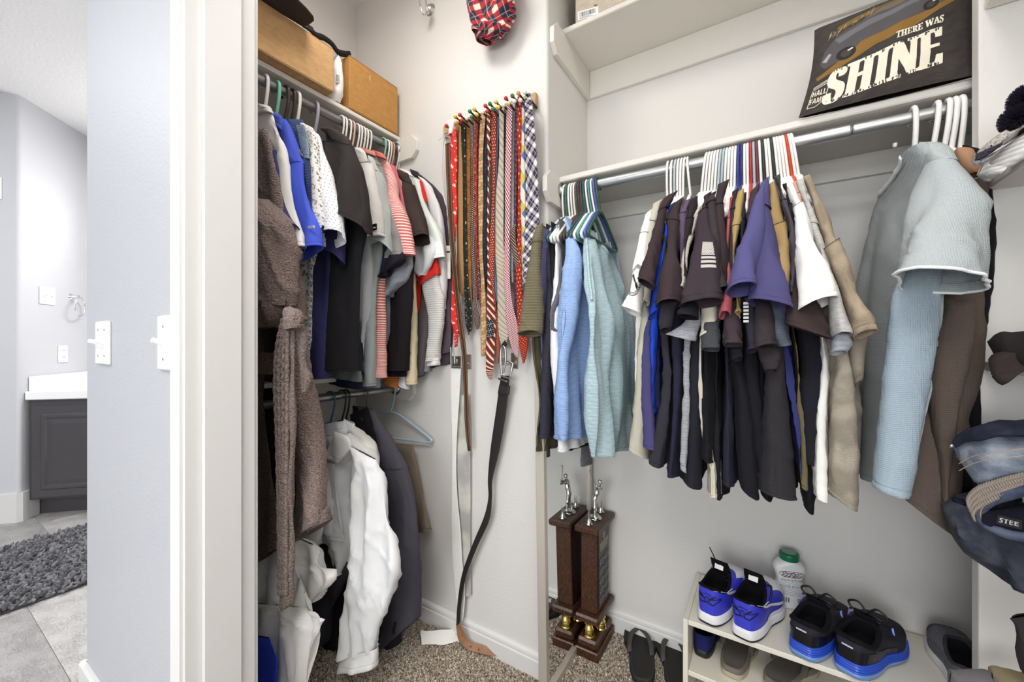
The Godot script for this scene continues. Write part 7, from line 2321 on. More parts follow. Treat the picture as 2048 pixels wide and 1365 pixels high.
func runner(label: String, at: Vector3, toe: Vector3) -> void:
	var o := shoe_frame(at, toe, {"sole": 0.036, "heel": 0.100, "side": 0.080, "front": 0.100, "mouth": 0.45, "mouth_w": 0.037, "wide": 1.3, "bend": 0.6})
	var t = thing("running_shoe", label, "running shoe", "", at)
	var mesh := mat(Color.html("1d1e29"), 0.8, {"tri": true, "normal": T.waffle_n, "nscale": 0.5, "scale": 30.0})
	var blue := mat(Color.html("2f55c8"), 0.35, {"coat": 0.3})
	var pale := mat(Color.html("6f9ad8"), 0.35, {"coat": 0.3})
	var gum := mat(Color.html("1f2a44"), 0.6)
	part(t, "outsole", shoe_sole(o, [[-1.0, 0.0, 0.006], [-0.012, 0.0, 0.006], [-0.004, 0.003, 0.008], [0.0, 0.006, 0.010]]), gum)
	part(t, "lower_midsole", shoe_sole(o, [[-0.006, 0.003, 0.008], [0.001, 0.006, 0.010], [0.004, 0.014, 0.013], [0.003, 0.019, 0.015], [-0.002, 0.0195, 0.0155]]), pale)
	var rings := []
	for k in 4:
		var h := 0.019 + k * 0.0062
		rings += [[0.0015, h, h * 0.75], [0.0045 - k * 0.0004, h + 0.0025, (h + 0.0025) * 0.75], [0.0045 - k * 0.0004, h + 0.0042, (h + 0.0042) * 0.75], [0.0015, h + 0.0061, (h + 0.0061) * 0.75]]
	rings.append([-0.008, 0.044, 0.034])
	part(t, "ribbed_midsole", shoe_sole(o, rings), blue)
	var u := shoe_upper(o)
	part(t, "upper", u[0], mesh)
	part(t, "lining", u[1], cloth("0e0e12"))
	var rim := []
	for c in 41:
		rim.append(shoe_up(o, TAU * c / 40.0, 1.0))
	part(t, "collar", rope(rim, 0.0065, 8), cloth("15151b"))
	part(t, "heel_counter", shoe_patch(o, -1.3, 1.3, 0.02, 0.36, 0.0016, 0.02, 0.36), mat(Color.html("14141a"), 0.25))
	part(t, "heel_reflector", shoe_patch(o, -0.25, 0.25, 0.38, 0.43, 0.002, -1.0, -1.0, true), mat(Color.html("c9cfe0"), 0.3))
	part(t, "toe_cap", shoe_patch(o, 2.5, TAU - 2.5, 0.0, 0.22, 0.0015), mat(Color.html("16161d"), 0.5))
	for s in [1.0, -1.0]:
		part(t, "side_overlay", shoe_patch(o, s * 0.9, s * 1.7, 0.04, 0.5, 0.0016, 0.04, 0.22), mat(Color.html("221d22"), 0.4))
		part(t, "eyelet_strip", shoe_patch(o, s * 1.9, s * 2.5, 0.62, 0.95, 0.002), mat(Color.html("1a1a22"), 0.6))
	var tp: Vector3 = o.at + o.f * (o.L * 0.42)
	part(t, "tongue", drape([[tp + Vector3(0, 0.128, 0) - o.r * 0.024 - o.f * 0.01, tp + Vector3(0, 0.128, 0) + o.r * 0.024 - o.f * 0.01, 0.005], [tp + Vector3(0, 0.10, 0) - o.r * 0.027 + o.f * 0.02, tp + Vector3(0, 0.10, 0) + o.r * 0.027 + o.f * 0.02, 0.007], [tp + Vector3(0, 0.08, 0) - o.r * 0.022 + o.f * 0.06, tp + Vector3(0, 0.08, 0) + o.r * 0.022 + o.f * 0.06, 0.006]], {"amp": 0.001, "hem": false}), cloth("18181f"))
	for k in 5:
		var p: Vector3 = o.at + o.f * (o.L * (0.47 + k * 0.06)) + Vector3(0, 0.114 - k * 0.011, 0)
		part(t, "lace", rope(smooth_path([p - o.r * 0.027 - Vector3(0, 0.006, 0), p + Vector3(0, 0.005, 0), p + o.r * 0.027 - Vector3(0, 0.006, 0)], 8), 0.003, 6), M.black)
	for s in [1.0, -1.0]:
		var b: Vector3 = o.at + o.f * (o.L * 0.46) + Vector3(0, 0.122, 0)
		part(t, "bow_loop", rope(smooth_path([b, b + o.r * s * 0.02 + Vector3(0, 0.022, 0), b + o.r * s * 0.042 + Vector3(0, 0.012, 0), b + o.r * s * 0.03 + Vector3(0, -0.004, 0), b], 18), 0.003, 6), M.black)
		var e: Vector3 = b + o.r * s * 0.046 - Vector3(0, 0.018, 0) + o.f * 0.02
		part(t, "lace_end", rope(smooth_path([b, b + o.r * s * 0.03 - Vector3(0, 0.002, 0), e], 8), 0.0026, 6), M.black)
		part(t, "aglet", rope([e, e + o.r * s * 0.004 - Vector3(0, 0.022, 0)], 0.0026, 6), mat(Color.html("8f9af0"), 0.3))


func flip_flop(label: String, at: Vector3, toe: Vector3, hex: String, thick: float, rim_hex: String, strap_hex: String, wide := 1.2) -> void:
	# at: heel, toe: toe tip
	var o := shoe_frame(at, toe, {"sole": thick, "wide": wide, "bend": 0.5})
	var t = thing("flip_flop", label, "flip flop", "", at)
	var m := mat(Color.html(hex), 0.7, {"tri": true, "normal": T.grain, "nscale": 0.5, "scale": 8.0})
	part(t, "sole", shoe_sole(o, [[-1.0, 0.0, 0.0], [-0.003, 0.0, 0.0], [0.001, 0.003, 0.003], [0.001, thick * 0.45, thick * 0.45], [-0.001, thick * 0.5, thick * 0.5]]), mat(Color.html(rim_hex), 0.7))
	part(t, "midsole", shoe_sole(o, [[-0.001, thick * 0.48, thick * 0.48], [0.001, thick * 0.56, thick * 0.56], [0.0005, thick * 0.95, thick * 0.95], [-0.003, thick, thick], [-0.006, thick, thick]]), m)
	part(t, "footbed", shoe_sole(o, [[-0.006, thick, thick], [-0.0075, thick - 0.002, thick - 0.002], [-0.02, thick - 0.003, thick - 0.003], [-1.0, thick - 0.003, thick - 0.003]]), mat(Color.html(hex).darkened(0.15), 0.8, {"tri": true, "normal": T.waffle_n, "nscale": 0.3, "scale": 16.0}))
	var post: Vector3 = o.at + o.f * (o.L * 0.8) + Vector3(0, thick, 0)
	var sm := mat(Color.html(strap_hex), 0.55)
	part(t, "toe_post", rope([post - Vector3(0, 0.004, 0), post + Vector3(0, 0.022, 0)], 0.005, 8), sm)
	for s in [1.0, -1.0]:
		var end: Vector3 = o.at + o.f * (o.L * 0.42) + o.r * s * 0.041 + Vector3(0, thick * 0.8, 0)
		part(t, "strap", rope(smooth_path([post + Vector3(0, 0.021, 0), post.lerp(end, 0.35) + Vector3(0, 0.024, 0) + o.r * s * 0.014, post.lerp(end, 0.75) + Vector3(0, 0.018, 0) + o.r * s * 0.009, end], 20), 0.0095, 8, -1.0, 0.32, o.r), sm)


func floor_things() -> void:
	mirror_and_trophy()
	# flip flops on the carpet
	var dir := pyy(1290, 1420, 0.02) - pyy(1273, 1253, 0.02)
	var a := pyy(1276, 1262, 0.0)
	var away := (a - pyy(1288, 1400, 0.0)).normalized()
	flip_flop("black flip flop on the carpet next to the trophy", a - away * 0.29 + Vector3(0, 0.006, 0), a + Vector3(0, 0.006, 0), "2b2927", 0.026, "1c1b1a", "3f3d3b", 1.4)
	a = pyy(1338, 1278, 0.0)
	flip_flop("black flip flop on the carpet against the shoe rack", a - away * 0.29 + Vector3(0, 0.006, 0), a + Vector3(0, 0.006, 0), "2b2927", 0.026, "1c1b1a", "3f3d3b", 1.4)
	# shoe rack
	var x0 := -0.218
	var x1 := 0.60
	var zf := -1.352
	var zb := -1.648
	var t = thing("shoe_rack", "low white laminate shoe rack standing on the carpet", "shoe rack", "", Vector3((x0 + x1) / 2, 0, (zf + zb) / 2))
	var rm := mat(Color.html("e6e2d4"), 0.45)
	for x in [x0, x1]:
		part(t, "side_panel", box(Vector3(0.015, 0.35, zf - zb), 0.0015), rm, Vector3(x + (0.0075 if x == x0 else -0.0075), 0.175, (zf + zb) / 2))
	for y in [0.3425, 0.186, 0.03]:
		part(t, "shelf_board", box(Vector3(x1 - x0 - 0.031, 0.015, zf - zb - 0.002), 0.0015), rm, Vector3((x0 + x1) / 2, y, (zf + zb) / 2))
	var top := 0.3505
	var wings := wings_print()
	var h1 := pyy(1413, 1250, top)
	blue_sneaker("left of two blue and white leather sneakers, its lace standing up", h1, h1 + Vector3(0.072, 0, -0.262), wings, true)
	var h2 := pyy(1484, 1281, top)
	blue_sneaker("right of two blue and white leather sneakers, beside the powder bottle", h2, h2 + Vector3(0.072, 0, -0.262), wings, false)
	h1 = pyy(1602, 1320, top)
	runner("black running shoe with a ribbed blue sole, next to the powder bottle", h1, h1 + Vector3(0.105, 0, -0.25))
	h2 = pyy(1694, 1354, top)
	runner("black running shoe with a ribbed blue sole, nearer the grey slip-on", h2, h2 + Vector3(0.125, 0, -0.235))
	# slip-on
	var o := shoe_frame(Vector3(0.425, top, -1.385), Vector3(0.427, top, -1.635), {"sole": 0.022, "heel": 0.085, "side": 0.066, "front": 0.085, "mouth": 0.56, "mouth_w": 0.03, "wide": 1.02})
	t = thing("slip_on_shoe", "grey heather slip-on shoe at the right end of the shoe rack", "shoe", "", o.at)
	var gm := mat(Color.html("6a6b72"), 0.85, {"tri": true, "tex": T.heather, "scale": 12.0, "normal": T.grain})
	part(t, "sole", shoe_sole(o, [[-1.0, 0.0, 0.0], [-0.003, 0.0, 0.0], [0.002, 0.003, 0.003], [0.002, 0.02, 0.018], [-0.004, 0.024, 0.022]]), mat(Color.html("dcdcdc"), 0.5))
	var u := shoe_upper(o)
	part(t, "upper", u[0], gm)
	part(t, "lining", u[1], cloth("222126"))
	part(t, "side_band", shoe_patch(o, 1.1, 2.3, 0.1, 0.85, 0.0012), mat(Color.html("4d4744"), 0.7))
	part(t, "toe_band", shoe_patch(o, 2.5, TAU - 2.5, 0.05, 0.5, 0.0012), mat(Color.html("5b5757"), 0.85, {"tri": true, "tex": T.heather, "scale": 12.0}))
	var rim := []
	for c in 41:
		rim.append(shoe_up(o, TAU * c / 40.0, 1.0))
	part(t, "collar", rope(rim, 0.0045, 8), cloth("3f3f46"))
	# second shelf: grey flip flops and a dark blue shoe
	var y2 := 0.194
	var n1 := pyy(1462, 1358, y2)
	flip_flop("grey thick soled flip flop on the middle rack board, left one", n1, n1 + Vector3(0.02, 0, -0.24), "6f6a63", 0.032, "b3a88f", "55504a")
	var n2 := pyy(1543, 1384, y2)
	flip_flop("grey thick soled flip flop on the middle rack board, right one", n2, n2 + Vector3(0.10, 0, -0.22), "6f6a63", 0.032, "b3a88f", "55504a")
	o = shoe_frame(Vector3(-0.175, y2, -1.43), Vector3(-0.16, y2, -1.64), {"sole": 0.02, "heel": 0.07, "side": 0.06, "front": 0.075, "mouth": 0.5, "mouth_w": 0.028, "wide": 0.9})
	t = thing("shoe", "dark blue shoe pushed to the back under the white sneakers", "shoe", "", o.at)
	part(t, "sole", shoe_sole(o, [[-1.0, 0.0, 0.0], [-0.003, 0.0, 0.0], [0.002, 0.003, 0.003], [0.001, 0.02, 0.018], [-0.004, 0.022, 0.02]]), M.black)
	u = shoe_upper(o)
	part(t, "upper", u[0], cloth("20255a"))
	part(t, "lining", u[1], cloth("121218"))
	bottle(top)


func bottle(y: float) -> void:
	var at := pyy(1578, 1200, y)
	at.z = -1.605
	at.x = pz(1578, 1200, -1.605).x
	var t = thing("powder_bottle", "white foot powder bottle with a green cap on the shoe rack", "bottle", "", at)
	var prof := [[0.0, 0.0], [0.040, 0.0], [0.0465, 0.006], [0.0475, 0.02], [0.0445, 0.05], [0.0385, 0.078], [0.036, 0.088], [0.0385, 0.10], [0.0435, 0.115], [0.0455, 0.124], [0.043, 0.134], [0.034, 0.146], [0.026, 0.151], [0.0255, 0.156]]
	var rows := []
	var uvs := []
	var turn := Basis(Vector3.UP, 0.32)
	var sq := func(p: Array, a: float, grow := 0.0) -> Vector3:
		var neck: float = smoothstep(0.13, 0.152, p[1])
		var e := lerpf(0.62, 1.0, neck)
		var x: float = signf(cos(a)) * pow(absf(cos(a)), e) * (p[0] + grow)
		var z: float = signf(sin(a)) * pow(absf(sin(a)), e) * (p[0] * lerpf(0.52, 1.0, neck) + grow)
		return at + turn * Vector3(x, p[1], z)
	for p in prof:
		var row := PackedVector3Array()
		var uv := PackedVector2Array()
		for c in 41:
			row.append(sq.call(p, TAU * c / 40.0))
			uv.append(Vector2(c / 40.0, p[1]))
		rows.append(row)
		uvs.append(uv)
	part(t, "body", grid(rows, uvs, true, at + Vector3(0, 0.08, 0)), mat(Color.html("e9ecee"), 0.35))
	var cap := mat(Color.html("0d6a47"), 0.35)
	part(t, "cap", lathe([[0.0, 0.176], [0.024, 0.1755], [0.0275, 0.173], [0.0285, 0.169], [0.0285, 0.155], [0.027, 0.153], [0.0, 0.153]], 40), cap, at)
	part(t, "cap_top", lathe([[0.0, 0.1775], [0.02, 0.1773], [0.0225, 0.1757], [0.0, 0.175]], 32), mat(Color.html("6f9a8b"), 0.4), at)
	var im := Image.create(192, 320, false, Image.FORMAT_RGBA8)
	im.fill(Color(0.3, 0.3, 0.3, 0))
	for q in 48:
		var t0 := TAU * q / 48.0
		var t1 := TAU * (q + 1) / 48.0
		var c := Vector2(96, 44)
		fill_poly(im, [c + Vector2(cos(t0) * 66, sin(t0) * 31), c + Vector2(cos(t1) * 66, sin(t1) * 31), c + Vector2(cos(t1) * 60, sin(t1) * 26), c + Vector2(cos(t0) * 60, sin(t0) * 26)], Color(0.62, 0.2, 0.13, 1))
	draw_text(im, "Odor", Rect2(52, 20, 78, 24), Color(0.1, 0.1, 0.1, 1), "Droid Sans", 700, 0.15)
	draw_text(im, "Eaters", Rect2(44, 44, 96, 24), Color(0.1, 0.1, 0.1, 1), "Droid Sans", 700, 0.15)
	var g := RandomNumberGenerator.new()
	g.seed = 8
	for l in 16:
		var x := 24 + g.randi_range(0, 10)
		var bold := l in [0, 1, 6, 7]
		while x < 168 - g.randi_range(0, 16):
			var w := g.randi_range(5, 15)
			im.fill_rect(Rect2i(x, 90 + l * 9, mini(w, 172 - x), 4 if bold else 2), Color(0.2, 0.2, 0.22, 1))
			x += w + 3
	bars(im, Rect2i(24, 246, 66, 42), 6)
	for k in 5:
		im.fill_rect(Rect2i(110, 250 + k * 8, 40 - k * 3, 4), Color(0.2, 0.2, 0.22, 1))
	rows = []
	uvs = []
	for r in 15:
		var row := PackedVector3Array()
		var uv := PackedVector2Array()
		var yy := lerpf(0.128, 0.012, r / 14.0)
		var k := 0
		while k < prof.size() - 2 and prof[k + 1][1] < yy:
			k += 1
		var rad := lerpf(prof[k][0], prof[k + 1][0], (yy - prof[k][1]) / maxf(prof[k + 1][1] - prof[k][1], 1e-5))
		for c in 17:
			row.append(sq.call([rad, yy], lerpf(PI * 0.86, PI * 0.14, c / 16.0), 0.0006))
			uv.append(Vector2(c / 16.0, r / 14.0))
		rows.append(row)
		uvs.append(uv)
	part(t, "label_print", grid(rows, uvs, false, at + Vector3(0, 0.08, 0)), mat(Color(1, 1, 1), 0.4, {"tex": ImageTexture.create_from_image(im), "scissor": true}))


# ---------------------------------------------------------------- a small figure as one skin: smooth union of tapered bones, surface nets
func bones_mesh(bones: Array, cell: float, blend: float) -> ArrayMesh:
	var lo := Vector3.ONE * 1e9
	var hi := -lo
	for b in bones:
		for q in [[b[0], b[2]], [b[1], b[3]]]:
			lo = lo.min(q[0] - Vector3.ONE * (q[1] + blend + cell * 2))
			hi = hi.max(q[0] + Vector3.ONE * (q[1] + blend + cell * 2))
	var nx := int((hi.x - lo.x) / cell) + 2
	var ny := int((hi.y - lo.y) / cell) + 2
	var nz := int((hi.z - lo.z) / cell) + 2
	var f := PackedFloat32Array()
	f.resize(nx * ny * nz)
	f.fill(1.0)
	for b in bones:
		var reach: float = maxf(b[2], b[3]) + blend + cell * 2
		var l: Vector3 = ((b[0] as Vector3).min(b[1]) - Vector3.ONE * reach - lo) / cell
		var h: Vector3 = ((b[0] as Vector3).max(b[1]) + Vector3.ONE * reach - lo) / cell
		var ab: Vector3 = b[1] - b[0]
		var l2 := maxf(ab.length_squared(), 1e-9)
		for z in range(maxi(0, int(l.z)), mini(nz, int(h.z) + 2)):
			for y in range(maxi(0, int(l.y)), mini(ny, int(h.y) + 2)):
				for x in range(maxi(0, int(l.x)), mini(nx, int(h.x) + 2)):
					var p := lo + Vector3(x, y, z) * cell
					var t: float = clampf((p - b[0]).dot(ab) / l2, 0, 1)
					var d: float = p.distance_to(b[0] + ab * t) - lerpf(b[2], b[3], t)
					var i := (z * ny + y) * nx + x
					var e := f[i]
					var k := maxf(blend - absf(d - e), 0.0) / blend
					f[i] = minf(d, e) - k * k * blend * 0.25
	var vid := {}
	var vs := PackedVector3Array()
	var ns := PackedVector3Array()
	var at := func(x: int, y: int, z: int) -> float: return f[(z * ny + y) * nx + x]
	for z in nz - 1:
		for y in ny - 1:
			for x in nx - 1:
				var i := (z * ny + y) * nx + x
				var c := [f[i], f[i + 1], f[i + nx], f[i + nx + 1], f[i + nx * ny], f[i + nx * ny + 1], f[i + nx * ny + nx], f[i + nx * ny + nx + 1]]
				var neg := 0
				for v in c:
					if v < 0:
						neg += 1
				if neg == 0 or neg == 8:
					continue
				var s := Vector3.ZERO
				var n := 0
				for e in [[0, 1], [2, 3], [4, 5], [6, 7], [0, 2], [1, 3], [4, 6], [5, 7], [0, 4], [1, 5], [2, 6], [3, 7]]:
					var a: float = c[e[0]]
					var b: float = c[e[1]]
					if (a < 0) != (b < 0):
						var t := a / (a - b)
						s += Vector3(e[0] & 1, (e[0] >> 1) & 1, e[0] >> 2).lerp(Vector3(e[1] & 1, (e[1] >> 1) & 1, e[1] >> 2), t)
						n += 1
				vid[i] = vs.size()
				vs.append(lo + (Vector3(x, y, z) + s / n) * cell)
				ns.append(Vector3(c[1] + c[3] + c[5] + c[7] - c[0] - c[2] - c[4] - c[6], c[2] + c[3] + c[6] + c[7] - c[0] - c[1] - c[4] - c[5], c[4] + c[5] + c[6] + c[7] - c[0] - c[1] - c[2] - c[3]).normalized())
	var ix := PackedInt32Array()
	var step := [1, nx, nx * ny]
	for i in vid:
		for ax in 3:
			var u: int = step[(ax + 1) % 3]
			var v: int = step[(ax + 2) % 3]
			var a: int = i
			# the edge along ax that starts at corner (1,1) of the two cells behind
			var e0 := f[a]
			var e1 := f[a + step[ax]]
			if (e0 < 0) == (e1 < 0):
				continue
			if not (vid.has(a - u) and vid.has(a - v) and vid.has(a - u - v)):
				continue
			var q := [vid[a], vid[a - u], vid[a - u - v], vid[a - v]]
			if e0 < 0:
				ix.append_array(PackedInt32Array([q[0], q[2], q[1], q[0], q[3], q[2]]))
			else:
				ix.append_array(PackedInt32Array([q[0], q[1], q[2], q[0], q[2], q[3]]))
	# turn every face so that it agrees with its normals
	for k in range(0, ix.size(), 3):
		var fn := (vs[ix[k + 2]] - vs[ix[k]]).cross(vs[ix[k + 1]] - vs[ix[k]])
		if fn.dot(ns[ix[k]] + ns[ix[k + 1]] + ns[ix[k + 2]]) < 0:
			var w := ix[k + 1]
			ix[k + 1] = ix[k + 2]
			ix[k + 2] = w
	var arr := []
	arr.resize(Mesh.ARRAY_MAX)
	arr[Mesh.ARRAY_VERTEX] = vs
	arr[Mesh.ARRAY_NORMAL] = ns
	arr[Mesh.ARRAY_INDEX] = ix
	var m := ArrayMesh.new()
	m.add_surface_from_arrays(Mesh.PRIMITIVE_TRIANGLES, arr)
	return m


func mirror_and_trophy() -> void:
	# the mirror leans on the alcove's left side, its foot a little out from the wall
	var t = thing("leaning_mirror", "tall narrow mirror with a champagne frame leaning beside the trophy", "mirror", "", Vector3(-0.62, 0.0, -1.42))
	var H := 1.28
	var z0 := -1.20
	var z1 := -1.645
	var lean := Basis(Vector3(0, 0, 1), deg_to_rad(0.9))
	var foot := Vector3(-0.632, 0.004, (z0 + z1) / 2)
	var put := func(n: String, size: Vector3, off: Vector3, m: Material, b := 0.002):
		part(t, n, joined([box(size, b)], [Transform3D(lean, lean * off)]), m, foot)
	var w := z0 - z1
	put.call("stile", Vector3(0.032, H, 0.024), Vector3(0, H / 2, w / 2 - 0.012), M.champagne)
	put.call("stile", Vector3(0.032, H, 0.024), Vector3(0, H / 2, -w / 2 + 0.012), M.champagne)
	put.call("rail", Vector3(0.032, 0.03, w - 0.048), Vector3(0, 0.015, 0), M.champagne)
	put.call("rail", Vector3(0.032, 0.03, w - 0.048), Vector3(0, H - 0.015, 0), M.champagne)
	put.call("backing", Vector3(0.006, H - 0.02, w - 0.02), Vector3(-0.008, H / 2, 0), M.black, 0.0)
	put.call("glass", Vector3(0.004, H - 0.056, w - 0.046), Vector3(0.004, H / 2, 0), M.mirror, 0.0)
	# trophy
	var c := Vector3(-0.578, 0.004, -1.548)
	t = thing("trophy", "walnut golf trophy on gold cups standing before the mirror", "trophy", "", c)
	var tier := func(n: String, sx: float, sz: float, y0: float, y1: float, b: float, m: Material):
		part(t, n, box(Vector3(sx, y1 - y0, sz), b), m, c + Vector3(0, (y0 + y1) / 2, 0))
	tier.call("base", 0.096, 0.196, 0.0, 0.036, 0.004, M.walnut)
	tier.call("base_tier", 0.082, 0.18, 0.036, 0.07, 0.008, M.walnut)
	var cup := lathe([[0.0, 0.0], [0.021, 0.0], [0.022, 0.004], [0.019, 0.008], [0.0185, 0.012], [0.02, 0.014], [0.0165, 0.024], [0.016, 0.027], [0.0175, 0.029], [0.012, 0.04], [0.009, 0.047], [0.010, 0.05], [0.012, 0.056], [0.014, 0.066], [0.0, 0.066]], 24)
	for q in [Vector2(0, 0.064), Vector2(0, -0.064), Vector2(0.024, 0.0), Vector2(-0.024, 0.0)]:
		part(t, "gold_cup", cup, M.gold, c + Vector3(q.x, 0.07, q.y))
	tier.call("platform", 0.098, 0.196, 0.135, 0.163, 0.007, M.walnut)
	tier.call("column", 0.066, 0.136, 0.163, 0.478, 0.003, M.walnut)
	tier.call("top_board", 0.1, 0.2, 0.478, 0.504, 0.006, M.walnut)
	var pl := mat(Color.html("151314"), 0.4)
	part(t, "plaque", box(Vector3(0.003, 0.285, 0.118), 0.001), pl, c + Vector3(0.0345, 0.325, 0))
	# the plaque's plates and engraving
	var im := Image.create(160, 96, false, Image.FORMAT_RGBA8)
	im.fill(Color(0.72, 0.66, 0.5, 0))
	var ink := Color(0.78, 0.72, 0.55, 1)
	fill_poly(im, [Vector2(66, 4), Vector2(94, 4), Vector2(92, 26), Vector2(80, 36), Vector2(68, 26)], ink)
	fill_poly(im, [Vector2(70, 8), Vector2(90, 8), Vector2(88, 24), Vector2(80, 31), Vector2(72, 24)], Color(0.1, 0.09, 0.09, 1))
	draw_text(im, "B", Rect2(75, 10, 11, 15), ink, "Droid Serif", 700)
	var g := RandomNumberGenerator.new()
	g.seed = 13
	for l in 4:
		var x := 12 + l * 4
		while x < 146 - l * 4:
			var w2 := g.randi_range(5, 13)
			im.fill_rect(Rect2i(x, 44 + l * 13, w2, 7 if l < 3 else 3), ink)
			x += w2 + 3
	var ex: float = c.x + 0.0366
	part(t, "engraving", quad(Vector3(ex, c.y + 0.46, c.z + 0.055), Vector3(ex, c.y + 0.46, c.z - 0.055), Vector3(ex, c.y + 0.385, c.z - 0.055), Vector3(ex, c.y + 0.385, c.z + 0.055)), mat(Color(1, 1, 1), 0.3, {"tex": ImageTexture.create_from_image(im), "scissor": true}))
	for r in 5:
		for k in 2:
			var p := Vector3(c.x + 0.0365, c.y + 0.355 - r * 0.038, c.z + (0.5 - k) * 0.054)
			var plate := part(t, "name_plate", box(Vector3(0.0016, 0.03, 0.05), 0.0006), mat(Color.html("1f1c1b"), 0.4) if not M.has("plate") else M.plate, p)
			M.plate = plate.material_override
			for sz in [-1, 1]:
				part(plate, "screw", lathe([[0.0022, 0.0], [0.0018, 0.001], [0, 0.0013]], 8), M.chrome, p, Vector3(0, 0, -PI / 2)).position = Vector3(0.0008, 0, sz * 0.021)
	# golfer: swinging, one skin
	var y := 0.504
	var G := c + Vector3(0, y, 0)
	var silver := mat(Color.html("d5d6d2"), 0.2, {"metal": 1.0})
	var P := func(x: float, yy: float, z: float) -> Vector3: return G + Vector3(x, yy, z)
	var bones := [
		[P.call(0.004, 0.012, 0.016), P.call(0.003, 0.045, 0.012), 0.0050, 0.0056], [P.call(0.003, 0.045, 0.012), P.call(0.0, 0.078, 0.004), 0.0058, 0.0082],
		[P.call(-0.004, 0.012, -0.016), P.call(0.006, 0.044, -0.011), 0.0050, 0.0056], [P.call(0.006, 0.044, -0.011), P.call(0.0, 0.078, -0.004), 0.0058, 0.0082],
		[P.call(0.004, 0.011, 0.016), P.call(0.013, 0.009, 0.018), 0.0044, 0.0036], [P.call(-0.004, 0.011, -0.016), P.call(0.005, 0.009, -0.018), 0.0044, 0.0036],
		[P.call(0.0, 0.078, 0.0), P.call(0.006, 0.1, -0.002), 0.0105, 0.0095], [P.call(0.006, 0.1, -0.002), P.call(0.011, 0.12, -0.006), 0.011, 0.0112],
		[P.call(0.011, 0.124, 0.005), P.call(0.011, 0.124, -0.016), 0.0062, 0.0062], [P.call(0.012, 0.126, -0.006), P.call(0.015, 0.137, -0.008), 0.0046, 0.0046],
		[P.call(0.017, 0.142, -0.009), P.call(0.016, 0.148, -0.009), 0.0078, 0.0072], [P.call(0.018, 0.150, -0.009), P.call(0.026, 0.148, -0.008), 0.0042, 0.0018],
		[P.call(0.024, 0.142, -0.009), P.call(0.0252, 0.1405, -0.009), 0.0016, 0.0012],
		[P.call(0.011, 0.124, 0.008), P.call(0.024, 0.121, 0.022), 0.0048, 0.0040], [P.call(0.024, 0.121, 0.022), P.call(0.018, 0.138, 0.030), 0.0039, 0.0030],
		[P.call(0.011, 0.124, -0.016), P.call(0.028, 0.126, 0.004), 0.0048, 0.0040], [P.call(0.028, 0.126, 0.004), P.call(0.019, 0.138, 0.028), 0.0039, 0.0030],
		[P.call(0.018, 0.138, 0.029), P.call(0.016, 0.144, 0.031), 0.0044, 0.0040],
	]
	part(t, "golfer_figure", bones_mesh(bones, 0.0019, 0.005), silver)
	part(t, "figure_base", lathe([[0.0, 0.0], [0.026, 0.0], [0.027, 0.003], [0.022, 0.006], [0.02, 0.009], [0.014, 0.011], [0.0, 0.0115]], 24), silver, G)
	part(t, "golf_club", rope([P.call(0.018, 0.138, 0.029), P.call(-0.002, 0.205, 0.055)], 0.0013, 6), silver)
	part(t, "club_head", rope([P.call(-0.002, 0.205, 0.055), P.call(0.006, 0.209, 0.058)], 0.003, 8), silver)
	for s in [-1.0, 1.0]:
		var b: Vector3 = G + Vector3(0.0, 0, s * 0.066)
		var bag = part(t, "golf_bag_ornament", lathe([[0.0, 0.0], [0.014, 0.0], [0.0145, 0.003], [0.011, 0.005], [0.008, 0.010], [0.0085, 0.013], [0.005, 0.02], [0.004, 0.022], [0.0, 0.022]], 20), silver, b)
		for q in [[-0.004, 0.046], [0.003, 0.05], [0.005, 0.04]]:
			part(bag, "tiny_club", rope([Vector3(q[0] * 0.4, 0.016, 0), Vector3(q[0], q[1], q[0] * 0.5)], 0.0012, 6), silver).position = Vector3.ZERO


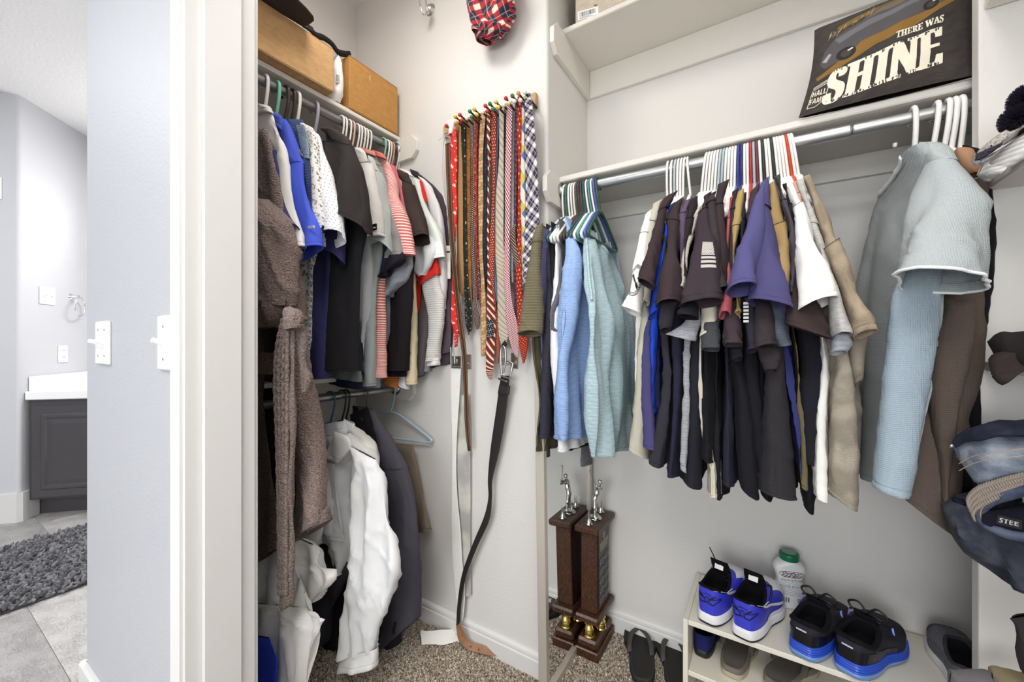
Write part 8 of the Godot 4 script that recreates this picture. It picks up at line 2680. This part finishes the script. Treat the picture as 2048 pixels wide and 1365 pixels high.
func right_shelves() -> void:
	# boards that run along the right wall towards the room
	for q in [[1.937, "highest white shelf at the right edge"], [1.545, "white shelf carrying the knit hats"], [1.155, "white shelf under the black clothing at the right edge"], [0.775, "white shelf holding the jeans"], [0.385, "lowest white shelf at the right edge"]]:
		var s := slab(Vector3(0.402, q[0], ZT + 0.001), Vector3(0.72, q[0] + 0.022, -0.62), 0.003)
		part(thing("wall_shelf", q[1], "shelf", "", s[1]), "board", s[0], M.shelf, s[1])
	# knitted things
	var rib := cloth("e9e6e2", "ripple")
	var t = thing("knit_hat", "white ribbed knit hat on the upper right shelf", "knit hat", "", pz(2010, 320, -1.13))
	part(t, "crown", drape(on_z([[1985, 306, 1960, 348], [2000, 298, 1984, 352], [2030, 278, 2020, 336], [2062, 254, 2062, 306], [2120, 220, 2120, 270]], -1.15, -1.1, 0.02, 0.05), {"amp": 0.004, "hem": false}), rib)
	part(t, "brim", drape(on_z([[1968, 324, 1957, 350], [1976, 336, 1966, 357], [2000, 344, 1990, 356]], -1.14, -1.13, 0.02, 0.03), {"amp": 0.003, "hem": false}), rib)
	t = thing("knit_hat", "grey cable knit hat with a dark fur lining above the white one", "knit hat", "", pz(2000, 285, -1.14))
	part(t, "crown", drape(on_z([[1958, 300, 1945, 318], [1982, 282, 1966, 304], [2015, 266, 1998, 292], [2060, 238, 2050, 262], [2110, 210, 2110, 240]], -1.13, -1.09, 0.012, 0.04), {"amp": 0.012, "freq": 30.0, "hem": false, "crease": 0.008}), cloth("c0b9b2", "terry", 0.3))
	part(t, "brim", drape(on_z([[1948, 306, 1944, 322], [1956, 318, 1952, 329], [1980, 312, 1976, 322], [2008, 292, 2004, 300]], -1.105, -1.085, 0.006, 0.008), {"amp": 0.004, "hem": false}), cloth("a9a5a6", "terry", 0.3))
	part(t, "lining", drape(on_z([[1952, 308, 1950, 320], [1964, 302, 1961, 320], [1984, 294, 1981, 308], [2004, 284, 2002, 292]], -1.095, -1.075, 0.004, 0.005), {"amp": 0.003, "hem": false}), cloth("3a3640", "terry"))
	for q in [[2040, 238, 0.018, "black fuzzy pompom with violet tips on the knit hats"], [2060, 198, 0.02, "upper black fuzzy pompom cut by the picture's right edge"]]:
		var c := pz(q[0], q[1], -1.1)
		var pp = thing("pompom", q[3], "pompom", "", c)
		part(pp, "core", lathe([[0.0, q[2] * 0.7], [q[2] * 0.5, q[2] * 0.5], [q[2] * 0.7, 0.0], [q[2] * 0.5, -q[2] * 0.5], [0.0, -q[2] * 0.7]], 16), cloth("1c1a22"), c)
		var mm := MultiMesh.new()
		mm.transform_format = MultiMesh.TRANSFORM_3D
		mm.mesh = rope([Vector3.ZERO, Vector3(0, 0.01, 0.001), Vector3(0.001, 0.017, 0.003)], 0.0007, 4, 0.0002)
		mm.instance_count = 2600
		for i in 2600:
			var d := Vector3(rng.randfn(), rng.randfn(), rng.randfn()).normalized()
			mm.set_instance_transform(i, Transform3D(Basis(Quaternion(Vector3.UP, (d + Vector3(rng.randfn(), rng.randfn(), rng.randfn()) * 0.2).normalized())), d * q[2] * 0.62))
		var fz := MultiMeshInstance3D.new()
		fz.name = "fur"
		fz.multimesh = mm
		fz.material_override = cloth("2a2633")
		fz.set_meta("kind", "stuff")
		pp.add_child(fz)
	# black clothing
	t = thing("folded_garment", "black folded garment hanging over the shelf edge at the right", "clothes", "", pz(2020, 700, -1.12))
	var bk := cloth("2a2626")
	part(t, "fold", drape(on_z([[1974, 684, 1980, 690], [2000, 676, 2000, 712], [2036, 664, 2036, 738], [2120, 640, 2120, 720]], -1.12, -1.06, 0.012, 0.04), {"amp": 0.008, "hem": false}), bk)
	part(t, "fold", drape(on_z([[1992, 706, 2060, 690], [1986, 724, 2060, 718], [1992, 752, 2060, 735], [2006, 772, 2040, 742]], -1.085, -1.07, 0.02, 0.012), {"amp": 0.006}), cloth("332c2b"))
	part(t, "folded_back", on_shelf(0.425, 0.64, 1.179, 1.225, -1.08, 0.09), bk)
	# jeans
	t = thing("jeans", "faded blue jeans folded on top of the right-hand stack", "jeans", "", pz(1990, 910, -1.12))
	part(t, "fold", drape(on_z([[1904, 890, 1914, 912], [1930, 872, 1930, 944], [1970, 866, 1965, 972], [2030, 860, 2030, 960], [2120, 850, 2120, 950]], -1.13, -1.04, 0.012, 0.05), {"amp": 0.008, "hem": false, "crease": 0.006}), cloth("a9b1be", "denim"))
	part(t, "waistband", drape(on_z([[1903, 888, 1906, 898], [1930, 866, 1932, 882], [1965, 853, 1968, 874], [2030, 846, 2030, 872], [2120, 838, 2120, 866]], -1.12, -1.03, 0.014, 0.056), {"amp": 0.003, "hem": false}), cloth("34374a", "denim"))
	for dy in [0.0, 18.0]:
		var p := []
		for q in [[1918, 928, -1.075], [1945, 914, -1.05], [1985, 905, -1.02], [2040, 899, -1.0], [2080, 895, -0.985]]:
			p.append(pz(q[0], q[1] + dy * 0.8, q[2] - 0.003))
		part(t, "seam_stitching", rope(smooth_path(p, 24), 0.0008, 5), mat(Color.html("ab9a78"), 0.8))
	part(t, "snap", lathe([[0.0, 0.002], [0.003, 0.0015], [0.0038, 0.0], [0, 0]], 12), M.steel, pz(1904, 893, -1.10), Vector3(PI / 2, 0, 0))
	part(t, "folded_back", on_shelf(0.43, 0.66, 0.918, 1.03, -1.09, 0.095), cloth("a9b1be", "denim"))
	# braided belt in the lower jeans
	t = thing("jeans", "dark blue jeans rolled open below the faded pair", "jeans", "", pz(1990, 1050, -1.1))
	var dj := cloth("52555f", "denim")
	part(t, "legs", drape(on_z([[1908, 1004, 2040, 992], [1910, 1036, 2080, 1030], [1918, 1070, 2100, 1062], [1950, 1114, 2100, 1110], [1992, 1150, 2100, 1150], [2040, 1168, 2100, 1170]], -1.13, -1.07, 0.045, 0.05), {"amp": 0.018, "freq": 15.0, "crease": 0.016, "hem": false, "hang": 0.1, "pinch": false}), dj)
	part(t, "cuff", drape(on_z([[1904, 996, 1930, 1000], [1902, 1018, 1934, 1024], [1906, 1030, 1930, 1034]], -1.13, -1.12, 0.016, 0.02), {"amp": 0.004}), cloth("23283c", "denim"))
	var mouth := []
	for q in [[2100, 966, -0.99], [2040, 985, -1.02], [1985, 1002, -1.05], [1962, 1022, -1.06], [1968, 1046, -1.055], [2000, 1064, -1.03], [2040, 1074, -1.01], [2100, 1080, -0.98]]:
		mouth.append(pz(q[0], q[1], q[2]))
	part(t, "waist_opening", rope(smooth_path(mouth, 44), 0.008, 8), cloth("6a7288", "denim"))
	var ms := []
	for q in mouth:
		ms.append(q + (CAM - q).normalized() * 0.008)
	part(t, "opening_stitching", rope(smooth_path(ms, 44), 0.001, 5), mat(Color.html("9c7f50"), 0.8))
	part(t, "lining", drape(on_z([[1966, 1020, 1980, 1024], [1964, 1034, 2100, 1000], [1968, 1048, 2100, 1040], [2000, 1062, 2100, 1078]], -1.06, -1.03, 0.006, 0.006), {"amp": 0.003, "hem": false}), cloth("15151f"))
	var im := Image.create(96, 48, false, Image.FORMAT_RGB8)
	im.fill(Color(0.1, 0.09, 0.1))
	draw_text(im, "STEE", Rect2(10, 12, 74, 24), Color(0.7, 0.7, 0.72), "Droid Sans", 700)
	part(t, "waist_label", quad(pz(1996, 1030, -1.02), pz(2044, 1042, -1.0), pz(2044, 1060, -1.0), pz(1992, 1048, -1.02)), mat(Color(1, 1, 1), 0.6, {"tex": ImageTexture.create_from_image(im)}))
	part(t, "folded_back", on_shelf(0.43, 0.67, 0.798, 0.915, -1.09, 0.10), dj)
	braided_belt()
	t = thing("folded_garment", "dark garment hanging from the lowest right shelf", "clothes", "", pz(2040, 1290, -1.05))
	part(t, "fold", drape(on_z([[2018, 1238, 2090, 1222], [2022, 1262, 2090, 1262], [2030, 1306, 2090, 1306], [2040, 1345, 2090, 1352], [2060, 1372, 2090, 1380]], -1.08, -1.05, 0.02, 0.03), {"amp": 0.012}), cloth("353033"))
	t = thing("folded_garment", "grey folded cloth at the foot of the wall panel", "clothes", "", pz(1945, 1356, -1.2))
	part(t, "fold", drape(on_z([[1902, 1346, 1896, 1380], [1940, 1350, 1936, 1390], [1990, 1356, 1990, 1400]], -1.2, -1.17, 0.03, 0.05), {"amp": 0.004, "hem": false}), cloth("7d7a7c"))
	t = thing("folded_garment", "tan folded cloth at the picture's lower right", "clothes", "", pz(2010, 1358, -1.15))
	part(t, "fold", drape(on_z([[1984, 1346, 1990, 1390], [2020, 1352, 2022, 1400], [2090, 1362, 2090, 1420]], -1.16, -1.12, 0.03, 0.05), {"amp": 0.004, "hem": false}), cloth("9c8f72"))


func on_shelf(x0: float, x1: float, y0: float, y1: float, z: float, th: float) -> ArrayMesh:
	# the rest of a folded piece, lying on its shelf
	return drape([[Vector3(x0, y1, z), Vector3(x0, y0, z), th * 0.8], [Vector3(lerpf(x0, x1, 0.3), y1 + 0.004, z), Vector3(lerpf(x0, x1, 0.3), y0, z), th], [Vector3(lerpf(x0, x1, 0.8), y1, z), Vector3(lerpf(x0, x1, 0.8), y0, z), th], [Vector3(x1, y1 - 0.02, z), Vector3(x1, y0 + 0.01, z), th * 0.7]], {"amp": 0.006, "hem": false, "n": 3.0})


func braided_belt() -> void:
	var t = thing("belt", "taupe braided belt threaded through the dark jeans", "belt", "", pz(1960, 1000, -1.07))
	var up := []
	var lo := []
	for q in [[2110, 934, 2110, 962], [2048, 946, 2048, 984], [2000, 958, 1996, 1000], [1955, 974, 1956, 1020], [1936, 994, 1948, 1034], [1936, 1010, 1952, 1044]]:
		var z := lerpf(-1.0, -1.07, clampf((2110.0 - q[0]) / 170.0, 0, 1))
		up.append(pz(q[0], q[1], z))
		lo.append(pz(q[2], q[3], z + 0.004))
	var su := smooth_path(up, 44)
	var sl := smooth_path(lo, 44)
	var core := []
	for i in 45:
		core.append([su[i], sl[i], 0.004])
	part(t, "core", drape(core.filter(func(_c): return true), {"amp": 0.0, "fine": 0.0, "crease": 0.0, "hem": false, "pinch": false}), cloth("4b4642"))
	# herringbone strands
	var m := cloth("8b8178")
	for i in range(0, 44):
		for k in 4:
			var f0 := k / 4.0 + 0.01
			var f1 := (k + 1) / 4.0 - 0.01
			var j := mini(i + 1, 44)
			var a: Vector3 = su[i].lerp(sl[i], f0 if k % 2 == 0 else f1)
			var b: Vector3 = su[j].lerp(sl[j], f1 if k % 2 == 0 else f0)
			var n: Vector3 = (CAM - a).normalized() * 0.005
			part(t, "strand", rope([a + n * 0.7, (a + b) / 2 + n * 1.35, b + n * 0.7], 0.0027, 5), m)
